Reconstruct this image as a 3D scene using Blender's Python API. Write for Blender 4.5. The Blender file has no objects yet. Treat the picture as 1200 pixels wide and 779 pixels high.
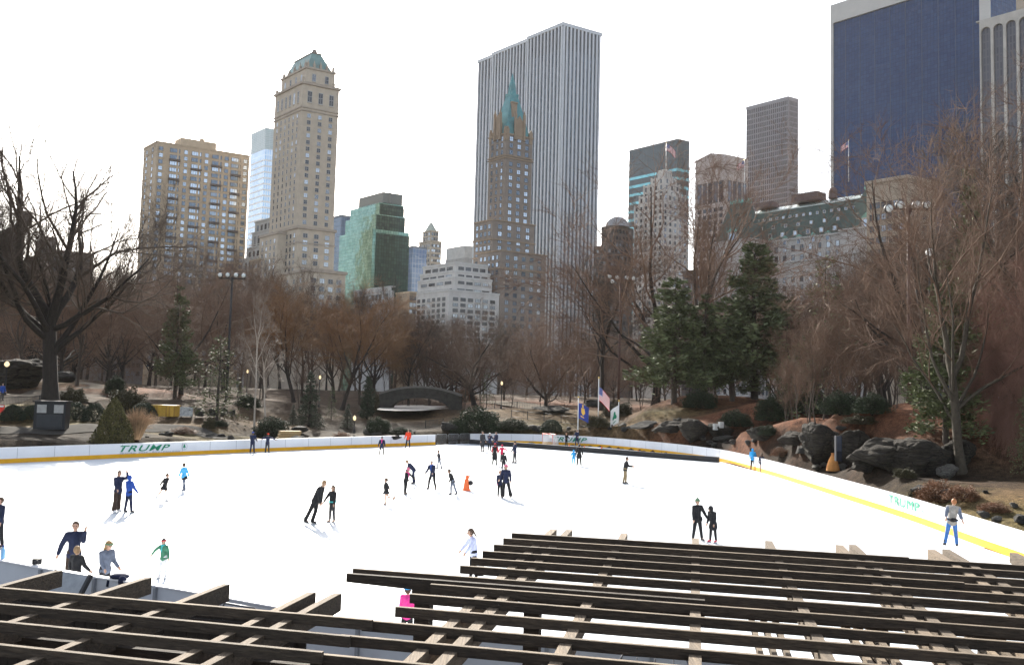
import bpy, bmesh, math, random
import numpy as np
from mathutils import Vector, Matrix
R_ = math.radians
scene = bpy.context.scene
COL = scene.collection
rng = np.random.default_rng(7)
rnd = random.Random(11)

# ------------------------------------------------------------------ camera
CAMZ, F0, CX, CY = 5.4, 1000.0, 600.0, 389.5
PITCH, ROLL = math.atan(0.0715), R_(1.5)
fwd = np.array([0, math.cos(PITCH), math.sin(PITCH)])
u0 = np.array([0, -math.sin(PITCH), math.cos(PITCH)])
x0 = np.array([1.0, 0, 0])
cr = math.cos(ROLL) * x0 + math.sin(ROLL) * u0
cu = -math.sin(ROLL) * x0 + math.cos(ROLL) * u0
CAM = np.array([0, 0, CAMZ])
cam_d = bpy.data.cameras.new('camera'); cam = bpy.data.objects.new('camera', cam_d); COL.objects.link(cam)
cam_d.sensor_fit = 'HORIZONTAL'; cam_d.sensor_width = 36; cam_d.lens = 30.0
cam_d.clip_start = 0.1; cam_d.clip_end = 20000
m = Matrix((cr, cu, -fwd)).transposed().to_4x4(); m.translation = Vector(CAM); cam.matrix_world = m
scene.camera = cam

def ray(px, py):
    d = F0 * fwd + (px - CX) * cr + (CY - py) * cu
    return d / d[1]
def at(px, py, Y):
    return CAM + ray(px, py) * Y
def G(px, py, z=0.0):
    d = ray(px, py); return CAM + d * ((z - CAMZ) / d[2])
def yhor(px): return 461 + math.tan(ROLL) * (px - 600)

# ------------------------------------------------------------------ materials
def _n(nt, t, **k):
    n = nt.nodes.new(t)
    for a, v in k.items():
        if a in n.inputs.keys() if isinstance(a, str) else False: n.inputs[a].default_value = v
        else: setattr(n, a, v)
    return n
MATS = {}
def mat(name, col, rough=0.7, var=0.25, scale=2.0, metal=0.0, spec=0.4, bump=0.0, objrand=0.0, island=0.0, col2=None, emit=None, stretch=None, coord='Object', transl=0.0):
    """principled surface with a noise-mottled base colour, optional per object / per leaf variation"""
    if name in MATS: return MATS[name]
    M = bpy.data.materials.new(name); M.use_nodes = True; nt = M.node_tree
    b = nt.nodes['Principled BSDF']; L = nt.links.new
    b.inputs['Roughness'].default_value = rough; b.inputs['Metallic'].default_value = metal
    b.inputs['Specular IOR Level'].default_value = spec
    tc = nt.nodes.new('ShaderNodeTexCoord'); src = tc.outputs[coord]
    if stretch:
        mp = nt.nodes.new('ShaderNodeMapping'); mp.inputs['Scale'].default_value = stretch; L(src, mp.inputs['Vector']); src = mp.outputs[0]
    nz = nt.nodes.new('ShaderNodeTexNoise'); nz.inputs['Scale'].default_value = scale; nz.inputs['Detail'].default_value = 6; nz.inputs['Roughness'].default_value = 0.65
    L(src, nz.inputs['Vector'])
    rp = nt.nodes.new('ShaderNodeValToRGB'); e = rp.color_ramp.elements
    c2 = col2 if col2 else tuple(min(1, c * (1 + var)) for c in col)
    c1 = col if col2 else tuple(c * (1 - var) for c in col)
    e[0].position = 0.3; e[1].position = 0.7; e[0].color = (*c1, 1); e[1].color = (*c2, 1)
    L(nz.outputs['Fac'], rp.inputs['Fac']); out = rp.outputs['Color']
    for amt, kind in ((objrand, 'o'), (island, 'i')):
        if amt:
            if kind == 'o': s = nt.nodes.new('ShaderNodeObjectInfo').outputs['Random']
            else: s = nt.nodes.new('ShaderNodeNewGeometry').outputs['Random Per Island']
            mr = nt.nodes.new('ShaderNodeMapRange'); mr.inputs['To Min'].default_value = 1 - amt; mr.inputs['To Max'].default_value = 1 + amt
            L(s, mr.inputs['Value'])
            hs = nt.nodes.new('ShaderNodeHueSaturation'); L(mr.outputs[0], hs.inputs['Value']); L(out, hs.inputs['Color']); out = hs.outputs['Color']
    L(out, b.inputs['Base Color'])
    if bump:
        bp = nt.nodes.new('ShaderNodeBump'); bp.inputs['Strength'].default_value = bump; bp.inputs['Distance'].default_value = 0.05
        L(nz.outputs['Fac'], bp.inputs['Height']); L(bp.outputs[0], b.inputs['Normal'])
    if emit:
        b.inputs['Emission Color'].default_value = (*emit[:3], 1); b.inputs['Emission Strength'].default_value = emit[3]
    MATS[name] = M; return M

def glassmat(name, col, bright, metal=0.55, rough=0.12, frac=0.35):
    """window glass, each pane its own tint (blinds, and sky reflection put into the colour)"""
    if name in MATS: return MATS[name]
    M = bpy.data.materials.new(name); M.use_nodes = True; nt = M.node_tree; L = nt.links.new
    b = nt.nodes['Principled BSDF']; b.inputs['Metallic'].default_value = metal; b.inputs['Roughness'].default_value = rough
    g = nt.nodes.new('ShaderNodeNewGeometry'); o = nt.nodes.new('ShaderNodeObjectInfo')
    ad = nt.nodes.new('ShaderNodeMath'); ad.operation = 'ADD'; L(g.outputs['Random Per Island'], ad.inputs[0]); L(o.outputs['Random'], ad.inputs[1])
    ml = nt.nodes.new('ShaderNodeMath'); ml.operation = 'MULTIPLY'; ml.inputs[1].default_value = 7.31; L(ad.outputs[0], ml.inputs[0])
    fr = nt.nodes.new('ShaderNodeMath'); fr.operation = 'FRACT'; L(ml.outputs[0], fr.inputs[0])
    rp = nt.nodes.new('ShaderNodeValToRGB'); e = rp.color_ramp.elements
    e[0].color = (*col, 1); e[1].color = (*bright, 1); e[0].position = 1 - frac - 0.15; e[1].position = 1 - frac + 0.15  # bright end paints sky reflection as well as pale blinds into panes
    L(fr.outputs[0], rp.inputs['Fac']); L(rp.outputs['Color'], b.inputs['Base Color'])
    MATS[name] = M; return M

def panelmat(name, col, col2, uw, vh, mortar, msize=0.06, metal=0.5, rough=0.15, bias=0.0, offset=0.0, wob=0.03):
    """curtain wall: rectangular panes laid in metres over the facade (UV = metres along the wall, height)"""
    if name in MATS: return MATS[name]
    M = bpy.data.materials.new(name); M.use_nodes = True; nt = M.node_tree; L = nt.links.new
    b = nt.nodes['Principled BSDF']; b.inputs['Metallic'].default_value = metal; b.inputs['Roughness'].default_value = rough
    uv = nt.nodes.new('ShaderNodeUVMap'); uv.uv_map = 'UVMap'
    br = nt.nodes.new('ShaderNodeTexBrick'); br.offset = offset; br.squash = 1
    br.inputs['Color1'].default_value = (*col, 1); br.inputs['Color2'].default_value = (*col2, 1); br.inputs['Mortar'].default_value = (*mortar, 1)
    br.inputs['Scale'].default_value = 1; br.inputs['Brick Width'].default_value = uw; br.inputs['Row Height'].default_value = vh
    br.inputs['Mortar Size'].default_value = msize; br.inputs['Mortar Smooth'].default_value = 0.0; br.inputs['Bias'].default_value = bias
    L(uv.outputs[0], br.inputs['Vector']); L(br.outputs['Color'], b.inputs['Base Color'])
    nz = nt.nodes.new('ShaderNodeTexNoise'); nz.inputs['Scale'].default_value = 0.115; nz.inputs['Detail'].default_value = 3; L(uv.outputs[0], nz.inputs['Vector'])
    bp = nt.nodes.new('ShaderNodeBump'); bp.inputs['Strength'].default_value = 1.0; bp.inputs['Distance'].default_value = wob * 10
    L(nz.outputs['Fac'], bp.inputs['Height']); L(bp.outputs[0], b.inputs['Normal'])
    MATS[name] = M; return M

# ------------------------------------------------------------------ objects
ORG = {}
def tag(o, label=None, cat=None, group=None, kind=None):
    if label: o['label'] = label
    if cat: o['category'] = cat
    if group: o['group'] = group
    if kind: o['kind'] = kind
    return o
def thing(name, label, cat, loc=(0, 0, 0), rz=0.0, group=None, scale=None):
    o = bpy.data.objects.new(name, None); COL.objects.link(o); o.empty_display_size = 0.1
    o.location = [float(v) for v in loc]; o.rotation_euler = (0, 0, rz)
    if scale: o.scale = (scale,) * 3 if not hasattr(scale, '__len__') else scale
    ORG[o.name] = np.array(loc, float)
    return tag(o, label, cat, group)
def link(name, me, parent=None, mats=None):
    o = bpy.data.objects.new(name, me); COL.objects.link(o)
    if mats is not None:
        for mm in (mats if isinstance(mats, (list, tuple)) else [mats]): me.materials.append(mm)
    if parent is not None: o.parent = parent
    return o

class MB:
    """collects polygons in numpy blocks and links them as ONE mesh object"""
    def __init__(s): s.V = []; s.F = []; s.MI = []; s.UV = []; s.n = 0; s.sm = []
    def add(s, V, F, mi=0, uv=None, smooth=False):
        V = np.asarray(V, float).reshape(-1, 3)
        for k, f in enumerate(F):
            s.F.append([i + s.n for i in f]); s.MI.append(mi); s.sm.append(smooth)
            s.UV.append(uv[k] if uv is not None else None)
        s.V.append(V); s.n += len(V)
    def quad(s, a, b, c, d, mi=0, uv=None): s.add([a, b, c, d], [[0, 1, 2, 3]], mi, [uv] if uv is not None else None)
    def box(s, c, size, rz=0.0, mi=0, M=None):
        x, y, z = [v / 2 for v in size]
        P = np.array([[-x, -y, -z], [x, -y, -z], [x, y, -z], [-x, y, -z], [-x, -y, z], [x, -y, z], [x, y, z], [-x, y, z]])
        if rz: c_, s_ = math.cos(rz), math.sin(rz); P = P @ np.array([[c_, s_, 0], [-s_, c_, 0], [0, 0, 1]])
        if M is not None: P = P @ np.asarray(M).T
        s.add(P + np.asarray(c, float), [[0, 3, 2, 1], [4, 5, 6, 7], [0, 1, 5, 4], [1, 2, 6, 5], [2, 3, 7, 6], [3, 0, 4, 7]], mi)
    def beam(s, a, b, w, h, mi=0):
        """box from a to b (centre of its top edge line), w wide, h tall, hanging below the line"""
        a = np.asarray(a, float); b = np.asarray(b, float); d = b - a; L = np.linalg.norm(d); d /= L
        sd = np.cross(d, [0, 0, 1]); sd /= np.linalg.norm(sd); up = np.cross(sd, d)
        P = []
        for p in (a, b):
            for sx, zz in ((-1, 0), (1, 0), (1, -h), (-1, -h)): P.append(p + sd * sx * w / 2 + up * zz)
        s.add(P, [[0, 1, 2, 3], [7, 6, 5, 4], [0, 4, 5, 1], [1, 5, 6, 2], [2, 6, 7, 3], [3, 7, 4, 0]], mi)
    def prism(s, poly, z0, z1, mi=0, cap=True, top=None):
        n = len(poly); a = np.array([[p[0], p[1], z0] for p in poly]); tp = poly if top is None else top
        b = np.array([[p[0], p[1], z1] for p in tp])
        Fs = [[i, (i + 1) % n, n + (i + 1) % n, n + i] for i in range(n)]
        uvs = []; acc = 0
        for i in range(n):
            l = math.hypot(*(np.array(poly[(i + 1) % n])[:2] - np.array(poly[i])[:2])); uvs.append([(acc, z0), (acc + l, z0), (acc + l, z1), (acc, z1)]); acc += l
        if cap: Fs += [list(range(n, 2 * n)), list(range(n - 1, -1, -1))]; uvs += [[(0, 0)] * n] * 2
        s.add(np.vstack([a, b]), Fs, mi, uvs)
    def tube(s, P, r, sides=6, mi=0, cap=True, smooth=True):
        P = np.asarray(P, float); n = len(P); r = np.broadcast_to(np.asarray(r, float), (n,))
        T = np.gradient(P, axis=0); T /= np.maximum(np.linalg.norm(T, axis=1, keepdims=True), 1e-9)
        ref = np.array([0, 0, 1.0]) if abs(T[:, 2]).mean() < 0.8 else np.array([1.0, 0, 0])
        A = np.cross(T, ref); A /= np.maximum(np.linalg.norm(A, axis=1, keepdims=True), 1e-9); B = np.cross(T, A)
        th = np.arange(sides) / sides * 2 * np.pi
        V = P[:, None, :] + r[:, None, None] * (np.cos(th)[None, :, None] * A[:, None, :] + np.sin(th)[None, :, None] * B[:, None, :])
        Fs = [[i * sides + j, (i + 1) * sides + j, (i + 1) * sides + (j + 1) % sides, i * sides + (j + 1) % sides] for i in range(n - 1) for j in range(sides)]
        if cap: Fs += [list(range(sides)), list(range((n - 1) * sides, n * sides))[::-1]]
        s.add(V.reshape(-1, 3), Fs, mi, None, smooth)
    def ball(s, c, r, seg=10, rings=6, mi=0, M=None, smooth=True):
        V = []; r = np.broadcast_to(np.asarray(r, float), (3,))
        for i in range(rings + 1):
            t = math.pi * i / rings
            for j in range(seg):
                a = 2 * math.pi * j / seg; V.append([math.sin(t) * math.cos(a), math.sin(t) * math.sin(a), math.cos(t)])
        V = np.array(V) * r
        if M is not None: V = V @ np.asarray(M).T
        Fs = [[i * seg + j, (i + 1) * seg + j, (i + 1) * seg + (j + 1) % seg, i * seg + (j + 1) % seg] for i in range(rings) for j in range(seg)]
        s.add(V + np.asarray(c, float), Fs, mi, None, smooth)
    def lathe(s, c, prof, seg=14, mi=0, smooth=True):
        V = [[r * math.cos(2 * math.pi * j / seg), r * math.sin(2 * math.pi * j / seg), z] for r, z in prof for j in range(seg)]
        n = len(prof)
        Fs = [[i * seg + j, i * seg + (j + 1) % seg, (i + 1) * seg + (j + 1) % seg, (i + 1) * seg + j] for i in range(n - 1) for j in range(seg)]
        s.add(np.array(V) + np.asarray(c, float), Fs, mi, None, smooth)
    def mesh(s, name, org=None):
        V = np.vstack(s.V) if s.V else np.zeros((0, 3))
        if org is not None: V = V - org
        me = bpy.data.meshes.new(name); me.from_pydata(V.tolist(), [], s.F)
        me.polygons.foreach_set('material_index', s.MI); me.polygons.foreach_set('use_smooth', s.sm)
        if any(u is not None for u in s.UV):
            ul = me.uv_layers.new(name='UVMap'); flat = []
            for u, f in zip(s.UV, s.F): flat += [c for p in (u if u is not None else [(0, 0)] * len(f)) for c in p]
            ul.data.foreach_set('uv', flat)
        me.update(); return me
    def build(s, name, mats, parent=None, world=True):
        org = ORG.get(parent.name) if (parent is not None and world) else None
        o = link(name, s.mesh(name, org), parent, mats)
        if org is not None: ORG[o.name] = org
        return o
def np_mesh(name, V, Q, mi=None, smooth=False):
    """big mesh straight from arrays: V n x 3, Q m x k faces of one size"""
    me = bpy.data.meshes.new(name); V = np.asarray(V, np.float32); Q = np.asarray(Q, np.int32)
    me.vertices.add(len(V)); me.vertices.foreach_set('co', V.ravel())
    k = Q.shape[1]; me.loops.add(Q.size); me.loops.foreach_set('vertex_index', Q.ravel())
    me.polygons.add(len(Q)); me.polygons.foreach_set('loop_start', np.arange(0, Q.size, k, dtype=np.int32))
    if mi is not None: me.polygons.foreach_set('material_index', np.asarray(mi, np.int32))
    me.polygons.foreach_set('use_smooth', np.full(len(Q), smooth)); me.update(calc_edges=True); me.validate(); return me
def copy_tree(o, parent=None):
    c = o.copy(); COL.objects.link(c); c.parent = parent
    for ch in list(o.children): copy_tree(ch, c)
    return c
def sstep(a, b, x): t = np.clip((x - a) / (b - a), 0, 1); return t * t * (3 - 2 * t)

# ------------------------------------------------------------------ light, sky
SUN_AZ, SUN_EL = R_(-17), R_(28)
w = bpy.data.worlds.new('World'); scene.world = w; w.use_nodes = True
nt = w.node_tree; bg = nt.nodes['Background']
sky = nt.nodes.new('ShaderNodeTexSky'); sky.sky_type = 'NISHITA'; sky.sun_disc = False
sky.sun_elevation = SUN_EL; sky.sun_rotation = SUN_AZ; sky.air_density = 1.0; sky.dust_density = 2.0; sky.ozone_density = 1.0; sky.altitude = 10
hs = nt.nodes.new('ShaderNodeHueSaturation'); hs.inputs['Saturation'].default_value = 0.5
nt.links.new(sky.outputs[0], hs.inputs['Color']); nt.links.new(hs.outputs[0], bg.inputs['Color']); bg.inputs['Strength'].default_value = 0.115
sl = bpy.data.lights.new('sun', 'SUN'); sl.energy = 4.8; sl.angle = R_(0.6); sl.color = (1.0, 0.94, 0.84)
so = bpy.data.objects.new('sun', sl); COL.objects.link(so)
sd = Vector((math.sin(SUN_AZ) * math.cos(SUN_EL), math.cos(SUN_AZ) * math.cos(SUN_EL), math.sin(SUN_EL)))
so.rotation_euler = sd.to_track_quat('Z', 'Y').to_euler()
vs = scene.view_settings; vs.view_transform = 'Standard'; vs.look = 'None'; vs.gamma = 1; vs.exposure = 1.6; vs.use_curve_mapping = False
scene.cycles.use_denoising = True
scene.cycles.max_bounces = 5; scene.cycles.diffuse_bounces = 3; scene.cycles.glossy_bounces = 3; scene.cycles.transparent_max_bounces = 8
# ------------------------------------------------------------------ rink outline and terrain
WL = [G(-75, 547.0), G(0, 543), G(140, 536.5), G(300, 529.3), G(420, 524.5), G(510, 521)]
WR = [G(551, 519.3), G(600, 519.3), G(640, 520.4), G(700, 523.4), G(760, 529.2), G(805, 534.6), G(840, 540), G(868, 546.5), G(910, 558.5), G(960, 574.5), G(1060, 607), G(1150, 640), G(1200, 658), G(1258, 682)]
NB_PX = [(-60, 647), (0, 656), (50, 665), (100, 673.5), (150, 681), (200, 688.5), (250, 697), (300, 706), (350, 715), (400, 725), (450, 733), (500, 740), (550, 745), (600, 750), (700, 757), (850, 766), (1000, 775), (1150, 784)]
NB = [G(x, y, 1.05) for x, y in NB_PX]
for p in NB: p[2] = 0
corner = [WR[-1] + (1.2, -4.5, 0), WR[-1] + (.6, -8, 0), NB[-1] + (5, 1.2, 0)]
corner[-1][2] = 0
def smooth_line(P, n=6):
    P = [np.asarray(p, float) for p in P]; out = []
    for i in range(len(P) - 1):
        a = P[max(i - 1, 0)]; b = P[i]; c = P[i + 1]; d = P[min(i + 2, len(P) - 1)]
        for k in range(n):
            t = k / n; out.append(0.5 * ((2 * b) + (c - a) * t + (2 * a - 5 * b + 4 * c - d) * t * t + (3 * b - a - 3 * c + d) * t ** 3))
    out.append(P[-1]); return out
WRs = smooth_line(WR, 5); NBs = smooth_line(NB, 4)
left_end = [np.array([NB[0][0] - 6, NB[0][1] + 6, 0]), np.array([WL[0][0] - 4, WL[0][1] - 12, 0])]
POLY = [p[:2] for p in WL] + [p[:2] for p in WRs] + [p[:2] for p in corner] + [p[:2] for p in NBs[::-1]] + [p[:2] for p in left_end]
POLY = np.array(POLY)
def poly_dist(X, Y):
    """signed distance to the rink edge, positive outside"""
    d = np.full(X.shape, 1e9); inside = np.zeros(X.shape, bool); n = len(POLY)
    for i in range(n):
        a = POLY[i]; b = POLY[(i + 1) % n]; e = b - a
        t = np.clip(((X - a[0]) * e[0] + (Y - a[1]) * e[1]) / max(e @ e, 1e-9), 0, 1)
        d = np.minimum(d, np.hypot(X - a[0] - t * e[0], Y - a[1] - t * e[1]))
        c = ((a[1] > Y) != (b[1] > Y)) & (X < (b[0] - a[0]) * (Y - a[1]) / (b[1] - a[1] + 1e-12) + a[0]); inside ^= c
    return np.where(inside, -d, d)
SOIL, GRASS, LEAF, OCHRE, DARK = (.046, .030, .019), (.080, .062, .026), (.105, .045, .024), (.090, .058, .029), (.022, .016, .011)
CPX = [(-150, 505, 70, SOIL), (0, 512, 64, DARK), (0, 498, 72, OCHRE), (100, 512, 68, DARK), (60, 498, 74, GRASS), (60, 476, 80, GRASS), (-100, 470, 90, SOIL), (0, 462, 92, SOIL),
       (100, 449, 118, OCHRE), (0, 442, 140, SOIL), (200, 498, 82, OCHRE), (230, 488, 90, SOIL), (220, 470, 105, SOIL), (150, 456, 118, LEAF), (260, 512, 78, GRASS), (330, 514, 84, DARK),
       (300, 498, 95, OCHRE), (300, 470, 125, SOIL), (420, 507, 98, DARK), (400, 487, 122, SOIL), (470, 503, 104, DARK), (480, 490, 122, OCHRE), (480, 478, 150, SOIL), (560, 500, 103, DARK),
       (545, 480, 135, SOIL), (620, 480, 125, OCHRE), (640, 500, 102, GRASS), (600, 470, 150, LEAF), (660, 488, 116, OCHRE), (700, 486, 116, OCHRE), (700, 505, 101, SOIL), (740, 500, 96, OCHRE),
       (775, 482, 98, GRASS), (800, 470, 100, LEAF), (830, 463, 104, LEAF), (850, 519, 78, DARK), (850, 495, 84, LEAF), (900, 472, 86, LEAF), (900, 505, 74, LEAF), (930, 520, 64, DARK), (960, 552, 56, DARK),
       (960, 490, 66, LEAF), (1000, 482, 62, LEAF), (1050, 478, 58, LEAF), (1090, 470, 64, LEAF), (1150, 482, 55, LEAF), (1080, 560, 45.5, DARK), (1130, 566, 43, SOIL), (1110, 580, 41.5, GRASS), (1180, 575, 39.5, OCHRE),
       (1180, 610, 35, GRASS), (1240, 625, 33, GRASS), (1300, 575, 37, OCHRE), (1300, 480, 55, LEAF), (1500, 480, 50, LEAF)]
CP = []
for px, py, Y, c in CPX:
    p = at(px, py, Y); CP.append((*p, *c))
for X in range(-420, 421, 60): CP.append((X, 230, 5.0, *SOIL)); CP.append((X * 1.5, 330, 4.0, *SOIL)); CP.append((X * 2, 700, 3.5, *DARK))
for X in (-60, -40): CP.append((X, 60, 1.5, *SOIL)); CP.append((X, 30, .6, *SOIL))
for X, Y, z in ((-30, 5, -.1), (0, 5, -.1), (30, 5, -.1), (-30, -60, -.1), (30, -60, -.1), (0, -40, -.1), (26, 15, .2), (32, 22, .8), (-30, 15, 0), (-15, 14, -.1), (0, 11, -.1), (15, 9, -.1)): CP.append((X, Y, z, *DARK))
CP = np.array(CP)
def wave(X, Y, s, ph): return np.sin(X / s + ph + 1.7 * np.sin(Y / (s * 1.3) + ph * 2)) * np.cos(Y / (s * .9) - ph + 1.3 * np.sin(X / (s * 1.7)))
def terrain(X, Y, colour=False):
    X = np.asarray(X, float); Y = np.asarray(Y, float); sh = X.shape; x = X.ravel(); y = Y.ravel()
    num = np.zeros(x.shape); den = np.zeros(x.shape); c = np.zeros((x.size, 3)); dc = np.zeros(x.shape)
    for p in CP:
        s = max(p[1], 20) / 100
        d2 = ((x - p[0]) ** 2 + (y - p[1]) ** 2) / s ** 2 + 1.5
        wgt = d2 ** -1.9; num += wgt * p[2]; den += wgt
        if colour: w2 = d2 ** -2.5; c += w2[:, None] * p[3:6]; dc += w2
    h = num / den
    h = h + (0.16 * wave(x, y, 3.1, .4) + .07 * wave(x, y, 1.1, 1.9)) * np.clip((y - 20) / 20, 0, 1)
    d = poly_dist(x, y); h = np.where(d < 0, -.12, .02 + (h - .02) * sstep(0.1, 2.0, d) if True else h)
    nbx = np.array([p[0] for p in NBs]); nby = np.array([p[1] for p in NBs]); near = y < np.interp(x, nbx, nby) + .6
    h = np.where(near & (x > -45) & (x < 22), -.15, h); h = np.where(y < 10, -.15, h)
    if colour: return h.reshape(sh), (c / dc[:, None])
    return h.reshape(sh)
def th(x, y): return float(terrain(np.array([x]), np.array([y]))[0])
def hit(px, py, y0=28.0, y1=420.0):
    """where the line of sight through a pixel of the photograph meets the ground"""
    Y = np.concatenate([np.arange(y0, 160, .4), np.arange(160, y1, 2.0)]); d = ray(px, py); X = d[0] * Y; Z = CAMZ + d[2] * Y
    h = terrain(X, Y); k = np.nonzero(h >= Z)[0]
    k = k[0] if len(k) else len(Y) - 1
    return np.array([X[k], Y[k], h[k]])
def ground_at(px, Y):
    x = ray(px, 460)[0] * Y; return np.array([x, Y, th(x, Y)])

def axis(lo, hi, steps):
    out = [lo]
    while out[-1] < hi:
        v = out[-1]; out.append(v + next(s for lim, s in steps if v < lim))
    return np.array(out)
xs = axis(-5000, 5000, [(-1000, 1000), (-300, 70), (-110, 10), (-62, 2.5), (60, 0.9), (110, 3), (300, 20), (1e9, 700)])
ys = axis(-2000, 9000, [(-100, 400), (0, 20), (24, 2), (120, 0.9), (170, 2.5), (300, 10), (1000, 100), (1e9, 1000)])
GX, GY = np.meshgrid(xs, ys); H, C = terrain(GX, GY, True)
nx, ny = len(xs), len(ys); idx = np.arange(nx * ny).reshape(ny, nx)
Q = np.stack([idx[:-1, :-1], idx[:-1, 1:], idx[1:, 1:], idx[1:, :-1]], -1).reshape(-1, 4)
gm = np_mesh('ground', np.stack([GX.ravel(), GY.ravel(), H.ravel()], 1), Q, smooth=True)
ca = gm.color_attributes.new('cover', 'FLOAT_COLOR', 'POINT'); ca.data.foreach_set('color', np.hstack([C, np.ones((len(C), 1))]).ravel())
M = bpy.data.materials.new('ground_cover'); M.use_nodes = True; n = M.node_tree; b = n.nodes['Principled BSDF']; b.inputs['Roughness'].default_value = .95; b.inputs['Specular IOR Level'].default_value = .1
at_ = n.nodes.new('ShaderNodeVertexColor'); at_.layer_name = 'cover'; tc = n.nodes.new('ShaderNodeTexCoord')
prev = at_.outputs['Color']
for sc, a, bb in ((.35, .65, 1.35), (2.5, .55, 1.5), (14, .5, 1.6)):
    nz = n.nodes.new('ShaderNodeTexNoise'); nz.inputs['Scale'].default_value = sc; nz.inputs['Detail'].default_value = 5; n.links.new(tc.outputs['Object'], nz.inputs['Vector'])
    mr = n.nodes.new('ShaderNodeMapRange'); mr.inputs['From Min'].default_value = .3; mr.inputs['From Max'].default_value = .7; mr.inputs['To Min'].default_value = a; mr.inputs['To Max'].default_value = bb; n.links.new(nz.outputs['Fac'], mr.inputs['Value'])
    h_ = n.nodes.new('ShaderNodeHueSaturation'); n.links.new(mr.outputs[0], h_.inputs['Value']); n.links.new(prev, h_.inputs['Color']); prev = h_.outputs['Color']
bp = n.nodes.new('ShaderNodeBump'); bp.inputs['Strength'].default_value = .8; bp.inputs['Distance'].default_value = .12; n.links.new(nz.outputs['Fac'], bp.inputs['Height']); n.links.new(bp.outputs[0], b.inputs['Normal'])
n.links.new(prev, b.inputs['Base Color'])
tag(link('ground', gm, None, M), kind='structure')

# ice sheet
ib = MB(); ib.add([[p[0], p[1], 0] for p in POLY], [list(range(len(POLY)))[::-1]])
me = ib.mesh('ice'); bm = bmesh.new(); bm.from_mesh(me); bmesh.ops.triangulate(bm, faces=bm.faces[:]); bmesh.ops.recalc_face_normals(bm, faces=bm.faces[:]); bm.to_mesh(me); bm.free()
if me.polygons[0].normal.z < 0: me.flip_normals()
ice = link('ice', me, None, mat('ice', (.58, .62, .66), rough=.45, var=.04, scale=.5, spec=.2, bump=.02)); tag(ice, kind='structure')

# paved ground in front of the boards, under the pergola
dk = MB(); P0 = [p for p in NBs]
dk.add([[p[0], p[1] - .25, -.03] for p in P0] + [[45, P0[-1][1] - .25, -.03], [45, -8, -.03], [-40, -8, -.03], [-40, P0[0][1], -.03]], [list(range(len(P0) + 4))])
me = dk.mesh('pavement'); bm = bmesh.new(); bm.from_mesh(me); bmesh.ops.triangulate(bm, faces=bm.faces[:]); bmesh.ops.recalc_face_normals(bm, faces=bm.faces[:]); bm.to_mesh(me); bm.free()
if me.polygons[0].normal.z < 0: me.flip_normals()
tag(link('pavement', me, None, mat('pavement', (.016, .013, .011), rough=.9, var=.4, scale=1.5, bump=.3)), kind='structure')

def ribbon(name, pts, width, m_, lift=.05):
    pts = np.array(smooth_line([np.asarray(p, float) for p in pts], 10)); T = np.gradient(pts[:, :2], axis=0); T /= np.linalg.norm(T, axis=1, keepdims=True); N = np.stack([-T[:, 1], T[:, 0]], 1)
    ws = np.linspace(-.5, .5, 7); V = []
    for k, p in enumerate(pts):
        wd = width[0] + (width[1] - width[0]) * k / (len(pts) - 1)
        for a in ws: q = p[:2] + N[k] * a * wd; V.append([q[0], q[1], 0])
    V = np.array(V); zc = np.repeat([th(p[0], p[1]) for p in pts], 7); V[:, 2] = np.maximum(terrain(V[:, 0], V[:, 1]), zc - .3) + lift
    n_ = len(pts); idx = np.arange(n_ * 7).reshape(n_, 7); Q = np.stack([idx[:-1, :-1], idx[1:, :-1], idx[1:, 1:], idx[:-1, 1:]], -1).reshape(-1, 4)
    me = np_mesh(name, V, Q, smooth=True)
    if me.polygons[0].normal.z < 0: me.flip_normals()
    return tag(link(name, me, None, m_), kind='structure')
asph = mat('path_asphalt', (.062, .057, .050), spec=.05, rough=1.0, var=.2, scale=3)
sand = mat('path_gravel', (.105, .088, .07), spec=.05, rough=1.0, var=.2, scale=3)
ribbon('path', [hit(-120, 507), hit(-30, 506), hit(60, 505), hit(140, 502), hit(185, 502), hit(235, 508), hit(275, 514)], (3.2, 3.2), asph)
ribbon('path', [hit(-80, 480), hit(0, 468), hit(60, 459), hit(110, 450), hit(150, 446), hit(190, 443.5)], (4.0, 5.0), sand)
ribbon('path', [hit(570, 470), hit(600, 473), hit(630, 478), hit(655, 485)], (5.0, 4.0), sand)
# the frozen pond under the bridge
pc = at(487, 470, 140); pb = MB(); ring = [[pc[0] + 5.5 * math.cos(a) * (1 + .15 * math.sin(3 * a)), pc[1] + 25 * math.sin(a)] for a in np.linspace(0, 2 * math.pi, 40)[:-1]]
pz = max(th(pc[0] + dx, pc[1] + dy) for dx in (-3, 0, 3) for dy in (-18, -9, 0, 9, 18)) + .05
pb.add([[q[0], q[1], pz] for q in ring], [list(range(39))])
tag(pb.build('pond_water', mat('pond_ice', (.34, .32, .29), rough=.5, var=.2, scale=.4)), kind='structure')
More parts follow.
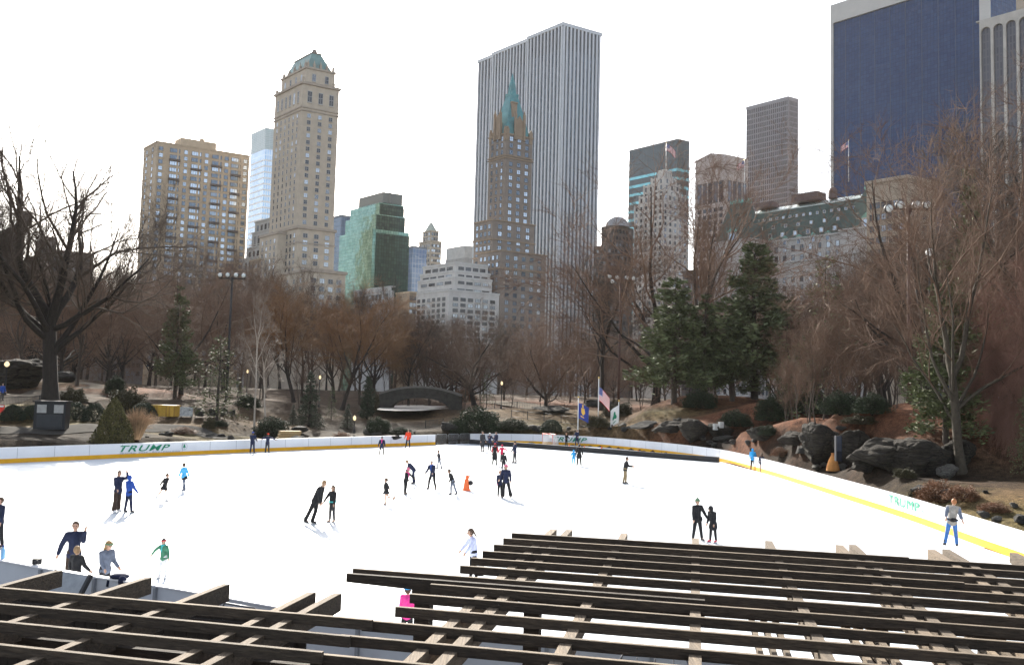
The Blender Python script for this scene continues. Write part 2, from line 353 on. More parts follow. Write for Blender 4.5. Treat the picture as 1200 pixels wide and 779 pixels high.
# ------------------------------------------------------------------ buildings
def proj(p):
    d = np.asarray(p, float) - CAM; z = d @ fwd
    return CX + F0 * (d @ cr) / z, CY - F0 * (d @ cu) / z
DL, DR = np.array([-.68, .733, 0]), np.array([.865, .50, 0])
DL /= np.linalg.norm(DL); DR /= np.linalg.norm(DR)
NL, NR = np.array([-DL[1], DL[0], 0]), np.array([DR[1], -DR[0], 0])     # outward normals of the two visible faces
def solve_w(P, D, px):
    lo, hi = 0.0, 400.0
    s = 1 if proj(P + D * 5)[0] > proj(P)[0] else -1
    for _ in range(50):
        mid = (lo + hi) / 2
        if (proj(P + D * mid)[0] - px) * s < 0: lo = mid
        else: hi = mid
    return lo
def tier(cx, ty, lx, rx, Y, z0=3.0, ly=None):
    """box tower from its near corner (cx,ty at depth Y) and the columns where its left and right roof corners show"""
    P = at(cx, ty, Y)
    if ly is not None:                       # roof height read at the left corner instead
        for _ in range(8):
            wl = solve_w(P, DL, lx); q = P + DL * wl; want = at(lx, ly, q[1])[2]; P[2] = want; P[0] = at(cx, proj(P)[1], Y)[0]
    wl, wr = solve_w(P, DL, lx), solve_w(P, DR, rx)
    return dict(P=np.array([P[0], P[1], 0]), wl=wl, wr=wr, z0=z0, z1=P[2])
def foot(t, inset=0.0):
    P = t['P'] + (DL + DR) * inset; wl, wr = t['wl'] - 2 * inset, t['wr'] - 2 * inset
    return [P, P + DR * wr, P + DR * wr + DL * wl, P + DL * wl]
def zat(t, py, cx=None):
    """height of the near corner edge where the photograph shows row py"""
    px = proj([*t['P'][:2], 60])[0]
    for _ in range(4): p = at(px, py, t['P'][1]); px = proj([*t['P'][:2], p[2]])[0]
    return at(px, py, t['P'][1])[2]

WIN = {}
def win_mesh(style):
    """unit window: 1 wide, 1 tall, glass with frame, mullion and sill standing just proud of the wall (+y is out)"""
    if style in WIN: return WIN[style]
    mb = MB(); mb.quad((-.5, .04, -.5), (.5, .04, -.5), (.5, .04, .5), (-.5, .04, .5), 0)
    t = .06
    for a, b, c, d in ((-.5, -.5, .5, -.5 + t), (-.5, .5 - t, .5, .5), (-.5, -.5 + t, -.5 + t, .5 - t), (.5 - t, -.5 + t, .5, .5 - t)): mb.box(((a + c) / 2, .04, (b + d) / 2), (c - a, .10, d - b), mi=1)
    nm = {'double': 2, 'single': 1, 'quad': 4, 'wide': 3, 'plain': 1}[style]
    for k in range(1, nm): mb.box((-.5 + k / nm, .045, 0), (.05 if nm < 4 else .035, .09, .86), mi=1)
    if style in ('double', 'single'): mb.box((0, .05, 0.02), (.88, .08, .035), mi=1)
    if style != 'plain': mb.box((0, .10, -.54), (1.1, .2, .07), mi=2)
    WIN[style] = mb; return mb

class Bld:
    def __init__(s, name, label, org, group=None, cat='building'):
        s.root = thing(name, label, cat, org, group=group); s.wins = []; s.mats = {}
    def part(s, name, mb, mats): return mb.build(name, mats, s.root)
    def win(s, c, D, N, w, h, style): s.wins.append((c, D, N, w, h, style))
    def grid(s, t, face, cols, rows, w, h, z0, z1, style='single', m0=None, m1=None, u=None):
        P, D, N, W = (t['P'], DL, NL, t['wl']) if face == 'L' else (t['P'], DR, NR, t['wr'])
        m0 = W * .06 if m0 is None else m0; m1 = m0 if m1 is None else m1
        us = u if u is not None else [m0 + (W - m0 - m1) * (i + .5) / cols for i in range(cols)]
        for j in range(rows):
            z = z0 + (z1 - z0) * (j + .5) / rows
            for x in us:
                c = P + D * (x * W if u is not None else x) + N * .01; s.win(np.array([c[0], c[1], z]), D, N, w, h, style)
    def finish(s, glass, frame, sill):
        """the 100 windows that show largest are parts of their own, the rest one mass"""
        if not s.wins: return
        v = sorted(s.wins, key=lambda a: -abs(a[2] @ (CAM - a[0])) / np.linalg.norm(a[0] - CAM) ** 3 * a[3] * a[4])
        meshes = {}
        def place(a):
            c, D, N, w, h, st = a
            return np.array([[D[0] * w * (1 if True else 1), N[0], 0], [D[1] * w, N[1], 0], [0, 0, h]])
        for a in v[:100]:
            st = a[5]
            if st not in meshes:
                me = win_mesh(st).mesh('window'); [me.materials.append(q) for q in (glass, frame, sill)]; meshes[st] = me
            o = bpy.data.objects.new('window', meshes[st]); COL.objects.link(o); o.parent = s.root
            c, D, N, w, h, _ = a
            # local x runs so that y points out of the wall
            X = np.array([N[1], -N[0], 0])
            o.location = c - ORG[s.root.name]; o.rotation_euler = (0, 0, math.atan2(X[1], X[0])); o.scale = (w, 1, h)
        if len(v) > 100:
            mb = MB()
            for a in v[100:]:
                c, D, N, w, h, st = a; X = np.array([N[1], -N[0], 0]); src = win_mesh(st); V = np.vstack(src.V)
                V2 = c + V[:, :1] * w * X + V[:, 1:2] * N + V[:, 2:] * h * np.array([0, 0, 1]); base = mb.n
                mb.V.append(V2); mb.n += len(V2); mb.F += [[i + base for i in f] for f in src.F]; mb.MI += src.MI; mb.sm += src.sm; mb.UV += src.UV
            o = mb.build('window_glazing', [glass, frame, sill], s.root); o['kind'] = 'stuff'
def cornice(mb, t, z, h, out, mi=0):
    Ps = foot(t, -out); mb.prism(Ps, z, z + h, mi)
def walls(t, mb=None, mi=0, z0=None, z1=None):
    mb = mb or MB(); mb.prism(foot(t), t['z0'] if z0 is None else z0, t['z1'] if z1 is None else z1, mi); return mb
def piers(mb, t, face, n, w, out, z0, z1, mi=0):
    P, D, N, W = (t['P'], DL, NL, t['wl']) if face == 'L' else (t['P'], DR, NR, t['wr'])
    for i in range(n + 1):
        x = min(max(W * i / n, w / 2), W - w / 2)
        a = P + D * (x - w / 2); b = P + D * (x + w / 2); f = N * out; e = -N * .3
        mb.prism([(a + e)[:2], (b + e)[:2], (b + f)[:2], (a + f)[:2]] if face == 'R' else [(b + e)[:2], (a + e)[:2], (a + f)[:2], (b + f)[:2]], z0, z1, mi)
def bands(mb, t, face, zs, h, out, mi=0):
    P, D, N, W = (t['P'], DL, NL, t['wl']) if face == 'L' else (t['P'], DR, NR, t['wr'])
    for z in zs:
        a, b, f, e = P, P + D * W, N * out, -N * .3
        mb.prism([(a + e)[:2], (b + e)[:2], (b + f)[:2], (a + f)[:2]] if face == 'R' else [(b + e)[:2], (a + e)[:2], (a + f)[:2], (b + f)[:2]], z, z + h, mi)
def flagpole_at(p, hgt, label, group=None, r=.12):
    t = thing('flagpole', label, 'flagpole', p, group=group)
    mb = MB(); mb.tube([np.array(p), np.array(p) + (0, 0, hgt)], [r, r * .6], 8); mb.build('pole', mat('pole_white', (.7, .7, .68), rough=.4, var=.1), t)
    mb = MB(); mb.ball(np.array(p) + (0, 0, hgt + r * 1.2), r * 1.5); mb.build('finial', mat('gilt', (.6, .42, .12), rough=.35, metal=.7, var=.1), t)
    return t
F_RED, F_WHT, F_BLU = mat('flag_red', (.55, .04, .05), rough=.9, var=.1), mat('flag_white', (.8, .8, .78), rough=.9, var=.05), mat('flag_blue', (.03, .05, .25), rough=.9, var=.1)
def stripes_flag(p, wid, hgt, dirx, droop, label, group=None):
    """thirteen striped flag with a blue canton, hoist at p (top), flying along dirx and drooping; real cloth with ripples"""
    f = thing('flag', label, 'flag', p, group=group); d = np.array([*dirx, 0.0]); d /= np.linalg.norm(d); nrm = np.array([-d[1], d[0], 0])
    nu, nv = 16, 13; mb = MB()
    def pt(u, v): return np.array(p) + d * wid * u * (1 - .25 * droop) + nrm * .10 * wid * math.sin(u * 7 + v * 1.5) * u + np.array([0, 0, -hgt * v - droop * wid * u ** 1.4])
    for j in range(nv):
        for i in range(nu):
            u0_, u1, v0, v1 = i / nu, (i + 1) / nu, j / nv, (j + 1) / nv
            mi = 2 if (u1 <= .42 and j < 7) else (0 if j % 2 == 0 else 1)
            mb.quad(pt(u0_, v0), pt(u1, v0), pt(u1, v1), pt(u0_, v1), mi)
    o = mb.build('cloth', [F_RED, F_WHT, F_BLU], f); sm = o.modifiers.new('s', 'SOLIDIFY'); sm.thickness = .02
    st = MB()
    for j in range(4):
        for i in range(5):
            c = pt(.05 + i * .08, .05 + j * .13) - nrm * .03; ax = d * .022 * wid; az = np.array([0, 0, .022 * wid])
            st.add([c - ax, c - az, c + ax, c + az], [[0, 1, 2, 3]])
            c = c + nrm * .06; st.add([c - ax, c - az, c + ax, c + az], [[0, 1, 2, 3]])
    st.build('star_pattern', F_WHT, f)
    return f

g_blue = glassmat('glass_pale', (.10, .14, .19), (.42, .50, .60), frac=.4)
g_dark = glassmat('glass_dim', (.035, .04, .05), (.36, .40, .45), frac=.28)
fr_dark = mat('frame_dark', (.05, .05, .055), var=.1); fr_lite = mat('frame_pale', (.40, .40, .39), var=.1)
BR = dict(rough=.9, var=.14, scale=.35)

# 1 far left, behind the big tree
t = tier(24, 264, -70, 30, 300); b = Bld('apartment_building', 'dim grey brown flat topped building glimpsed through the branches of the big elm', t['P'] + (0, 0, 3))
q_ = tier(120, 350, -110, 172, 380); bb = Bld('apartment_row', 'long low grey apartment row behind the woods at the foot of the great elm', q_['P'] + (0, 0, 3)); gsx = mat('stone_dusk', (.15, .13, .12), **BR); bb.part('wall', walls(q_), gsx); mb = MB(); cornice(mb, q_, q_['z1'], 1, .3); bb.part('cornice', mb, gsx); bb.grid(q_, 'L', 26, 9, 1.6, 2, 8, q_['z1'] - 1, 'single'); bb.grid(q_, 'R', 8, 9, 1.6, 2, 8, q_['z1'] - 1, 'single'); bb.finish(g_dark, fr_dark, gsx)
q_ = tier(822, 318, 800, 852, 375); bb = Bld('apartment_row', 'dull grey building filling in low between the art deco building and chateau hotel', q_['P'] + (0, 0, 3)); bb.part('wall', walls(q_), gsx); mb = MB(); cornice(mb, q_, q_['z1'], 1, .3); bb.part('cornice', mb, gsx); bb.grid(q_, 'L', 7, 14, 1.6, 2, 8, q_['z1'] - 1, 'single'); bb.grid(q_, 'R', 6, 14, 1.6, 2, 8, q_['z1'] - 1, 'single'); bb.finish(g_dark, fr_dark, gsx)
st = mat('stone_umber', (.16, .13, .11), **BR)
mb = walls(t); t2 = tier(55, 277, 42, 66, 340); walls(t2, mb); t3 = tier(60, 292, 20, 110, 325); walls(t3, mb); b.part('wall', mb, st); b.grid(t3, 'R', 6, 10, 1.6, 1.9, 20, t3['z1'] - 2, 'single')
mb = MB(); cornice(mb, t, t['z1'], 1.2, .3); c = t['P'] + DL * 2 + DR * 2; mb.box((c[0], c[1], t['z1'] + 3), (3, 3, 5)); b.part('roof', mb, mat('stone_umber_trim', (.2, .17, .15), **BR))
b.grid(t, 'L', 8, 16, 1.6, 1.9, 20, t['z1'] - 2, 'single'); b.grid(t2, 'L', 4, 12, 1.6, 1.9, 30, t2['z1'] - 2, 'single'); b.finish(g_dark, fr_dark, st)

# 2 tan brick slab
t = tier(184, 167, 168.5, 292.6, 450); b = Bld('apartment_tower', 'broad tan brick apartment slab with banded blue windows and a low rooftop block', t['P'] + (0, 0, 3))
tan = mat('brick_tan', (.44, .35, .25), **BR); tand = mat('brick_tan_trim', (.38, .30, .21), **BR)
mb = walls(t); b.part('wall', mb, tan)
mb = MB(); cornice(mb, t, t['z1'], .9, .25); b.part('parapet', mb, tand)
pt_ = dict(t); pt_['P'] = t['P'] + DR * (t['wr'] * .27) + DL * 3; pt_['wr'] = t['wr'] * .38; pt_['wl'] = 9; mb = walls(pt_, None, 0, t['z1'], t['z1'] + 5.6)
c = pt_['P'] + DR * 12 + DL * 3; mb.box((c[0], c[1], t['z1'] + 6.4), (2, 2, 2)); b.part('rooftop_block', mb, tan)
top, rows, fh = t['z1'] - 1.2, 34, 3.52
us = [(189 - 184) / 108.6, (217.5 - 184) / 108.6, (241.5 - 184) / 108.6, (265 - 184) / 108.6, (287.7 - 184) / 108.6]
uq = [(204.8 - 184) / 108.6, (229.5 - 184) / 108.6, (253.5 - 184) / 108.6, (276.3 - 184) / 108.6]
b.grid(t, 'R', 5, rows, 2.1, 2.2, top - rows * fh, top, 'single', u=us); b.grid(t, 'R', 4, rows, 5.3, 2.2, top - rows * fh, top, 'quad', u=uq)
b.grid(t, 'L', 2, rows, 1.8, 2.2, top - rows * fh, top, 'single')
bmz = mat('balcony_bronze', (.075, .055, .05), var=.2)
for q, x in enumerate(uq):
    for j in range(rows // 3):
        z = top - (3 * j + 1 + .5 + (q % 2)) * fh - 1.75; c = t['P'] + DR * x * t['wr'] + NR * .5; mb = MB(); mb.box((c[0], c[1], z), (5.6, 1.1, 1.1), math.atan2(DR[1], DR[0])); b.part('balcony_railing', mb, bmz)
mb = MB(); piers(mb, t, 'R', 9, .9, .25, 3, t['z1']); b.part('pier', mb, tan)
b.finish(g_blue, fr_dark, tand)

# 3 pale blue glass tower
t = tier(311.6, 150.4, 295, 345, 560); b = Bld('office_tower', 'slim pale blue glass tower with thin white floor stripes between two stone towers', t['P'] + (0, 0, 3))
b.part('glass_wall', walls(t), panelmat('glass_sky', (.28, .42, .60), (.38, .52, .70), 1.5, 4.0, (.6, .65, .7), .25, .45, .2))
mb = MB(); zt = t['z1']; bands(mb, t, 'L', np.arange(60, zt - 18, 4.0), .9, .2); bands(mb, t, 'R', np.arange(60, zt - 18, 4.0), .9, .2); b.part('floor_stripe_trim', mb, mat('white_metal', (.68, .70, .73), rough=.4, var=.06))
mb = MB(); tt = dict(t); mb.prism(foot(t, -.12), zt - 14, zt + .5); b.part('crown_screen', mb, panelmat('crown_screen', (.30, .38, .40), (.34, .42, .44), 3, 1.2, (.45, .5, .52), .15, .2, .4))

# 3b light grey stepped block
t = tier(320, 256, 299, 331, 447); b = Bld('stepped_building', 'light grey stepped building squeezed behind the tan hotel tower', t['P'] + (0, 0, 3))
gl = mat('limestone_pale', (.40, .385, .36), **BR); ts = [t, tier(321, 268, 295.5, 333, 443), tier(322, 285, 289, 335, 439), tier(323, 297, 284, 337, 437)]
mb = MB(); [walls(q, mb) for q in ts]; b.part('wall', mb, gl)
mb = MB(); [cornice(mb, q, q['z1'], .8, .3) for q in ts]; b.part('cornice', mb, gl)
for q, nn in zip(ts, (4, 5, 6, 7)): b.grid(q, 'L', nn, 2, 2.2, 4.2, q['z1'] - 11, q['z1'] - 1.5, 'double')
b.grid(ts[2], 'L', 6, 8, 2, 2.2, 30, ts[2]['z1'] - 12, 'double'); b.finish(g_dark, fr_dark, gl)
t = tier(306, 304, 292.5, 322, 423); b = Bld('brick_building', 'small plain brown block with flat roof beside the foot of the tan hotel tower', t['P'] + (0, 0, 3))
b.part('wall', walls(t), mat('stone_brown', (.25, .195, .14), **BR)); mb = MB(); cornice(mb, t, t['z1'], .7, .25); b.part('parapet', mb, tand)
b.grid(t, 'R', 4, 6, 1.6, 2, t['z1'] - 24, t['z1'] - 1, 'single'); b.grid(t, 'L', 4, 6, 1.6, 2, t['z1'] - 24, t['z1'] - 1, 'single'); b.finish(g_dark, fr_dark, tand)

# 4 tan hotel tower with copper mansard
st = mat('limestone_tan', (.47, .40, .315), **BR); sd_ = mat('limestone_tan_trim', (.37, .31, .25), **BR); cop = mat('copper_patina', (.16, .27, .26), rough=.55, var=.25, scale=.25, metal=.15)
sh = tier(354.7, 98, 322.6, 397.6, 415); b = Bld('hotel_tower', 'tall tan stone hotel tower with a green copper mansard roof and stepped shoulders', sh['P'] + (0, 0, 3))
up = tier(359, 80, 330, 392.6, 419); B_ = tier(349, 267.5, 325, 392.5, 405); C_ = tier(360, 318, 309, 405, 394); W_ = tier(326, 274, 304.5, 341, 411)
mb = MB(); [walls(q, mb) for q in (sh, B_, C_, W_)]; walls(up, mb, 0, sh['z1']); b.part('wall', mb, st)
mb = MB(); cornice(mb, sh, sh['z1'], 1.3, .7); cornice(mb, up, up['z1'], 1.0, .5); cornice(mb, B_, B_['z1'], 1.3, .6); cornice(mb, C_, C_['z1'], 1.4, .6); cornice(mb, W_, W_['z1'], 1.2, .5)
for z in (sh['z1'] - 12, sh['z1'] - 13.6, sh['z1'] - 76, sh['z1'] - 92): cornice(mb, sh, z, .7, .35)
for z in (B_['z1'] - 7, B_['z1'] - 19): cornice(mb, B_, z, .6, .3)
b.part('cornice', mb, sd_)
ft = foot(up, .6); tq = tier(366, 56, 345, 377, 423); ftq = foot(dict(tq, wr=max(tq['wr'], 4)))
mb = MB(); mb.prism([p[:2] for p in ft], up['z1'], tq['z1'] - 3, 0, True, [p[:2] for p in ftq]); b.part('mansard_roof', mb, cop)
mb = MB(); tq2 = dict(tq); c = np.mean(ftq, axis=0); mb.prism([p[:2] for p in foot(tq, -.2)], tq['z1'] - 3, tq['z1'] - 2.3); pk = tq['P'] + DR * 2.0 + DL * 1.5; mb.lathe((pk[0], pk[1], tq['z1'] - 2.4), [(1.5, 0), (1.3, 1.4), (.6, 2.2), (0, 2.6)], 8); b.part('roof_crest', mb, mat('copper_brown', (.17, .14, .12), var=.2))
mb = MB()
for face, D, W, N in (('L', DL, up['wl'], NL), ('R', DR, up['wr'], NR)):
    for k in np.linspace(.06, .94, 5):
        c = up['P'] + D * W * k - N * .5; mb.box((c[0], c[1], up['z1'] + 1.5), (1.1, 1.1, 3.2), math.atan2(D[1], D[0])); mb.lathe((c[0], c[1], up['z1'] + 3), [(.5, 0), (.0, 2.2)], 6)
    for k in (.02, .98):
        c = sh['P'] + D * W * 1.1 * k - N * .5; mb.box((c[0], c[1], sh['z1'] + 2.2), (1.1, 1.1, 2.4), math.atan2(D[1], D[0]))
b.part('pinnacle_trim', mb, sd_)
b.grid(sh, 'R', 3, 40, 1.9, 2.1, sh['z1'] - 14 - 40 * 3.35, sh['z1'] - 14, 'double'); b.grid(sh, 'L', 6, 40, 1.2, 2.1, sh['z1'] - 14 - 40 * 3.35, sh['z1'] - 14, 'single')
b.grid(sh, 'R', 3, 1, 2.3, 6, sh['z1'] - 10, sh['z1'] - 2, 'double'); b.grid(sh, 'L', 6, 1, 1.6, 6, sh['z1'] - 10, sh['z1'] - 2, 'double')
b.grid(up, 'R', 2, 1, 2.0, 4, sh['z1'] + 1, up['z1'], 'double'); b.grid(up, 'L', 4, 1, 1.5, 4, sh['z1'] + 1, up['z1'], 'double')
b.grid(B_, 'R', 3, 6, 2.3, 2.2, B_['z1'] - 21, B_['z1'] - 1.5, 'double'); b.grid(B_, 'L', 5, 6, 1.5, 2.2, B_['z1'] - 21, B_['z1'] - 1.5, 'single'); b.grid(W_, 'L', 4, 6, 1.5, 2.2, W_['z1'] - 21, W_['z1'] - 1.5, 'single')
b.grid(C_, 'R', 4, 8, 2.4, 2.3, C_['z1'] - 32, C_['z1'] - 2, 'double'); b.grid(C_, 'L', 6, 8, 1.5, 2.3, C_['z1'] - 32, C_['z1'] - 2, 'single')
b.finish(g_dark, fr_lite, sd_)

# 5 dark strip behind it
t = tier(400, 254, 388, 430, 620); b = Bld('office_tower', 'narrow dark blue tower strip between tan hotel tower and green glass tower', t['P'] + (0, 0, 3))
b.part('glass_wall', walls(t), panelmat('glass_navy', (.05, .08, .13), (.07, .11, .17), 1.6, 3.9, (.03, .04, .06), .12, .5)); mb = MB(); cornice(mb, t, t['z1'], 1.5, .3); b.part('parapet', mb, mat('parapet_slate', (.12, .14, .17), var=.1))

# 6 green glass stepped tower
ts = [tier(449, 225, 421, 471.5, 470), tier(445, 237.5, 410.7, 473.5, 466), tier(441, 250.5, 405, 475, 462), tier(437, 268, 398, 479.5, 458)]
b = Bld('glass_tower', 'stepped green mirror glass office tower with dark grey crown', ts[0]['P'] + (0, 0, 3))
mb = MB(); [walls(q, mb, 0, None, q['z1'] - (6 if k == 0 else 0)) for k, q in enumerate(ts)]; b.part('glass_wall', mb, panelmat('glass_green', (.095, .21, .185), (.17, .31, .275), 1.5, 1.9, (.05, .12, .105), .10, .6, .12))
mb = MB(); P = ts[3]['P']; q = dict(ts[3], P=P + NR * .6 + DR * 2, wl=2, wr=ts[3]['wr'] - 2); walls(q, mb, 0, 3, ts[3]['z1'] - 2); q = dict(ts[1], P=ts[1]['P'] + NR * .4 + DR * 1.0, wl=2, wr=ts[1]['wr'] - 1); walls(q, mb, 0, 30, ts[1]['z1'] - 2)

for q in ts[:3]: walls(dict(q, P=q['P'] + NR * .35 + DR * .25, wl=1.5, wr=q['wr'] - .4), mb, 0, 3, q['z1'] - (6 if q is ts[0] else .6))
b.part('shaded_glass_wall', mb, panelmat('glass_green_shade', (.008, .028, .024), (.022, .06, .045), 1.5, 1.9, (.006, .018, .015), .10, .12, .12))  # darker glass colour paints shade onto the right faces; left stays sky bright
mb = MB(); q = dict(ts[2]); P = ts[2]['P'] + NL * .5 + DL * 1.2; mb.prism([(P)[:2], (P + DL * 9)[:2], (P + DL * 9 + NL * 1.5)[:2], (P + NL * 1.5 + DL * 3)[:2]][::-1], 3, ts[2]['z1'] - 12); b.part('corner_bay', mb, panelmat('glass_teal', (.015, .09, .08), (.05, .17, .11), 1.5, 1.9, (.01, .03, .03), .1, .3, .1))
mb = MB(); mb.prism(foot(ts[0], -.1), ts[0]['z1'] - 6, ts[0]['z1']); c = ts[0]['P'] + DR * 4 + NR * .4; mb.box((c[0], c[1], ts[0]['z1'] - 2), (.8, .8, 7)); b.part('crown_screen', mb, mat('crown_grey', (.13, .145, .14), var=.12, rough=.5))

# 7 blue grid
t = tier(484, 290, 468, 500, 610); MATS['glass_green_shade'].node_tree.nodes['Principled BSDF'].inputs['Specular IOR Level'].default_value = .15
b = Bld('office_building', 'blue gridded glass office block behind the small spired stone tower', t['P'] + (0, 0, 3))
b.part('glass_wall', walls(t), panelmat('glass_blue_grid', (.08, .14, .24), (.11, .18, .30), 2.4, 3.6, (.2, .25, .32), .25, .4)); mb = MB(); cornice(mb, t, t['z1'], 1.2, .2); b.part('parapet', mb, MATS['parapet_slate'])

# 8 little spired tower
t = tier(505, 283, 491, 517.5, 650); b = Bld('spired_tower', 'small grey tan stone tower topped by a pale pyramid and a needle', t['P'] + (0, 0, 3))
sg = mat('stone_greytan', (.31, .265, .21), **BR); up = tier(505, 271, 495.5, 514, 653)
mb = walls(t); walls(up, mb, 0, t['z1']); b.part('wall', mb, sg); c = np.mean(foot(up), axis=0)
mb = MB(); mb.prism([p[:2] for p in foot(up, .5)], up['z1'], up['z1'] + 7, 0, True, [(p[:2] * .25 + c[:2] * .75) for p in foot(up, .5)]); mb.lathe((c[0], c[1], up['z1'] + 7), [(.9, 0), (.25, 3), (.0, 7)], 8); b.part('spire_roof', mb, mat('roof_verdigris', (.30, .34, .30), var=.2))
mb = MB(); cornice(mb, t, t['z1'], 1, .5); cornice(mb, up, up['z1'], .8, .4); b.part('cornice', mb, sg)
for f, nn in (('L', 5), ('R', 5)): b.grid(t, f, nn, 16, 1.4, 2.2, t['z1'] - 62, t['z1'] - 1, 'plain'); b.grid(up, f, 3, 2, 1.6, 2.6, t['z1'] + 1, up['z1'], 'plain')
b.finish(g_dark, fr_dark, sg)

# 9 pale flat block
t = tier(545, 287.5, 523, 558, 620); b = Bld('office_building', 'pale grey flat topped block peeping over the white stepped apartment house', t['P'] + (0, 0, 3))
b.part('wall', walls(t), mat('concrete_pale', (.42, .41, .39), **BR)); mb = MB(); piers(mb, t, 'L', 14, .7, .4, 20, t['z1'] - 9); piers(mb, t, 'R', 8, .7, .4, 20, t['z1'] - 9); b.part('pier_pattern', mb, mat('concrete_pale_rib', (.36, .35, .34), **BR))

# 10 white grey stepped apartment house
ts = [tier(526, 341, 486, 585, 370), tier(533, 326, 490, 576.5, 374), tier(533.5, 318.5, 492.5, 574.6, 377), tier(534, 309, 495.7, 572, 380)]
b = Bld('apartment_house', 'white grey apartment house with terraced upper floors and dark window bands', ts[0]['P'] + (0, 0, 3)); wg = mat('concrete_white', (.52, .50, .475), **BR)
mb = MB(); [walls(q, mb) for q in ts]; b.part('wall', mb, wg); mb = MB(); [cornice(mb, q, q['z1'], .9, .2) for q in ts]; b.part('parapet', mb, mat('concrete_white_trim', (.50, .49, .47), **BR))
z1 = ts[0]['z1'] - 2.0; b.grid(ts[0], 'R', 6, 11, 2.6, 1.6, z1 - 11 * 2.5, z1, 'double'); b.grid(ts[0], 'L', 6, 11, 2.2, 1.6, z1 - 11 * 2.5, z1, 'double')
for q, hh, nn in ((ts[1], 1.4, 4), (ts[2], .9, 4), (ts[3], 2.0, 4)):
    for f, W in (('R', q['wr']), ('L', q['wl'])): b.grid(q, f, nn, 1, W / nn * .68, hh, q['z1'] - 1.0 - hh * 1.2, q['z1'] - .8, 'wide')
b.grid(ts[1], 'R', 4, 1, ts[1]['wr'] / 4 * .8, 1.1, ts[0]['z1'] + .6, ts[0]['z1'] + 2, 'wide'); b.grid(ts[1], 'L', 4, 1, ts[1]['wl'] / 4 * .8, 1.1, ts[0]['z1'] + .6, ts[0]['z1'] + 2, 'wide')
b.finish(g_dark, fr_dark, wg)

# 11 brown stepped tower with the blue green spire
bk = mat('brick_brown', (.21, .175, .15), **BR); tc_ = mat('terracotta', (.27, .20, .14), **BR); sp = mat('copper_bluegreen', (.07, .24, .26), rough=.5, var=.3, scale=.3, metal=.1)
sh = tier(593, 157, 573.5, 624, 400); b = Bld('hotel_tower', 'brown brick hotel tower with ochre gables and a steep blue green spire', sh['P'] + (0, 0, 3))
B_ = tier(577.5, 258, 556, 626.5, 390); C_ = tier(587, 294, 560, 640, 383)
mb = MB(); [walls(q, mb) for q in (sh, B_, C_)]; b.part('wall', mb, bk)
mb = MB(); z_g = sh['z1'] - 10.5
for q, zs in ((sh, (sh['z1'], sh['z1'] - 10.5, sh['z1'] - 11.6)), (B_, (B_['z1'], B_['z1'] - 9, B_['z1'] - 17)), (C_, (C_['z1'], C_['z1'] - 8))):
    for z in zs: cornice(mb, q, z, .55, .45)
b.part('terracotta_band_trim', mb, tc_)
c = np.mean(foot(sh), axis=0); zb = sh['z1']; zz = lambda py: zat(sh, py)
mb = MB(); s0 = foot(sh, .8); lv = [(zb, 1.0), (zz(131), .66), (zz(108), .34), (zz(104), .36), (zz(103.5), .22), (zz(93), .17), (zz(79), .012)]
for (za, ka), (zc, kc) in zip(lv[:-1], lv[1:]):
    mb.prism([(p[:2] * ka + c[:2] * (1 - ka)) for p in s0], za, zc, 0, False, [(p[:2] * kc + c[:2] * (1 - kc)) for p in s0])
b.part('spire_roof', mb, sp)
for D, N, W, zt in ((DL, NL, sh['wl'], 131), (DR, NR, sh['wr'], 133)):
    for k, ww, top in ((.5, .34, zt), (.06, .12, 147), (.94, .12, 147)):
        mb = MB(); w2 = W * ww / 2; a = sh['P'] + D * (W * k - w2) - N * 1.0; e = sh['P'] + D * (W * k + w2) - N * 1.0; n_ = N * 1.25; zt_ = zz(top)
        V = [a, e, e + n_, a + n_]; za = zb - (1.5 if k == .5 else 3); zs = zb + (zt_ - zb) * .62; mid = (a + e) / 2
        P = [np.array([*p[:2], za]) for p in V] + [np.array([*p[:2], zs]) for p in V] + [np.array([*mid[:2], zt_]), np.array([*(mid + n_)[:2], zt_])]
        mb.add(P, [[3, 2, 6, 7], [1, 0, 4, 5], [0, 3, 7, 4], [2, 1, 5, 6], [7, 6, 9], [5, 4, 8], [4, 7, 9, 8], [6, 5, 8, 9], [0, 1, 2, 3]])
        if k == .5:
            for s_ in (-1, 1): q = mid + n_ + D * s_ * w2 * .95; mb.box((q[0], q[1], (za + zs) / 2 + 2), (1.1, 1.1, zs - za + 5), math.atan2(D[1], D[0])); mb.lathe((q[0], q[1], zs + 4.4), [(.6, 0), (0, 2.6)], 6)
        b.part('gable', mb, tc_)
q = sh['P'] + DR * 6.5 + DL * 4; mb = MB(); mb.box((q[0], q[1], zz(136)), (3, 3, 16), .6); mb.box((q[0], q[1], zz(136) + 8.3), (3.5, 3.5, .7), .6); b.part('chimney', mb, tc_)
for q, W, D in ((sh, 0, 0),):
    b.grid(q, 'R', 3, 24, 2.0, 2.1, q['z1'] - 12.5 - 24 * 3.35, q['z1'] - 12.5, 'double'); b.grid(q, 'L', 3, 24, 1.3, 2.1, q['z1'] - 12.5 - 24 * 3.35, q['z1'] - 12.5, 'single')
    b.grid(q, 'R', 3, 3, 2.0, 2.3, q['z1'] - 10, q['z1'] - .3, 'double'); b.grid(q, 'L', 3, 3, 1.4, 2.3, q['z1'] - 10, q['z1'] - .3, 'double')
b.grid(B_, 'R', 4, 9, 2.1, 2.1, B_['z1'] - 31, B_['z1'] - 1, 'double'); b.grid(B_, 'L', 4, 9, 1.6, 2.1, B_['z1'] - 31, B_['z1'] - 1, 'double')
b.grid(C_, 'R', 5, 12, 2.0, 2.0, C_['z1'] - 42, C_['z1'] - 1, 'double'); b.grid(C_, 'L', 5, 12, 1.6, 2.0, C_['z1'] - 42, C_['z1'] - 1, 'single')
b.finish(g_blue, fr_dark, bk)

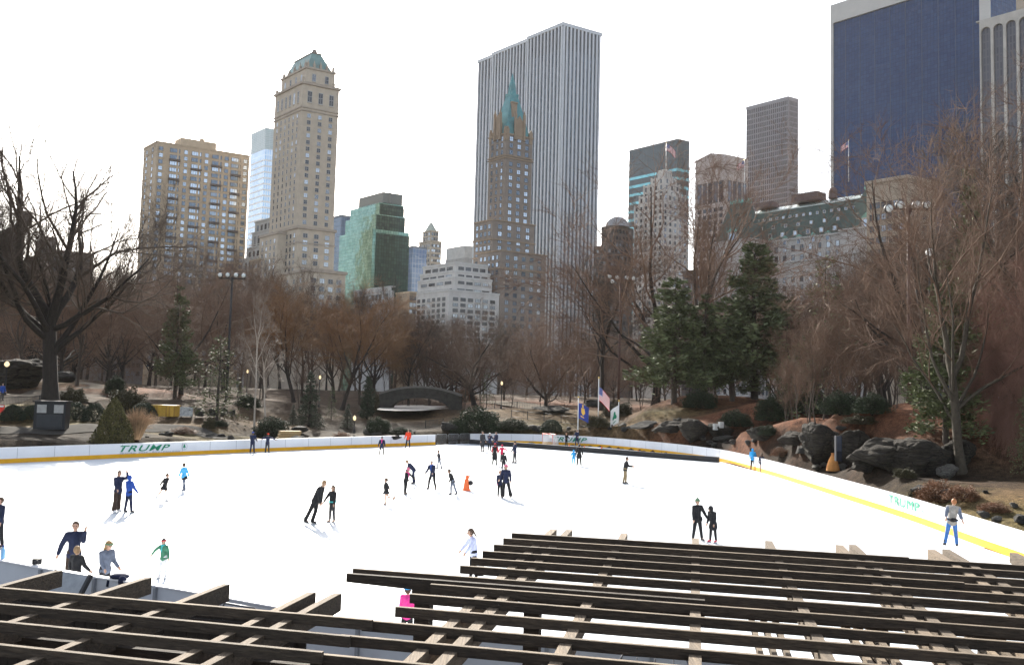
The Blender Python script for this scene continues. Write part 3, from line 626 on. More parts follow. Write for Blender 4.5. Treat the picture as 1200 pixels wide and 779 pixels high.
# 12 white striped tower
t = tier(660, 26.5, 557, 703.5, 470); b = Bld('office_tower', 'huge white marble striped office tower rising behind the brown spired hotel', t['P'] + (0, 0, 3))
wm = mat('marble_white', (.55, .57, .60), rough=.55, var=.06, scale=.3); gz = panelmat('glass_stripe', (.10, .125, .16), (.22, .26, .32), 2.0, 1.9, (.06, .07, .09), .12, .4, .25, bias=-.2)
segs = [(0, .37, 0), (.37, .80, 1.6), (.80, 1.0, 3.2)]; mbw = MB(); mbp = MB(); mbc = MB()
for a, e, back in segs:
    q = dict(t); q['P'] = t['P'] + DL * t['wl'] * a - NL * back; q['wl'] = t['wl'] * (e - a); q['wr'] = t['wr'] - (0 if a == 0 else 4)
    walls(q, mbw, 0, 3, t['z1'] - 15); walls(q, mbc, 0, t['z1'] - 15, t['z1'] - 2.2)
    n_ = round(27 * (e - a)); piers(mbp, q, 'L', n_, .92, .75, 3, t['z1'] - 1.9); mbp.prism(foot(q, -.8), t['z1'] - 2, t['z1'])
q = dict(t); piers(mbp, q, 'R', 10, 1.1, .75, 3, t['z1'] - 1.9)
b.part('glass_wall', mbw, gz); b.part('crown_glass', mbc, panelmat('glass_crown', (.045, .055, .075), (.07, .085, .11), 2.0, 5, (.03, .035, .05), .1, .3, .25)); b.part('marble_pier_pattern', mbp, wm)

# 13 low white building with balustrade, and a tan neighbour
t = tier(458, 340, 415, 462, 330); b = Bld('low_building', 'low white stone building with a long roof balustrade under the green glass tower', t['P'] + (0, 0, 3))
wl_ = mat('stone_white', (.50, .49, .47), **BR); b.part('wall', walls(t), wl_)
mb = MB(); piers(mb, t, 'L', 24, .5, .3, t['z1'] - .2, t['z1'] + 1.3); mb.prism(foot(t, -.3), t['z1'] + 1.3, t['z1'] + 1.7); b.part('balustrade', mb, wl_); b.grid(t, 'L', 10, 2, 1.8, 2.4, t['z1'] - 8, t['z1'] - .5, 'double'); b.finish(g_dark, fr_dark, wl_)
t = tier(480, 343, 464, 488, 345); b = Bld('low_building', 'small tan brick roof block beside the terraced white apartment house', t['P'] + (0, 0, 3)); b.part('wall', walls(t), MATS['stone_brown']); mb = MB(); cornice(mb, t, t['z1'], .6, .2); b.part('parapet', mb, tand); b.grid(t, 'R', 2, 3, 1.6, 1.8, t['z1'] - 9, t['z1'] - .8, 'single'); b.finish(g_dark, fr_dark, tand)

# 14 dark round topped block
t = tier(716, 264, 705, 742, 430); b = Bld('dark_building', 'dark brown round topped building behind bare branches next to striped tower', t['P'] + (0, 0, 3)); db = mat('stone_dark', (.085, .07, .065), **BR)
t2 = tier(711, 287, 696, 736, 420); mb = walls(t); walls(t2, mb); b.part('wall', mb, db); c = np.mean(foot(t), axis=0); r_ = t['wr'] * .45
mb = MB(); mb.lathe((c[0], c[1], t['z1']), [(r_, 0), (r_ * .92, 2), (r_ * .7, 4), (r_ * .35, 5.3), (0, 5.8)], 16); b.part('dome_roof', mb, mat('roof_lead', (.26, .26, .27), rough=.5, var=.15))
b.grid(t, 'R', 6, 5, 1.5, 2, t['z1'] - 18, t['z1'] - 1, 'plain'); b.grid(t2, 'R', 6, 14, 1.6, 2, t2['z1'] - 46, t2['z1'] - 1, 'plain'); b.grid(t2, 'L', 5, 14, 1.6, 2, t2['z1'] - 46, t2['z1'] - 1, 'plain'); b.finish(g_dark, fr_dark, db)

# 15 dark slab with cyan bands
t = tier(794, 163.4, 737.5, 808, 600); b = Bld('office_tower', 'dark grey glass slab with glowing cyan floor bands and blank top', t['P'] + (0, 0, 3))
b.part('glass_wall', walls(t), panelmat('glass_charcoal', (.06, .075, .085), (.075, .095, .105), 1.5, 3.9, (.045, .055, .06), .1, .35, .25))
mb = MB(); zs = np.arange(60, t['z1'] - 19, 6.3); bands(mb, t, 'L', zs, 2.0, .15); bands(mb, t, 'R', zs, 2.0, .15); b.part('cyan_band_trim', mb, mat('glass_cyan', (.22, .55, .60), rough=.15, metal=.4, var=.25, scale=.2))
mb = MB(); mb.prism(foot(t, -.15), t['z1'] - .8, t['z1'] + .4); b.part('parapet', mb, mat('parapet_char', (.10, .11, .115), var=.1))

# 16 white art deco ziggurat
ts = [tier(777, 236, 743.5, 806, 480), tier(777.5, 226, 749, 803, 482), tier(778, 214, 754, 797, 484), tier(778.5, 207, 763, 793, 486), tier(779, 200, 771, 787, 488)]
b = Bld('stepped_building', 'pale stone art deco building stepping up to a narrow crown with a rooftop flag', ts[0]['P'] + (0, 0, 3)); wd = mat('stone_ivory', (.54, .50, .46), **BR)
mb = MB(); [walls(q, mb) for q in ts]; b.part('wall', mb, wd); mb = MB(); [piers(mb, q, f, max(3, int(q['w' + f.lower()] / 3.2)), .8, .35, q['z1'] - 40, q['z1'] + .7) for q in ts for f in 'LR']; b.part('pier_pattern', mb, mat('stone_ivory_rib', (.52, .49, .46), **BR))
for q in ts[1:]: b.grid(q, 'L', max(2, int(q['wl'] / 3.2)), 2, 1.3, 2.4, q['z1'] - 8, q['z1'] - .5, 'plain', m0=0); b.grid(q, 'R', max(2, int(q['wr'] / 3.2)), 2, 1.3, 2.4, q['z1'] - 8, q['z1'] - .5, 'plain', m0=0)
q = ts[0]; b.grid(q, 'L', int(q['wl'] / 3.2), 22, 1.4, 2.0, q['z1'] - 77, q['z1'] - .5, 'plain', m0=0); b.grid(q, 'R', int(q['wr'] / 3.2), 22, 1.4, 2.0, q['z1'] - 77, q['z1'] - .5, 'plain', m0=0)
b.finish(g_dark, fr_dark, wd)
fp = np.array([*(ts[4]['P'] + DL * 2 + DR * 3)[:2], ts[4]['z1']]); hh = 17.0
# 17 tan building with tall upper windows
t = tier(851, 181, 815, 877, 540); b = Bld('office_tower', 'pinkish tan stone tower with a broken pediment and tall dark upper windows', t['P'] + (0, 0, 3)); pk_ = mat('granite_pink', (.40, .34, .31), **BR)
b.part('wall', walls(t), pk_); mb = MB(); q = foot(t); zt = t['z1']
P = [np.array([*p[:2], zt]) for p in q]; m1 = (P[0] + P[3]) / 2 + (0, 0, 3); m2 = (P[1] + P[2]) / 2 + (0, 0, 3); mb.add(P + [m1, m2], [[0, 1, 5, 4], [3, 4, 5, 2], [0, 4, 3], [1, 2, 5]]); b.part('pediment_roof', mb, pk_)
b.grid(t, 'L', 5, 1, 3.2, 14, zt - 31, zt - 16, 'plain'); b.grid(t, 'R', 4, 1, 3.2, 14, zt - 31, zt - 16, 'plain'); b.grid(t, 'L', 5, 16, 2.4, 2.6, zt - 100, zt - 33, 'plain'); b.grid(t, 'R', 4, 16, 2.4, 2.6, zt - 100, zt - 33, 'plain'); b.finish(glassmat('glass_slate', (.03, .04, .06), (.14, .17, .22)), fr_dark, pk_)

# 18 grey gridded slab
t = tier(923.8, 113.6, 875, 935, 560); b = Bld('office_tower', 'grey gridded slab tower standing clear against the white sky', t['P'] + (0, 0, 3))
b.part('glass_wall', walls(t), panelmat('glass_bronze', (.075, .065, .07), (.12, .105, .11), 1.6, 3.7, (.05, .045, .05), .1, .35, .2))
mb = MB(); n_ = 22; piers(mb, t, 'L', n_, .42, .35, 3, t['z1']); piers(mb, t, 'R', 8, .42, .35, 3, t['z1']); zs = np.arange(40, t['z1'], 3.7); bands(mb, t, 'L', zs, .75, .25); bands(mb, t, 'R', zs, .75, .25); mb.prism(foot(t, -.3), t['z1'] - 1.6, t['z1'] + .3); b.part('mullion_pattern', mb, mat('metal_greymauve', (.27, .25, .26), rough=.6, var=.1, scale=.3))

# 20 dark blue slab in a white frame
t = tier(1160, 0, 974.3, 1190, 380, ly=8.5); b = Bld('office_tower', 'vast dark blue glass slab in a white travertine frame', t['P'] + (0, 0, 3))
b.part('glass_wall', walls(t), panelmat('glass_midnight', (.010, .036, .115), (.018, .055, .15), 1.5, 1.95, (.005, .02, .065), .09, .12, .1, wob=.06))
MATS['glass_midnight'].node_tree.nodes['Principled BSDF'].inputs['Specular IOR Level'].default_value = .2
tv = mat('travertine', (.52, .50, .47), rough=.7, var=.06, scale=.2); mb = MB(); W = t['wl']
for a, e in ((0, 4.5), (W - 1.3, W)):
    p, q = t['P'] + DL * a, t['P'] + DL * e; mb.prism([(q - NL * .4)[:2], (p - NL * .4)[:2], (p + NL * 1)[:2], (q + NL * 1)[:2]], 3, t['z1'] - 9.5)
p, q = t['P'] - NL * .4, t['P'] + DL * W - NL * .4; mb.prism([q[:2], p[:2], (p + NL * 1.4)[:2], (q + NL * 1.4)[:2]], t['z1'] - 9.5, t['z1'] + .5); b.part('travertine_frame', mb, tv)
mb = MB()
for k in range(1, 10): p = t['P'] + DL * (W * k / 10); mb.prism([(p + DL * .12 - NL * .3)[:2], (p - DL * .12 - NL * .3)[:2], (p - DL * .12 + NL * .12)[:2], (p + DL * .12 + NL * .12)[:2]], 3, t['z1'] - 9.5)
b.part('mullion_pattern', mb, mat('mullion_blue', (.05, .07, .12), var=.1, rough=.4))

# 21 white tower with arched bays, 22 tan tower behind
t = tier(1290, 0, 1148.5, 1330, 330, ly=27); b = Bld('arched_tower', 'pale concrete tower with tall round arched window bays at the edge', t['P'] + (0, 0, 3)); W = t['wl']
b.part('glass_wall', walls(t, None, 0, 3, t['z1'] - 1), panelmat('glass_plum', (.025, .025, .042), (.06, .06, .085), 1.3, 3.4, (.09, .09, .10), .3, .35, .2))
nb = 9; bw = W / nb; mb = MB(); zt = t['z1']
for k in range(nb):
    a = k * bw; pw = 1.1
    for s0_, s1_ in ((a, a + pw / 2), (a + bw - pw / 2, a + bw)):
        p, q = t['P'] + DL * s0_, t['P'] + DL * s1_; mb.prism([(q - NL * .3)[:2], (p - NL * .3)[:2], (p + NL * 1.1)[:2], (q + NL * 1.1)[:2]], 3, zt)
    r_ = (bw - pw) / 2; cz = zt - 3 - r_; mid = a + bw / 2; n_ = 10
    for i in range(n_):
        t0, t1 = math.pi * i / n_, math.pi * (i + 1) / n_; x0_, x1_ = mid + r_ * math.cos(t0), mid + r_ * math.cos(t1); z0_, z1_ = cz + r_ * math.sin(t0), cz + r_ * math.sin(t1)
        f = lambda x, z, o: np.array([*(t['P'] + DL * x + NL * o)[:2], z])
        mb.quad(f(x0_, z0_, 1.1), f(x0_, zt, 1.1), f(x1_, zt, 1.1), f(x1_, z1_, 1.1)); mb.quad(f(x0_, z0_, 1.1), f(x1_, z1_, 1.1), f(x1_, z1_, -.2), f(x0_, z0_, -.2))
mb.prism(foot(t, -1.1), zt + .002, zt + .6); b.part('arcade_wall', mb, mat('concrete_cream', (.46, .43, .39), **BR))
t = tier(1292, 0, 1169, 1335, 430, ly=-30); b = Bld('office_tower', 'plain tan tower top rising behind the tower with arched bays', t['P'] + (0, 0, 3)); b.part('wall', walls(t), mat('stone_sandy', (.42, .34, .255), **BR)); mb = MB(); cornice(mb, t, t['z1'], 1, .4); b.part('parapet', mb, tand)
b.grid(t, 'L', 12, 30, 1.8, 2.2, 40, t['z1'] - 40, 'plain'); b.finish(g_dark, fr_dark, tand)

# 23 sandstone block
t = tier(1063, 209, 1015.5, 1096, 290); b = Bld('stone_building', 'plain sandstone block behind bare branches right of the chateau hotel', t['P'] + (0, 0, 3)); sn = mat('sandstone', (.40, .32, .24), **BR)
b.part('wall', walls(t), sn); mb = MB(); cornice(mb, t, t['z1'], 1.2, .5); b.part('cornice', mb, sn); b.grid(t, 'L', 6, 12, 1.6, 2.2, t['z1'] - 56, t['z1'] - 6, 'double'); b.grid(t, 'R', 4, 12, 1.6, 2.2, t['z1'] - 56, t['z1'] - 6, 'double'); b.finish(g_dark, fr_dark, sn)

# 19 chateau hotel with green mansard
t = tier(1045, 267, 858, 1100, 305); zt = t['z1']; b = Bld('chateau_hotel', 'white chateau style hotel with a huge dark green mansard roof and copper dormers', t['P'] + (0, 0, 3))
ws = mat('stone_chateau', (.47, .45, .43), **BR); gs = mat('slate_green', (.055, .085, .075), rough=.7, var=.25, scale=.4); cg = mat('copper_mint', (.16, .36, .31), rough=.6, var=.2, scale=.6)
lp = tier(879, 286, 838, 898, 335); rp = tier(1050, 256, 985, 1085, 299)
lp['z1'] = zt; rp['z1'] = zt
mb = walls(t); walls(lp, mb); walls(rp, mb); b.part('wall', mb, ws)
mb = MB()
for q in (t, lp, rp):
    for z, hh_, o_ in ((zt, .7, .6), (zt - 9, .8, .7), (zt - 13, .5, .3)): cornice(mb, q, z, hh_, o_)
b.part('cornice', mb, ws)
lower = foot(t, 0.0); z_m = zt + 13.2
mb = MB(); mb.prism([p[:2] for p in lower], zt + .7, z_m, 0, True, [p[:2] for p in foot(t, 3.2)]); b.part('mansard_roof', mb, gs)
mb = MB(); mb.prism([p[:2] for p in foot(t, 3.0)], z_m, z_m + .4); mb.prism([p[:2] for p in foot(t, 3.2)], z_m + .4, z_m + 2.6, 0, True, [p[:2] for p in foot(t, 7.5)]); b.part('upper_roof', mb, mat('roof_zinc', (.45, .50, .47), rough=.35, var=.12, scale=.4, metal=.3))
for q, top_py in ((lp, 234), (rp, 214)):
    c = np.mean(foot(q), axis=0); ztop = zat(q, top_py); F1 = [(p[:2] * .42 + c[:2] * .58) for p in foot(q)]
    mb = MB(); mb.prism([p[:2] for p in foot(q)], zt + .7, ztop, 0, True, F1); b.part('pavilion_roof', mb, gs)
    mb = MB(); mb.prism(F1, ztop, ztop + .6)
    for p_, q_ in zip(F1, F1[1:] + F1[:1]):
        for k in np.linspace(0, 1, 6)[:-1]: x = p_ + (q_ - p_) * k; mb.lathe((x[0], x[1], ztop + .6), [(.3, 0), (.35, .5), (0, 1.6)], 6)
    b.part('roof_crest', mb, cg)
def dormer(P, D, N, w, h, roofmat, name='dormer'):
    mb = MB(); a = math.atan2(D[1], D[0]); P = np.asarray(P, float)
    c = P - N * .9; mb.box((c[0], c[1], P[2] + h / 2), (w, 2.2, h), a, 0)
    e0, e1, bk0, bk1 = [P + D * s_ * w * .62 + N * (.3 if o_ else -2.4) + np.array([0, 0, h]) for s_, o_ in ((-1, 1), (1, 1), (-1, 0), (1, 0))]; r0, r1 = P + N * .3 + (0, 0, h + w * .5), P - N * 2.4 + (0, 0, h + w * .5)
    mb.add([e0, e1, bk0, bk1, r0, r1], [[0, 1, 4], [0, 4, 5, 2], [1, 3, 5, 4], [2, 5, 3], [0, 2, 3, 1]], 1)
    g = P + N * .22; gx = D * w * .3; mb.add([g - gx + (0, 0, h * .15), g + gx + (0, 0, h * .15), g + gx + (0, 0, h * .85), g - gx + (0, 0, h * .85)], [[0, 1, 2, 3]], 2)
    return b.part(name, mb, [ws, roofmat, g_blue])
W = t['wl']
for zi, n_, w_, h_, off in ((zt + 9.4, 17, 1.15, 1.25, .5), (zt + 5.6, 9, 1.3, 1.5, .35), (zt + 1.7, 9, 1.7, 2.0, .5)):
    inset = 3.2 * (zi - zt) / 13.2
    for k in range(n_):
        P = t['P'] + DL * (W * (.12 + .74 * (k + off) / n_)) - NL * (inset - .1); dormer((P[0], P[1], zi), DL, NL, w_, h_, gs)
for k in range(8): P = t['P'] + DL * (W * (.14 + .72 * (k + .5) / 8)) + NL * .1; dormer((P[0], P[1], zt - 2.2), DL, NL, 2.2, 3.2, cg)
for q in (lp, rp): P = q['P'] + DL * q['wl'] * .5 + NL * .1; dormer((P[0], P[1], zt - .5), DL, NL, 4.2, 4.5, cg)
mb = MB(); q = t['P'] + DL * W * .55 + DR * 6; mb.box((q[0], q[1], z_m + 4), (11, 7, 3.2), math.atan2(DL[1], DL[0])); q = t['P'] + DL * W * .40 + DR * 6; mb.lathe((q[0], q[1], z_m + 2.4), [(1.7, 0), (1.7, 3), (1.2, 4), (0, 4.5)], 12); q = t['P'] + DL * W * .82 + DR * 5; mb.box((q[0], q[1], z_m + 3.4), (8, 5, 2), math.atan2(DL[1], DL[0])); b.part('rooftop_plant', mb, mat('roof_plant', (.12, .08, .075), var=.3))
b.grid(t, 'L', 16, 2, 1.5, 2.4, zt - 9, zt - 1.5, 'plain'); b.grid(t, 'L', 16, 14, 1.4, 2.2, zt - 62, zt - 14, 'plain'); b.grid(lp, 'L', 5, 14, 1.3, 2.2, zt - 62, zt - 14, 'plain'); b.grid(lp, 'R', 4, 14, 1.3, 2.2, zt - 62, zt - 14, 'plain'); b.finish(g_dark, fr_dark, ws)
# flags on the roofs
flagpole_at(fp, zat(ts[4], 166) - ts[4]['z1'], 'white rooftop flagpole on the stepped art deco building', r=.25)
stripes_flag(fp + (0, 0, zat(ts[4], 166) - ts[4]['z1'] - .3), 6.5, 4.0, (1, -.2), .75, 'striped flag hanging from the pole of the stepped art deco building')
fp2 = at(994.5, 213, 311); h2 = at(994.5, 165, 311)[2] - fp2[2]
flagpole_at(fp2, h2, 'white flagpole on the chateau hotel roof before the dark blue slab', r=.16)
stripes_flag(fp2 + (0, 0, h2 - .3), 3.4, 2.2, (-1, .1), .6, 'striped flag flying on the chateau hotel roof against the dark blue slab')
fp3 = at(872.3, 235, 345); h3 = at(871.5, 188, 345)[2] - fp3[2]
flagpole_at(fp3, h3, 'white flagpole on the chateau hotel corner before the pinkish tan tower', r=.15)
stripes_flag(fp3 + (0, 0, h3 - .3), 3.6, 2.3, (-1, .1), .5, 'striped flag on the chateau hotel corner before the pinkish tan tower')
# ------------------------------------------------------------------ vegetation
class Tubes:
    """many tapered tubes gathered fast"""
    def __init__(s): s.V = []; s.Q = []; s.n = 0
    def tube(s, P, r, k=5):
        P = np.asarray(P, float); n = len(P); T = np.gradient(P, axis=0); T /= np.maximum(np.linalg.norm(T, axis=1, keepdims=True), 1e-9)
        ref = np.array([1.0, .2, 0]) if abs(T[0, 2]) > .7 else np.array([0, 0, 1.0]); A = np.cross(T, ref); A /= np.maximum(np.linalg.norm(A, axis=1, keepdims=True), 1e-9); B = np.cross(T, A)
        th_ = np.arange(k) / k * 2 * np.pi; V = P[:, None] + np.asarray(r)[:, None, None] * (np.cos(th_)[None, :, None] * A[:, None] + np.sin(th_)[None, :, None] * B[:, None])
        i = np.arange((n - 1) * k).reshape(n - 1, k) + s.n; j = np.roll(i, -1, 1); s.Q.append(np.stack([i, i + k, j + k, j], -1).reshape(-1, 4)); s.V.append(V.reshape(-1, 3)); s.n += n * k
    def twigs(s, P, r):
        """batch of 3 sided twigs: P is m x 3 points x 3"""
        m_, n, _ = P.shape; k = 3; D = P[:, -1] - P[:, 0]; D /= np.maximum(np.linalg.norm(D, axis=1, keepdims=True), 1e-9); ref = np.where(np.abs(D[:, 2:3]) > .8, [[1.0, 0, 0]], [[0, 0, 1.0]])
        A = np.cross(D, ref); A /= np.linalg.norm(A, axis=1, keepdims=True); B = np.cross(D, A); th_ = np.arange(k) / k * 2 * np.pi; rr = r[:, None] * np.array([1, .75, .3])[None, :n]
        V = P[:, :, None] + rr[:, :, None, None] * (np.cos(th_)[None, None, :, None] * A[:, None, None] + np.sin(th_)[None, None, :, None] * B[:, None, None])
        base = (np.arange(m_) * n * k)[:, None, None] + (np.arange(n - 1) * k)[None, :, None] + np.arange(k)[None, None, :] + s.n
        nxt = (np.arange(m_) * n * k)[:, None, None] + (np.arange(n - 1) * k)[None, :, None] + np.roll(np.arange(k), -1)[None, None, :] + s.n
        s.Q.append(np.stack([base, base + k, nxt + k, nxt], -1).reshape(-1, 4)); s.V.append(V.reshape(-1, 3)); s.n += m_ * n * k
    def mesh(s, name, mm): me = np_mesh(name, np.vstack(s.V), np.vstack(s.Q), smooth=True); me.materials.append(mm); return me
def unit(v): return v / max(np.linalg.norm(v), 1e-9)
def perp_dir(d, ang, az):
    a = unit(np.cross(d, [0.31, .77, .55])); b = np.cross(d, a); return unit(d * math.cos(ang) + (a * math.cos(az) + b * math.sin(az)) * math.sin(ang))

def bare_tree(seed, H, r0, fork=.3, spread=.6, limbs=7, up=.25, n2=6, n3=5, tw=6, twl=.085, droop=0.0, bark=None, twigm=None, lean=(0, 0), twr=.014, wander=.16, leafm=None):
    """returns (trunk mesh, crown mesh): trunk and limbs in one, branches and twigs in the other; root at the origin"""
    rg = np.random.default_rng(seed); T = Tubes(); Cn = Tubes(); TW = []; TR = []
    def path(p, d, L, n, upw, wn):
        P = [p]; q = p.copy(); dd = d.copy()
        for _ in range(n): dd = unit(dd + rg.normal(0, wn, 3) + np.array([0, 0, upw])); q = q + dd * L / n; P.append(q.copy())
        return np.array(P), dd
    tr, td = path(np.array([0, 0, -.4]), unit(np.array([lean[0], lean[1], 1.0])), H * fork + .4, 6, .05, .05)
    flare = np.array([1.5, 1.12] + [1] * 5); T.tube(tr, r0 * np.linspace(1, .82, 7) * flare, 8)
    def sub(P, Rr, d_end, L, level):
        """children along a branch path"""
        n = {1: n2, 2: n3}.get(level, 0)
        for i in range(n):
            t = .28 + .72 * (i + rg.random()) / n; k = t * (len(P) - 1); a = int(min(k, len(P) - 2)); p = P[a] + (P[a + 1] - P[a]) * (k - a); d = unit(P[a + 1] - P[a])
            ang = spread * rg.uniform(.6, 1.25); dd = perp_dir(d, ang, i * 2.4 + rg.uniform(-.6, .6)); l = L * (.62 - .25 * t) * rg.uniform(.75, 1.3); r = Rr[a] * .52
            br, de = path(p, dd, l, 5 if level == 1 else 4, up * .35 - droop * .25 * level, wander); rr = r * np.linspace(1, .30, len(br))
            (T if level == 1 and r > .05 * r0 and False else Cn).tube(br, rr, 4)
            if level == 1: sub(br, rr, de, l, 2); n_t = tw
            else: n_t = tw
            m_ = n_t + (2 if level == 2 else 0)
            for j in range(m_):
                t2 = rg.uniform(.25, 1); k2 = t2 * (len(br) - 1); a2 = int(min(k2, len(br) - 2)); p2 = br[a2] + (br[a2 + 1] - br[a2]) * (k2 - a2); d2 = perp_dir(unit(br[a2 + 1] - br[a2]), rg.uniform(.3, .9), rg.uniform(0, 6.28)); l2 = H * twl * rg.uniform(.5, 1.4)
                d3 = unit(d2 + np.array([0, 0, .25 * up - droop * .7]) + rg.normal(0, .15, 3)); TW.append([p2, p2 + d2 * l2 * .5, p2 + d2 * l2 * .5 + d3 * l2 * .5]); TR.append(twr * rg.uniform(.7, 1.3))
                for _ in range(3):
                    f = rg.uniform(.3, .95); b0 = p2 + d2 * l2 * f * .8; d4 = perp_dir(d2, rg.uniform(.4, .8), rg.uniform(0, 6.28)); l4 = l2 * rg.uniform(.35, .7); d5 = unit(d4 + np.array([0, 0, .15 - droop])); TW.append([b0, b0 + d4 * l4 * .5, b0 + d4 * l4 * .5 + d5 * l4 * .5]); TR.append(twr * .62)
    for i in range(limbs):
        t = 1.0 if i < 3 else .55 + .45 * rg.random(); k = t * 6; a = int(min(k, 5)); p = tr[a] + (tr[a + 1] - tr[a]) * (k - a)
        ang = spread * (rg.uniform(.35, .75) if i < 3 else rg.uniform(.9, 1.5)); d = perp_dir(unit(td * .5 + np.array([0, 0, .5])), ang, i * 2.2 + rg.uniform(-.4, .4)); L = H * (1 - fork) * rg.uniform(.75, 1.08) * (1 if i < 3 else .8)
        P, de = path(p, d, L, 9, up * .22 - droop * .08, .12); rr = r0 * (.62 if i < 3 else .42) * np.linspace(1, .12, len(P)) ** .9; T.tube(P, rr, 6); sub(P, rr, de, L, 1)
    Cn.twigs(np.array(TW), np.array(TR)); return T.mesh('trunk', bark), Cn.mesh('crown', twigm)

bark_d = mat('bark_dark', (.030, .024, .020), rough=.95, var=.35, scale=6, objrand=.35, stretch=(1, 1, .15))
bark_m = mat('bark_brown', (.060, .046, .036), rough=.95, var=.35, scale=6, objrand=.35, stretch=(1, 1, .15))
twig_d = mat('twig_dark', (.055, .041, .031), rough=.9, var=.2, scale=.3, objrand=.3)
twig_p = mat('twig_purple', (.128, .076, .050), rough=.9, var=.25, scale=.25, objrand=.3)
twig_b = mat('twig_brown', (.090, .052, .033), rough=.9, var=.25, scale=.25, objrand=.3)
twig_e = mat('twig_elm', (.080, .058, .043), rough=.9, var=.2, scale=.3)
twig_o = mat('twig_orange', (.16, .082, .034), rough=.9, var=.25, scale=.25, objrand=.15)
twig_r = mat('twig_red', (.17, .088, .064), rough=.9, var=.25, scale=.3, objrand=.15)
bark_w = mat('bark_birch', (.36, .31, .26), rough=.8, var=.3, scale=5)
ORIG = {}
def proto(key, meshes): ORG_ = dict(meshes); ORIG[key] = ORG_
proto('elm', dict(zip(('trunk', 'crown'), bare_tree(1, 24, .72, fork=.30, spread=.72, limbs=12, up=.3, n2=11, n3=6, tw=7, twl=.065, bark=bark_d, twigm=twig_e, twr=.011, wander=.2))))
proto('b0', dict(zip(('trunk', 'crown'), bare_tree(2, 18, .32, fork=.28, spread=.62, limbs=8, n2=7, n3=5, tw=5, twl=.085, bark=bark_m, twigm=twig_p))))
proto('b1', dict(zip(('trunk', 'crown'), bare_tree(3, 18, .28, fork=.36, spread=.5, limbs=8, n2=7, n3=5, tw=5, twl=.08, bark=bark_m, twigm=twig_p))))
proto('b2', dict(zip(('trunk', 'crown'), bare_tree(4, 18, .34, fork=.22, spread=.78, limbs=9, n2=7, n3=5, tw=5, twl=.09, bark=bark_d, twigm=twig_p, up=.15))))
proto('b3', dict(zip(('trunk', 'crown'), bare_tree(5, 18, .26, fork=.42, spread=.45, limbs=8, n2=6, n3=5, tw=6, twl=.08, bark=bark_d, twigm=twig_d))))
proto('c0', dict(zip(('trunk', 'crown'), bare_tree(32, 18, .30, fork=.32, spread=.55, limbs=8, n2=6, n3=5, tw=5, twl=.085, bark=bark_d, twigm=twig_b))))
proto('c1', dict(zip(('trunk', 'crown'), bare_tree(33, 18, .34, fork=.25, spread=.68, limbs=7, n2=6, n3=5, tw=5, twl=.085, bark=bark_d, twigm=twig_b))))
proto('orange', dict(zip(('trunk', 'crown'), bare_tree(6, 18, .34, fork=.3, spread=.55, limbs=8, n2=8, n3=5, tw=6, twl=.10, droop=.25, bark=bark_d, twigm=twig_o, lean=(.18, 0)))))
proto('wide', dict(zip(('trunk', 'crown'), bare_tree(7, 14, .45, fork=.2, spread=.95, limbs=9, n2=8, n3=5, tw=6, twl=.09, bark=bark_d, twigm=twig_p, up=.12, lean=(-.2, 0)))))
proto('sapling', dict(zip(('trunk', 'crown'), bare_tree(8, 10, .09, fork=.3, spread=.4, limbs=6, n2=5, n3=3, tw=5, twl=.1, bark=bark_m, twigm=twig_b, twr=.010))))
proto('birch', dict(zip(('trunk', 'crown'), bare_tree(9, 14, .16, fork=.62, spread=.5, limbs=7, n2=5, n3=3, tw=3, twl=.06, bark=bark_w, twigm=mat('twig_birch', (.20, .16, .13), var=.2), twr=.010))))
proto('weep', dict(zip(('trunk', 'crown'), bare_tree(10, 9, .22, fork=.2, spread=.85, limbs=10, n2=9, n3=6, tw=9, twl=.14, droop=.55, bark=bark_d, twigm=twig_r, twr=.008))))
proto('bank', dict(zip(('trunk', 'crown'), bare_tree(12, 15, .24, fork=.33, spread=.55, limbs=8, n2=6, n3=5, tw=5, twl=.08, bark=mat('bark_olive', (.050, .040, .028), rough=.95, var=.35, scale=6), twigm=twig_b, twr=.009))))
def tree(key, p, H, label, group=None, name='bare_tree', rz=None, base=None, cat='tree', sx=1.0):
    bh = {'elm': 24, 'wide': 14, 'sapling': 10, 'birch': 14, 'weep': 9, 'bank': 15, 'pine': 16, 'pine2': 16, 'pine3': 16, 'fir': 10, 'hemlock': 11, 'column': 6}.get(key, 18); s = H / bh
    t = thing(name, label, cat, p, rnd.uniform(0, 6.28) if rz is None else rz, group, (s * sx, s * sx, s))
    for nm, me in ORIG[key].items(): link(nm, me, t)
    return t
# --- needles and leaves
def leaf_cloud(C, S, n, size, rg, flat=.0, upn=0.0):
    """n small two-triangle leaves around centre C within radii S"""
    d = rg.normal(0, 1, (n, 3)); d /= np.linalg.norm(d, axis=1, keepdims=True); d *= rg.uniform(.35, 1, (n, 1)) ** .5; P = C + d * S
    return P
def leaf_mesh(name, P, size, rg, mm, axis=None, aspect=.4, mats=None, mi=None):
    n = len(P); a = rg.normal(0, 1, (n, 3)) if axis is None else axis + rg.normal(0, .35, (n, 3)); a /= np.linalg.norm(a, axis=1, keepdims=True); b = np.cross(a, rg.normal(0, 1, (n, 3))); b /= np.linalg.norm(b, axis=1, keepdims=True)
    s = size * rg.uniform(.6, 1.4, (n, 1)); V = np.stack([P - a * s * .5, P + b * s * aspect * .5, P + a * s * .5, P - b * s * aspect * .5], 1).reshape(-1, 3); me = np_mesh(name, V, np.arange(4 * n).reshape(n, 4), mi)
    for q in (mats or [mm]): me.materials.append(q)
    return me
nd_g = mat('needle_green', (.105, .122, .054), rough=.75, var=.3, scale=1.2, island=.5, objrand=.15)
nd_d = mat('needle_dark', (.028, .040, .021), rough=.75, var=.3, scale=1.2, island=.5, objrand=.15)
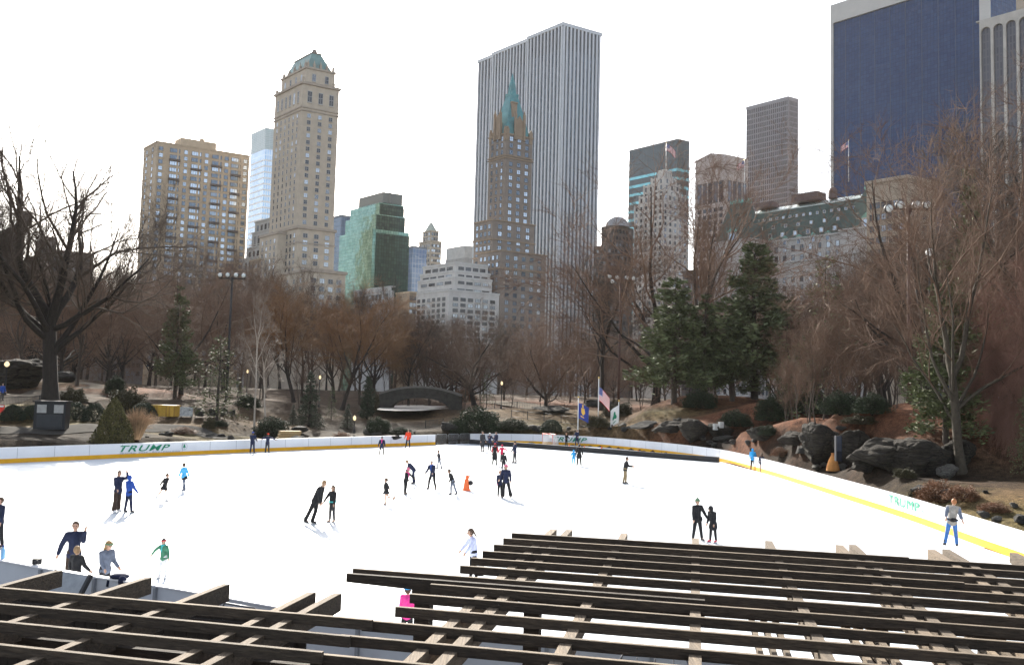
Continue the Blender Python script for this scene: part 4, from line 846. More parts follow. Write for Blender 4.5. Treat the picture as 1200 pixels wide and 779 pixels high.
nd_y = mat('needle_olive', (.075, .066, .020), rough=.75, var=.3, scale=1.2, island=.5)
nd_l = mat('needle_light', (.085, .100, .040), rough=.75, var=.3, scale=1.2, island=.5)
def conifer(seed, H, r0, R, layers, per, needles, mm, bark, droop=.25, start=.12, nsize=.35, open_=.5, shape=1.0, upturn=0.0):
    rg = np.random.default_rng(seed); T = Tubes(); P = []; A = []
    T.tube(np.array([[0, 0, -.3], [0, 0, H * .33], [.02 * H * .3, 0, H * .66], [0, 0, H]]), np.array([r0 * 1.2, r0 * .8, r0 * .45, r0 * .08]), 7)
    for i in range(layers):
        t = start + (1 - start) * (i + rg.uniform(-.4, .4)) / layers; zc_ = H * min(max(t, .03), .985); rad = R * ((1 - t) ** shape * .92 + .08)
        for j in range(per):
            if rg.random() < .18 * open_: continue
            z = zc_ + rg.normal(0, H * .012); az = j * 6.283 / per + i * 1.1 + rg.uniform(-.45, .45); L = rad * rg.uniform(.55, 1.2); d = np.array([math.cos(az), math.sin(az), 0]); n = 6; ss = np.linspace(0, 1, n)
            br = np.array([0, 0, z]) + d * L * ss[:, None]; br[:, 2] += L * (-droop * ss ** 1.3 + upturn * ss ** 2) + L * .10 * ss; T.tube(br, np.linspace(max(.012, r0 * .22 * (1 - t * .6)), .008, n), 3)
            k = int(needles * L / R) + 4; u = rg.uniform(.22, 1.05, k) ** .8; lat = rg.normal(0, 1, k) * L * .17 * (1.15 - u * .6); side = np.array([-d[1], d[0], 0])
            q = np.array([0, 0, z]) + d * (L * u)[:, None] + side * lat[:, None]; q[:, 2] += L * (-droop * u ** 1.3 + upturn * u ** 2) + L * .10 * u + rg.normal(0, .085 * L + .05, k) - np.abs(lat) * .25
            P.append(q); A.append(d * .8 + side * np.sign(lat)[:, None] * .6 + np.array([0, 0, .15]))
    rgP = np.vstack(P); return dict(trunk=T.mesh('trunk', bark), crown=leaf_mesh('crown', rgP, nsize, rg, mm, np.vstack(A), .38))
proto('pine', conifer(21, 16, .26, 4.6, 20, 8, 165, nd_g, bark_m, droop=.10, start=.16, nsize=.5, open_=1.2, shape=.75, upturn=.12))
proto('pine2', conifer(22, 16, .26, 4.2, 19, 7, 160, nd_g, bark_m, droop=.14, start=.14, nsize=.5, open_=1.5, shape=.8, upturn=.1))
proto('pine3', conifer(29, 16, .22, 3.8, 20, 7, 150, nd_l, bark_m, droop=.16, start=.10, nsize=.42, open_=1.1, shape=.75, upturn=.1))
proto('fir', conifer(23, 10, .2, 2.6, 22, 9, 60, nd_d, bark_d, droop=.35, start=.03, nsize=.28, open_=.3, shape=.9))
proto('hemlock', conifer(24, 11, .16, 4.0, 18, 6, 42, nd_l, bark_d, droop=.3, start=.1, nsize=.3, open_=1.6, shape=.7))
proto('column', conifer(25, 6, .1, 1.15, 20, 9, 60, nd_d, bark_d, droop=-.25, start=.02, nsize=.22, open_=.1, shape=.55))
def shrub_mesh(seed, kind, mm, n=9000, size=.05):
    """unit shrub about 1 wide (radius .5) and 1 tall"""
    rg = np.random.default_rng(seed); d = rg.normal(0, 1, (n, 3)); d /= np.linalg.norm(d, axis=1, keepdims=True); d[:, 2] = np.abs(d[:, 2]) * 1.0
    bumpy = 1 + (.04 if kind == 'round' else .22) * np.sin(d[:, 0] * 7 + seed) * np.cos(d[:, 1] * 6 + 2 * seed) + (.02 if kind == 'round' else .10) * np.sin(d[:, 2] * 11 + d[:, 0] * 9)
    r = rg.uniform(.72 if kind == 'round' else .45, 1, n) ** .6 * bumpy
    if kind == 'cone': z = rg.random(n) ** 1.5; az = rg.uniform(0, 6.283, n); rr = (1 - z) ** .7 * .5 * rg.uniform(.7, 1.05, n) * (1 + .15 * np.sin(az * 5 + z * 9)); P = np.stack([np.cos(az) * rr, np.sin(az) * rr, z * .98 + .02], 1)
    else: P = d * r[:, None] * np.array([.5, .5, .95]) ; P[:, 2] = P[:, 2] * (1 if kind != 'round' else .98)
    return leaf_mesh('foliage', P, size, rg, mm, P * np.array([1, 1, .4]) + np.array([0, 0, .3]) if kind != 'round' else None, .5)
SH = {'round': shrub_mesh(1, 'round', nd_d, 9000, .045), 'loose': shrub_mesh(2, 'loose', nd_d, 9000, .055), 'olive': shrub_mesh(3, 'loose', mat('leaf_olive', (.050, .044, .018), var=.3, scale=3, island=.45), 9000, .055), 'cone': shrub_mesh(4, 'cone', nd_y, 9000, .05),
      'dark': shrub_mesh(5, 'loose', mat('leaf_laurel', (.026, .038, .017), rough=.75, var=.3, scale=3, island=.5), 9000, .055), 'rust': shrub_mesh(7, 'loose', mat('leaf_rust', (.16, .075, .035), var=.35, scale=3, island=.45), 7000, .05), 'gold': shrub_mesh(6, 'cone', nd_y, 9000, .055)}
st_ = Tubes(); rg = np.random.default_rng(3)
for _ in range(14): a = rg.uniform(0, 6.28); d = np.array([math.cos(a) * .4, math.sin(a) * .4, .8]); st_.tube(np.array([[0, 0, -.1], d * .35, d * .7]), np.array([.02, .014, .006]), 4)
stem_me = st_.mesh('stem', bark_d)
def shrub(kind, p, wdt, hgt, label, group=None, name='shrub', dep=None):
    t = thing(name, label, 'shrub', p, rnd.uniform(0, 6.28) if dep is None else 0, group, (wdt, dep or wdt, hgt)); link('foliage', SH[kind], t); link('stem', stem_me, t); return t
def sz(p, px_w): return px_w / 1000 * p[1]
def tall(p, top_py): return at(proj(p)[0], top_py, p[1])[2] - p[2]

# hero trees --------------------------------------------------------------
p = hit(58, 472, 58); tree('elm', p, tall(p, 178), 'great bare elm with thick forked trunk standing behind the black kiosk', rz=.6, sx=1.0)
p = hit(-95, 470, 58); tree('elm', p, tall(p, 215), 'bare elm cut off by the edge, its branches reaching in beside the great elm', rz=3.9)
p = hit(90, 452, 60); tree('b1', p, tall(p, 330), 'small bare dark tree by the gravel path just beyond the great elm')
p = hit(212, 462, 60); tree('b2', p, tall(p, 318), 'dark bare tree with a leaning forked trunk behind the yellow crates', rz=1.2)
p = hit(298, 503, 60); tree('birch', p, tall(p, 350), 'white barked birch standing tall behind the left board', name='birch_tree', rz=.4, sx=.6)
p = hit(302, 500, 60); q = tree('birch', p + (0.7, .3, 0), tall(p, 398), 'shorter second white birch stem leaning beside the tall birch', name='birch_tree', rz=2.0); q.rotation_euler = (0, .18, 2.0)
p = hit(400, 480, 60); tree('orange', p, tall(p, 352), 'bare tree with bright orange twigs behind the narrow dark evergreen', rz=0)
p = at(345, 462, 130); p[2] = th(p[0], p[1]); tree('orange', p, tall(p, 350), 'dull orange twigged tree below the tan hotel tower', rz=2.2)
p = at(440, 460, 150); p[2] = th(p[0], p[1]); tree('orange', p, tall(p, 372), 'rusty twigged tree below the green glass tower', rz=4.0)
p = hit(556, 474, 60); tree('wide', p, tall(p, 374), 'wide spreading dark bare tree beside the arched stone bridge', rz=.2)
p = hit(512, 474, 60); tree('wide', p + (0, 8, 0), tall(p, 392), 'low spreading bare tree rising just behind the bridge', rz=2.9)
p = hit(639, 481, 60); tree('wide', p, tall(p, 400), 'low multi stemmed bare tree on the tan lawn behind the goal', rz=1.9)
p = at(768, 462, 128); p[2] = th(p[0], p[1]); tree('b2', p, tall(p, 225), 'tall bare tree fanning out before the pale art deco building', rz=.9, sx=1.15)
p = at(822, 462, 122); p[2] = th(p[0], p[1]); tree('b0', p, tall(p, 238), 'tall bare tree rising between the pines before the pinkish tan tower', rz=2.0)
p = at(705, 468, 135); p[2] = th(p[0], p[1]); tree('b3', p, tall(p, 300), 'slim bare tree beside the floodlight mast below the striped tower')
p = hit(1127, 556, 38); tree('bank', p, tall(p, 225), 'olive barked tree rooted below the rock bank by the pale boulder', rz=1.0)
p = ground_at(1090, 66); tree('b2', p, tall(p, 205), 'big bare tree spreading over the bank fence before the sandstone block', rz=4.4, sx=1.1)
p = ground_at(1238, 60); tree('b2', p, tall(p, 105), 'towering bare tree at the edge crossing the arched tower', rz=2.3, sx=.8)
p = ground_at(1165, 72); tree('b3', p, tall(p, 165), 'tall bare tree reaching up across the dark blue slab', rz=5.0)
p = hit(1188, 522, 36); tree('weep', p + (1.0, 0, 0), tall(p, 300), 'dense weeping tree of fine reddish twigs at the edge of the bank', rz=.5, name='weeping_tree', sx=.42)
p = hit(1165, 505, 38); tree('weep', p, tall(p, 400), 'lower reddish thicket tree in front of the weeping tree', rz=2.5, name='weeping_tree', sx=.7)
# evergreens ---------------------------------------------------------------
p = hit(790, 472, 60); tree('pine', p, tall(p, 322), 'layered green pine standing left of the bank below the art deco building', name='pine_tree', rz=.3, sx=1.35)
p = hit(826, 470, 60); tree('pine2', p, tall(p, 345), 'shorter green pine wedged between two larger pines', name='pine_tree', rz=1.9, sx=1.3)
p = hit(884, 468, 60); tree('pine', p, tall(p, 282), 'tallest layered pine on the bank below the chateau hotel', name='pine_tree', rz=2.6, sx=1.3)
p = hit(858, 470, 60); tree('pine2', p, tall(p, 362), 'bushy lower pine filling in beside the tallest pine', name='pine_tree', rz=4.1, sx=1.5)
p = ground_at(1108, 50); tree('pine3', p, tall(p, 300), 'light green open boughed evergreen beside the bank fence', name='evergreen_tree', rz=.7, sx=1.05)
p = ground_at(1140, 68); tree('pine2', p, tall(p, 196), 'dark evergreen crown high among bare branches near the arched tower', name='evergreen_tree', rz=.7, sx=.6)
p = ground_at(968, 78); tree('hemlock', p, tall(p, 290), 'thin straggly evergreen among brown saplings on the bank', name='evergreen_tree', rz=2.7, sx=.8)
p = hit(254, 492, 60); tree('hemlock', p, tall(p, 388), 'sparse light green hemlock between the yellow crates and the birch', name='evergreen_tree', rz=.2, sx=1.1)
p = ground_at(205, 112); tree('pine2', p, tall(p, 335), 'dark green pine behind the leaning forked tree', name='pine_tree', rz=3.0, sx=.9)
p = hit(362, 500, 60); tree('fir', p, tall(p, 433), 'broad dark fir behind the left board near the birch', name='fir_tree', rz=.2, sx=1.15)
p = hit(430, 491, 60); tree('column', p, tall(p, 440), 'narrow columnar dark evergreen beside the bridge', name='evergreen_tree', rz=.2, sx=1.0)
p = hit(343, 498, 60); tree('fir', p, tall(p, 473), 'small dark fir left of the broad dark fir', name='fir_tree', rz=1.2, sx=1.2)
p = hit(407, 502, 60); tree('fir', p, tall(p, 472), 'small dark fir between the broad fir and the columnar evergreen', name='fir_tree', rz=2.2, sx=1.3)
p = hit(388, 492, 60); tree('hemlock', p, tall(p, 450), 'small olive evergreen right behind the broad dark fir', name='evergreen_tree', rz=2.2, sx=.6)
p = hit(1206, 560, 33); tree('hemlock', p, tall(p, 440), 'yellow green young evergreen at the very edge of the bank', name='evergreen_tree', rz=1.2, sx=.55)
p = hit(570, 478, 60); tree('hemlock', p, tall(p, 428), 'brownish young evergreen beside the path right of the bridge', name='evergreen_tree', rz=1.2, sx=.6)
# shrubs -------------------------------------------------------------------
for kind, px, py, wpx, top, lab in (
    ('round', 15, 493, 27, 472, 'dark clipped round bush nearest the red sign left of the black kiosk'), ('round', 38, 493, 26, 473, 'dark clipped round bush touching the black kiosk'),
    ('round', 88, 493, 30, 469, 'dark clipped bush just right of the black kiosk'), ('round', 110, 494, 28, 470, 'dark clipped bush left of the golden conical bush'),
    ('olive', 85, 471, 32, 454, 'olive clipped bush beside the gravel path behind the kiosk'), ('olive', 150, 482, 44, 455, 'large olive green bush behind the golden conical bush'), ('round', 168, 490, 32, 470, 'dark rounded bush left of the yellow crates'),
    ('dark', 135, 462, 24, 440, 'dark bush beside the far gravel path'), ('dark', 318, 512, 40, 488, 'low spreading evergreen bush right of the birch foot'), ('dark', 290, 478, 30, 462, 'dim bush behind the birch stems'),
    ('dark', 560, 505, 52, 476, 'broad dark bush above the gate right of the pond'), ('dark', 600, 507, 40, 490, 'low dark bush left of the goal'), ('round', 646, 507, 27, 490, 'round dark bush right behind the goal'), ('dark', 535, 508, 26, 490, 'dark bush beside the rail barriers'),
    ('dark', 940, 484, 52, 405, 'tall glossy dark green holly below the brown saplings'), ('dark', 985, 486, 44, 458, 'low dark laurel left of the bank fence'), ('dark', 1022, 486, 40, 460, 'low dark laurel against the bank fence'), ('dark', 905, 495, 40, 462, 'sprawling dark bush under the tallest pine'),
    ('dark', 862, 500, 36, 480, 'low dark bush on the red leaf slope'), ('dark', 820, 478, 40, 456, 'green bush at the feet of the pines'), ('olive', 700, 500, 30, 486, 'brown olive bush on the lawn behind the flagpoles'), ('olive', 725, 488, 36, 470, 'dull olive bush at the foot of the floodlight mast'),
    ('dark', 443, 508, 30, 488, 'dark bush below the columnar evergreen'), ('dark', 470, 512, 26, 500, 'low dark bush at the near shore of the pond'), ('olive', 245, 503, 16, 490, 'small olive tuft under the sparse hemlock'), ('dark', 258, 500, 18, 492, 'small dark bush at the foot of the sparse hemlock'), ('dark', 900, 512, 30, 498, 'small dark bush low on the bank behind the board'), ('olive', 1075, 586, 20, 574, 'small straw coloured bush beside the round dark boulder')):
    p = hit(px, py, 34); wd_ = sz(p, wpx); shrub(kind, p, wd_, max(.5, tall(p, top)), lab)
p = hit(132, 519, 50); shrub('gold', p, sz(p, 44), tall(p, 466), 'golden olive conical bush behind the lettered left board', name='conical_bush')
gm_ = Tubes(); rg = np.random.default_rng(5); n = 900; a = rg.uniform(0, 6.28, n); l = rg.uniform(.55, 1.15, n); sp_ = rg.uniform(.02, .75, n) ** 1.2; b0 = np.stack([np.cos(a) * .10, np.sin(a) * .10, np.zeros(n)], 1); o2 = np.stack([np.cos(a), np.sin(a), 0 * a], 1) * (sp_ * l)[:, None]
gm_.twigs(np.stack([b0, b0 + o2 * .35 + np.stack([0 * a, 0 * a, l * .62], 1), b0 + o2 * .9 + np.stack([0 * a, 0 * a, l * (.95 - .45 * sp_)], 1)], 1), np.full(n, .006)); grass_me = gm_.mesh('blades', mat('grass_straw', (.40, .26, .15), var=.3, scale=2, island=.35))
p = hit(160, 517, 34); t = thing('grass_clump', 'pale tan fountain grass clump beside the golden conical bush', 'grass', p, 0, None, (sz(p, 40), sz(p, 40), tall(p, 478))); link('blades', grass_me, t)
for kind, px, py, wpx, top, lab in (('rust', 1098, 590, 44, 562, 'rusty dry bush right of the round dark boulder'), ('rust', 1128, 588, 40, 568, 'rusty dry bush at the foot of the olive barked tree'), ('rust', 1165, 600, 34, 588, 'low rusty tuft on the grass at the right edge'), ('olive', 1060, 560, 26, 548, 'olive tuft before the broad mossy outcrop'), ('rust', 915, 535, 24, 524, 'rusty tuft low on the bank behind the board'), ('olive', 1010, 500, 44, 486, 'olive creeper bush on top of the broad mossy outcrop'), ('rust', 400, 516, 22, 506, 'rusty tuft behind the straight board below the firs'), ('rust', 545, 470, 30, 452, 'brown thicket bush at the right end of the stone bridge'), ('olive', 436, 482, 24, 458, 'olive thicket bush at the left end of the stone bridge'), ('rust', 215, 508, 30, 500, 'russet low bush beside the grey path')):
    p = hit(px, py, 34); shrub(kind, p, sz(p, wpx), max(.4, tall(p, top)), lab)

# the woods ------------------------------------------------------------------
SKX = [-80, 0, 150, 230, 300, 400, 450, 520, 600, 700, 760, 850, 920, 960, 1020, 1060, 1120, 1260]
SKY = [322, 322, 322, 310, 318, 342, 354, 372, 381, 386, 376, 368, 355, 340, 318, 300, 285, 270]
ZONES = [(-200, 165, 'bare brown tree in the woods behind the great elm'), (165, 305, 'bare brown tree in the woods below the tan brick slab'), (305, 410, 'bare brown tree in the woods below the tan hotel tower'), (410, 485, 'bare brown tree in the woods below the green glass tower'),
         (485, 560, 'bare brown tree in the woods below the terraced white apartment house'), (560, 645, 'bare brown tree in the woods below the brown spired hotel'), (645, 710, 'bare brown tree in the woods below the white striped tower'),
         (710, 830, 'bare brown tree in the woods behind the pines'), (830, 960, 'bare brown tree on the slope below the chateau hotel'), (960, 1100, 'bare brown tree in the thicket below the sandstone block'), (1100, 1400, 'bare brown tree in the thicket below the arched tower')]
def zone(px): return next(l for a, b_, l in ZONES if a <= px < b_)
for row, (Y0, Y1, n_, dz) in enumerate(((150, 175, 36, 22), (190, 225, 42, 8), (240, 300, 46, 0))):
    for k in range(n_):
        px = -70 + 1340 * (k + rnd.uniform(.1, .9)) / n_; Y = rnd.uniform(Y0, Y1) * (1 if px < 880 else .62)
        p = ground_at(px, Y); top = np.interp(px, SKX, SKY) + rnd.uniform(-8, 22) + dz; Hh = max(6, tall(p, top)); tree(rnd.choice(['b0', 'b1', 'b2', 'b3', 'b0', 'b1', 'c0', 'c1'] if px < 900 else ['c0', 'c1', 'b3', 'c0']), p, Hh, zone(px), zone(px).replace('bare brown tree', 'bare trees'), sx=min(1.0, 18 / Hh + .1))
for k in range(16):
    px = rnd.uniform(-40, 175); Y = rnd.uniform(125, 200); p = ground_at(px, Y); tree(rnd.choice(['b0', 'b1', 'b2', 'b3']), p, max(6, tall(p, rnd.uniform(318, 375))), zone(px), zone(px).replace('bare brown tree', 'bare trees'))
for k in range(46):
    px = 915 + 300 * (k + rnd.random()) / 46; Y = rnd.uniform(58, 90); p = ground_at(px, Y); top = np.interp(px, SKX, SKY) + rnd.uniform(40, 150); tree('sapling', p, max(4, tall(p, top)), 'thin bare sapling in the brown thicket on the right bank', 'saplings on the right bank', name='sapling')
for k in range(26):
    px = rnd.uniform(160, 760); Y = rnd.uniform(118, 150); p = ground_at(px, Y)
    if abs(px - 485) < 60: p = ground_at(px, Y + 40)
    tree('sapling', p, rnd.uniform(5, 9), 'thin bare sapling in the undergrowth at the edge of the woods', 'saplings at the woods edge', name='sapling')
# ------------------------------------------------------------------ rink boards
bw_ = mat('board_white', (.74, .75, .78), rough=.45, var=.05, scale=.6); by_ = mat('kick_yellow', (.72, .36, .005), rough=.5, var=.12, scale=1.5); bcap = mat('cap_white', (.78, .78, .80), rough=.4, var=.04); bgrey = mat('board_grey', (.55, .57, .61), rough=.5, var=.08, scale=.8)
txt_g = mat('lettering_green', (.0, .22, .11), rough=.5, var=.1); txt_gl = mat('lettering_mint', (.02, .30, .17), rough=.5, var=.1); txt_s = mat('lettering_grey', (.42, .46, .50), rough=.5, var=.05)
joint = mat('joint_dark', (.25, .26, .28), var=.1)
def wall_line(P, out, z0, z1, th_, mb, mi=0):
    """a run of board panels along polyline P, th_ thick on the outer side, with its ends closed"""
    P = np.array([p[:2] for p in P]); T = np.gradient(P, axis=0); T /= np.linalg.norm(T, axis=1, keepdims=True); N = np.stack([-T[:, 1], T[:, 0]], 1) * out
    n = len(P); V = []
    for k in range(n):
        for o_, z in ((0, z0), (0, z1), (th_, z1), (th_, z0)): q = P[k] + N[k] * o_; V.append([q[0], q[1], z])
    F = []
    for k in range(n - 1):
        a, b_ = k * 4, k * 4 + 4
        for i in range(4): F.append([a + i, b_ + i, b_ + (i + 1) % 4, a + (i + 1) % 4])
    F += [[0, 1, 2, 3], [n * 4 - 1, n * 4 - 2, n * 4 - 3, n * 4 - 4]]
    mb.add(V, F, mi)
def offset_line(P, o):
    P = np.array([p[:2] for p in P]); T = np.gradient(P, axis=0); T /= np.linalg.norm(T, axis=1, keepdims=True); return P + np.stack([-T[:, 1], T[:, 0]], 1) * o
def board(name, label, P, out, H_=1.0, yellow=True, posts=True, m_=None, jstep=2.4):
    t = thing(name, label, 'board', (*P[0][:2], 0)); m_ = m_ or bw_
    mb = MB(); wall_line(P, out, 0, H_, .08, mb); mb.build('panel', m_, t)
    if yellow: mb = MB(); wall_line(offset_line(P, -.012 * out), out, .0, .29, .014, mb); mb.build('kick_strip', by_, t)
    mb = MB(); wall_line(offset_line(P, -.03 * out), out, H_ + .002, H_ + .035, .14, mb); mb.build('cap_rail', bcap, t)
    # panel joints, thin dark seams
    A = np.array([p[:2] for p in P]); s = np.concatenate([[0], np.cumsum(np.linalg.norm(np.diff(A, axis=0), axis=1))]); mb = MB()
    for d in np.arange(jstep, s[-1] - .5, jstep):
        k = min(np.searchsorted(s, d) - 1, len(A) - 2); u = unit(np.array([*(A[k + 1] - A[k]), 0])); c = A[k] + (A[k + 1] - A[k]) * ((d - s[k]) / (s[k + 1] - s[k])); nrm = np.array([-u[1], u[0]]) * out
        q = c - nrm * .004; mb.box((q[0], q[1], .22 + (H_ - .22) / 2), (.02, .008, H_ - .24), math.atan2(u[1], u[0]))
        if posts and m_ is bgrey: q = c + nrm * .12; mb.box((q[0], q[1], H_ / 2), (.06, .07, H_ - .02), math.atan2(u[1], u[0]))
    mb.build('joint_seam', joint, t); return t
def text_mesh(body, size, extr, shear=0.0, bold=.0, space=1.0):
    cu_ = bpy.data.curves.new('txt', 'FONT'); cu_.body = body; cu_.size = size; cu_.extrude = extr; cu_.shear = shear; cu_.offset = bold; cu_.space_character = 1.12; cu_.resolution_u = 3
    o = bpy.data.objects.new('txt', cu_); COL.objects.link(o); dg = bpy.context.evaluated_depsgraph_get(); me = bpy.data.meshes.new_from_object(o.evaluated_get(dg)); bpy.data.objects.remove(o); bpy.data.curves.remove(cu_); return me
def on_board(parent, body, pxa, pxb, P, z0, z1, mt, shear=.0, bold=.0, name='lettering', end_of_logo=None, face=-1):
    """letters fixed to the rink side of a board between two columns of the photograph"""
    A = np.array([p[:2] for p in P])
    def hit_line(px, z=.5):
        best = None
        for a, b_ in zip(A[:-1], A[1:]):
            for k in np.linspace(0, 1, 40):
                q = a + (b_ - a) * k; d = abs(proj((q[0], q[1], z))[0] - px)
                if best is None or d < best[0]: best = (d, q)
        return best[1]
    a, b_ = hit_line(pxa), hit_line(pxb); me = text_mesh(body, 1.0, .01, shear, bold); v = np.array([q.co[:] for q in me.vertices]); lo, hi = v.min(0), v.max(0); u = unit(np.array([*(b_ - a), 0])); L = np.linalg.norm(b_ - a)
    nrm = np.array([u[1], -u[0], 0]); sx = L / (hi[0] - lo[0]); sz_ = (z1 - z0) / (hi[1] - lo[1])
    W = np.array([*a, 0])[None] + u[None] * ((v[:, :1] - lo[0]) * sx) + np.array([0, 0, 1.0])[None] * ((v[:, 1:2] - lo[1]) * sz_ + z0) + nrm[None] * (v[:, 2:3] + .014 + .022)
    W -= ORG[parent.name]; me.vertices.foreach_set('co', W.ravel()); me.update(); me.materials.clear(); o = link(name, me, parent, mt); return a, b_, u, nrm
def emblem(parent, c, u, nrm, r, mt, ringm):
    """round badge with a small pointed leaf"""
    mb = MB(); c = np.array([*c[:2], c[2]]); up = np.array([0, 0, 1.0]); n = 24
    for k in range(n):
        a0, a1 = 2 * math.pi * k / n, 2 * math.pi * (k + 1) / n; f = lambda a, q: c + (u * math.cos(a) + up * math.sin(a)) * q + nrm * .03
        mb.quad(f(a0, r), f(a1, r), f(a1, r * .88), f(a0, r * .88), 1)
    f = lambda x, y: c + u * x * r + up * y * r + nrm * .034
    for tri in (((-.6, -.3), (.6, -.3), (0, .15)), ((-.45, 0), (.45, 0), (0, .45)), ((-.3, .3), (.3, .3), (0, .8)), ((-.08, -.7), (.08, -.7), (0, -.2))): mb.add([f(*q) for q in tri], [[0, 1, 2]])
    mb.build('emblem', [mt, ringm], parent)
LBt = board('rink_board', 'long straight white rink board with a yellow kick strip and large green lettering', WL, 1)
a, b_, u, nrm = on_board(LBt, 'TRUMP', 140.5, 200.5, WL, .44, .88, txt_g, .35, .008); c = b_ + u[:2] * 1.2; emblem(LBt, (*c, .66), u, nrm, .26, txt_g, txt_s)
on_board(LBt, 'CENTRAL PARK · WOLLMAN RINK', 140.5, 211, WL, .27, .39, txt_s, 0, .0)
RBt = board('rink_board', 'long curved white rink board with a yellow kick strip sweeping round the far right', WRs, 1)
a, b_, u, nrm = on_board(RBt, 'TRUMP', 648, 688, WRs, .40, .86, txt_g, .35, .008); c = b_ + u[:2] * .9; emblem(RBt, (*c, .62), u, nrm, .26, txt_g, txt_s)
on_board(RBt, 'CENTRAL PARK · WOLLMAN RINK', 655, 697, WRs, .26, .36, txt_s)
a, b_, u, nrm = on_board(RBt, 'TRUMP', 1042, 1078, WRs, .50, .92, txt_gl, .0, .0); c = b_ + u[:2] * .35; emblem(RBt, (*c, .60), u, nrm, .16, txt_gl, txt_s)
NBt = board('rink_board', 'near grey backed rink board seen from behind under the pergola beams', NBs, -1, 1.05, False, True, bgrey, 1.8)
# red poster lettering on the back of the near board
me = text_mesh('TRUMP', .22, .006, 0, .012); v = np.array([q.co[:] for q in me.vertices]); k = np.argmin([abs(proj((p[0], p[1], .8))[0] - 630) for p in NBs]); u = unit(np.array([*(NBs[k + 1] - NBs[k - 1])[:2], 0])); nrm = np.array([u[1], -u[0], 0])
W = NBs[k] + u * v[:, :1] * 1.0 + np.array([0, 0, .72]) + np.array([0, 0, 1.0]) * v[:, 1:2] + nrm * (v[:, 2:3] + .10); W -= ORG[NBt.name]; me.vertices.foreach_set('co', W.ravel()); me.materials.clear(); link('lettering', me, NBt, mat('lettering_red', (.55, .04, .05), var=.1))
# crowd barriers in the gap
steel = mat('galvanised', (.42, .43, .44), rough=.35, metal=.6, var=.15, scale=2)
def barrier(a, b_, label, h=1.05, group=None, name='crowd_barrier', step=.14, m_=None):
    t = thing(name, label, 'barrier', a, group=group); a = np.asarray(a, float); b_ = np.asarray(b_, float); mb = MB(); Z = np.array([0, 0, 1.0]); d = b_ - a
    mb.tube([a + Z * .18, a + Z * (h - .12), a + d * .06 + Z * h, b_ - d * .06 + Z * h, b_ + Z * (h - .12), b_ + Z * .18], .021, 6); mb.tube([a + Z * .18, b_ + Z * .18], .018, 6); mb.build('frame', m_ or steel, t)
    mb = MB(); L = np.linalg.norm(d)
    for k in np.arange(step, L - .05, step): mb.tube([a + d * k / L + Z * .19, a + d * k / L + Z * (h - .03)], .009, 4)
    mb.build('bar_lattice', m_ or steel, t)
    for e in (.15, .85): mb = MB(); q = a + d * e; n_ = unit(np.array([-d[1], d[0], 0])); mb.tube([q + Z * .18, q + Z * .02 + n_ * .02], .016, 5); mb.tube([q - n_ * .25 + Z * .02, q + n_ * .25 + Z * .02], .016, 5); mb.build('foot', m_ or steel, t)
    return t
g0, g1 = WL[-1], WR[0]
for k, nm in enumerate(('nearest the long straight board', 'in the middle of the gap', 'touching the curved board')): barrier(g0 + (g1 - g0) * (k / 3 + .02) + (0, .1, 0), g0 + (g1 - g0) * ((k + 1) / 3 - .02) + (0, .1, 0), 'grey steel crowd barrier %s' % nm, group='crowd barriers in the board gap')
# black rubber divider
dv = [G(551, 519.6) + (0, -.4, 0), G(640, 526.0), G(740, 533.8), G(842, 541.6)]; t = thing('rink_divider', 'long low black padded divider crossing the ice to the curved board', 'divider', dv[0]); blk = mat('rubber_black', (.018, .018, .02), rough=.6, var=.3)
for a, b_ in zip(dv[:-1], dv[1:]): mb = MB(); mb.beam(a + (0, 0, .46), b_ + (0, 0, .46), .35, .45); mb.build('pad', blk, t)
# goal
gp, gq = G(635.5, 521.3), G(657, 523.8); t = thing('hockey_goal', 'red framed ice hockey goal with white net in front of lettered board', 'goal', gp); dep = unit(np.array([-(gq - gp)[1], (gq - gp)[0], 0])); Z = np.array([0, 0, 1.22]); red = mat('goal_red', (.62, .06, .04), rough=.4, var=.1)
gq = gp + unit(gq - gp) * 1.9
mb = MB(); mb.tube([gp, gp + Z, gq + Z, gq], .045, 8); mb.build('goal_frame', red, t); mb = MB(); mb.tube([gp, gp + dep * 1.1 + (gq - gp) * .15, gq + dep * 1.1 - (gq - gp) * .15, gq], .035, 6); mb.tube([gp + Z, gp + dep * .6 + (gq - gp) * .12 + Z, gq + dep * .6 - (gq - gp) * .12 + Z, gq + Z], .03, 6); mb.tube([(gp + gq) / 2 + dep * .6 + Z, (gp + gq) / 2 + dep * 1.1], .03, 6); mb.build('back_bar', red, t)
mb = MB(); b0, b1, b2, b3 = gp + dep * 1.1 + (gq - gp) * .15, gq + dep * 1.1 - (gq - gp) * .15, gp + dep * .6 + (gq - gp) * .12 + Z, gq + dep * .6 - (gq - gp) * .12 + Z
for c0, c1, c2, c3 in ((b0, b1, b2, b3), (gp, b0, gp + Z, b2), (b1, gq, b3, gq + Z)):
    for k in np.linspace(0, 1, 18): mb.tube([c0 + (c1 - c0) * k, c2 + (c3 - c2) * k], .008, 3); mb.tube([c0 + (c2 - c0) * k, c1 + (c3 - c1) * k], .008, 3)
mb.build('net', mat('net_white', (.75, .75, .74), var=.05), t)
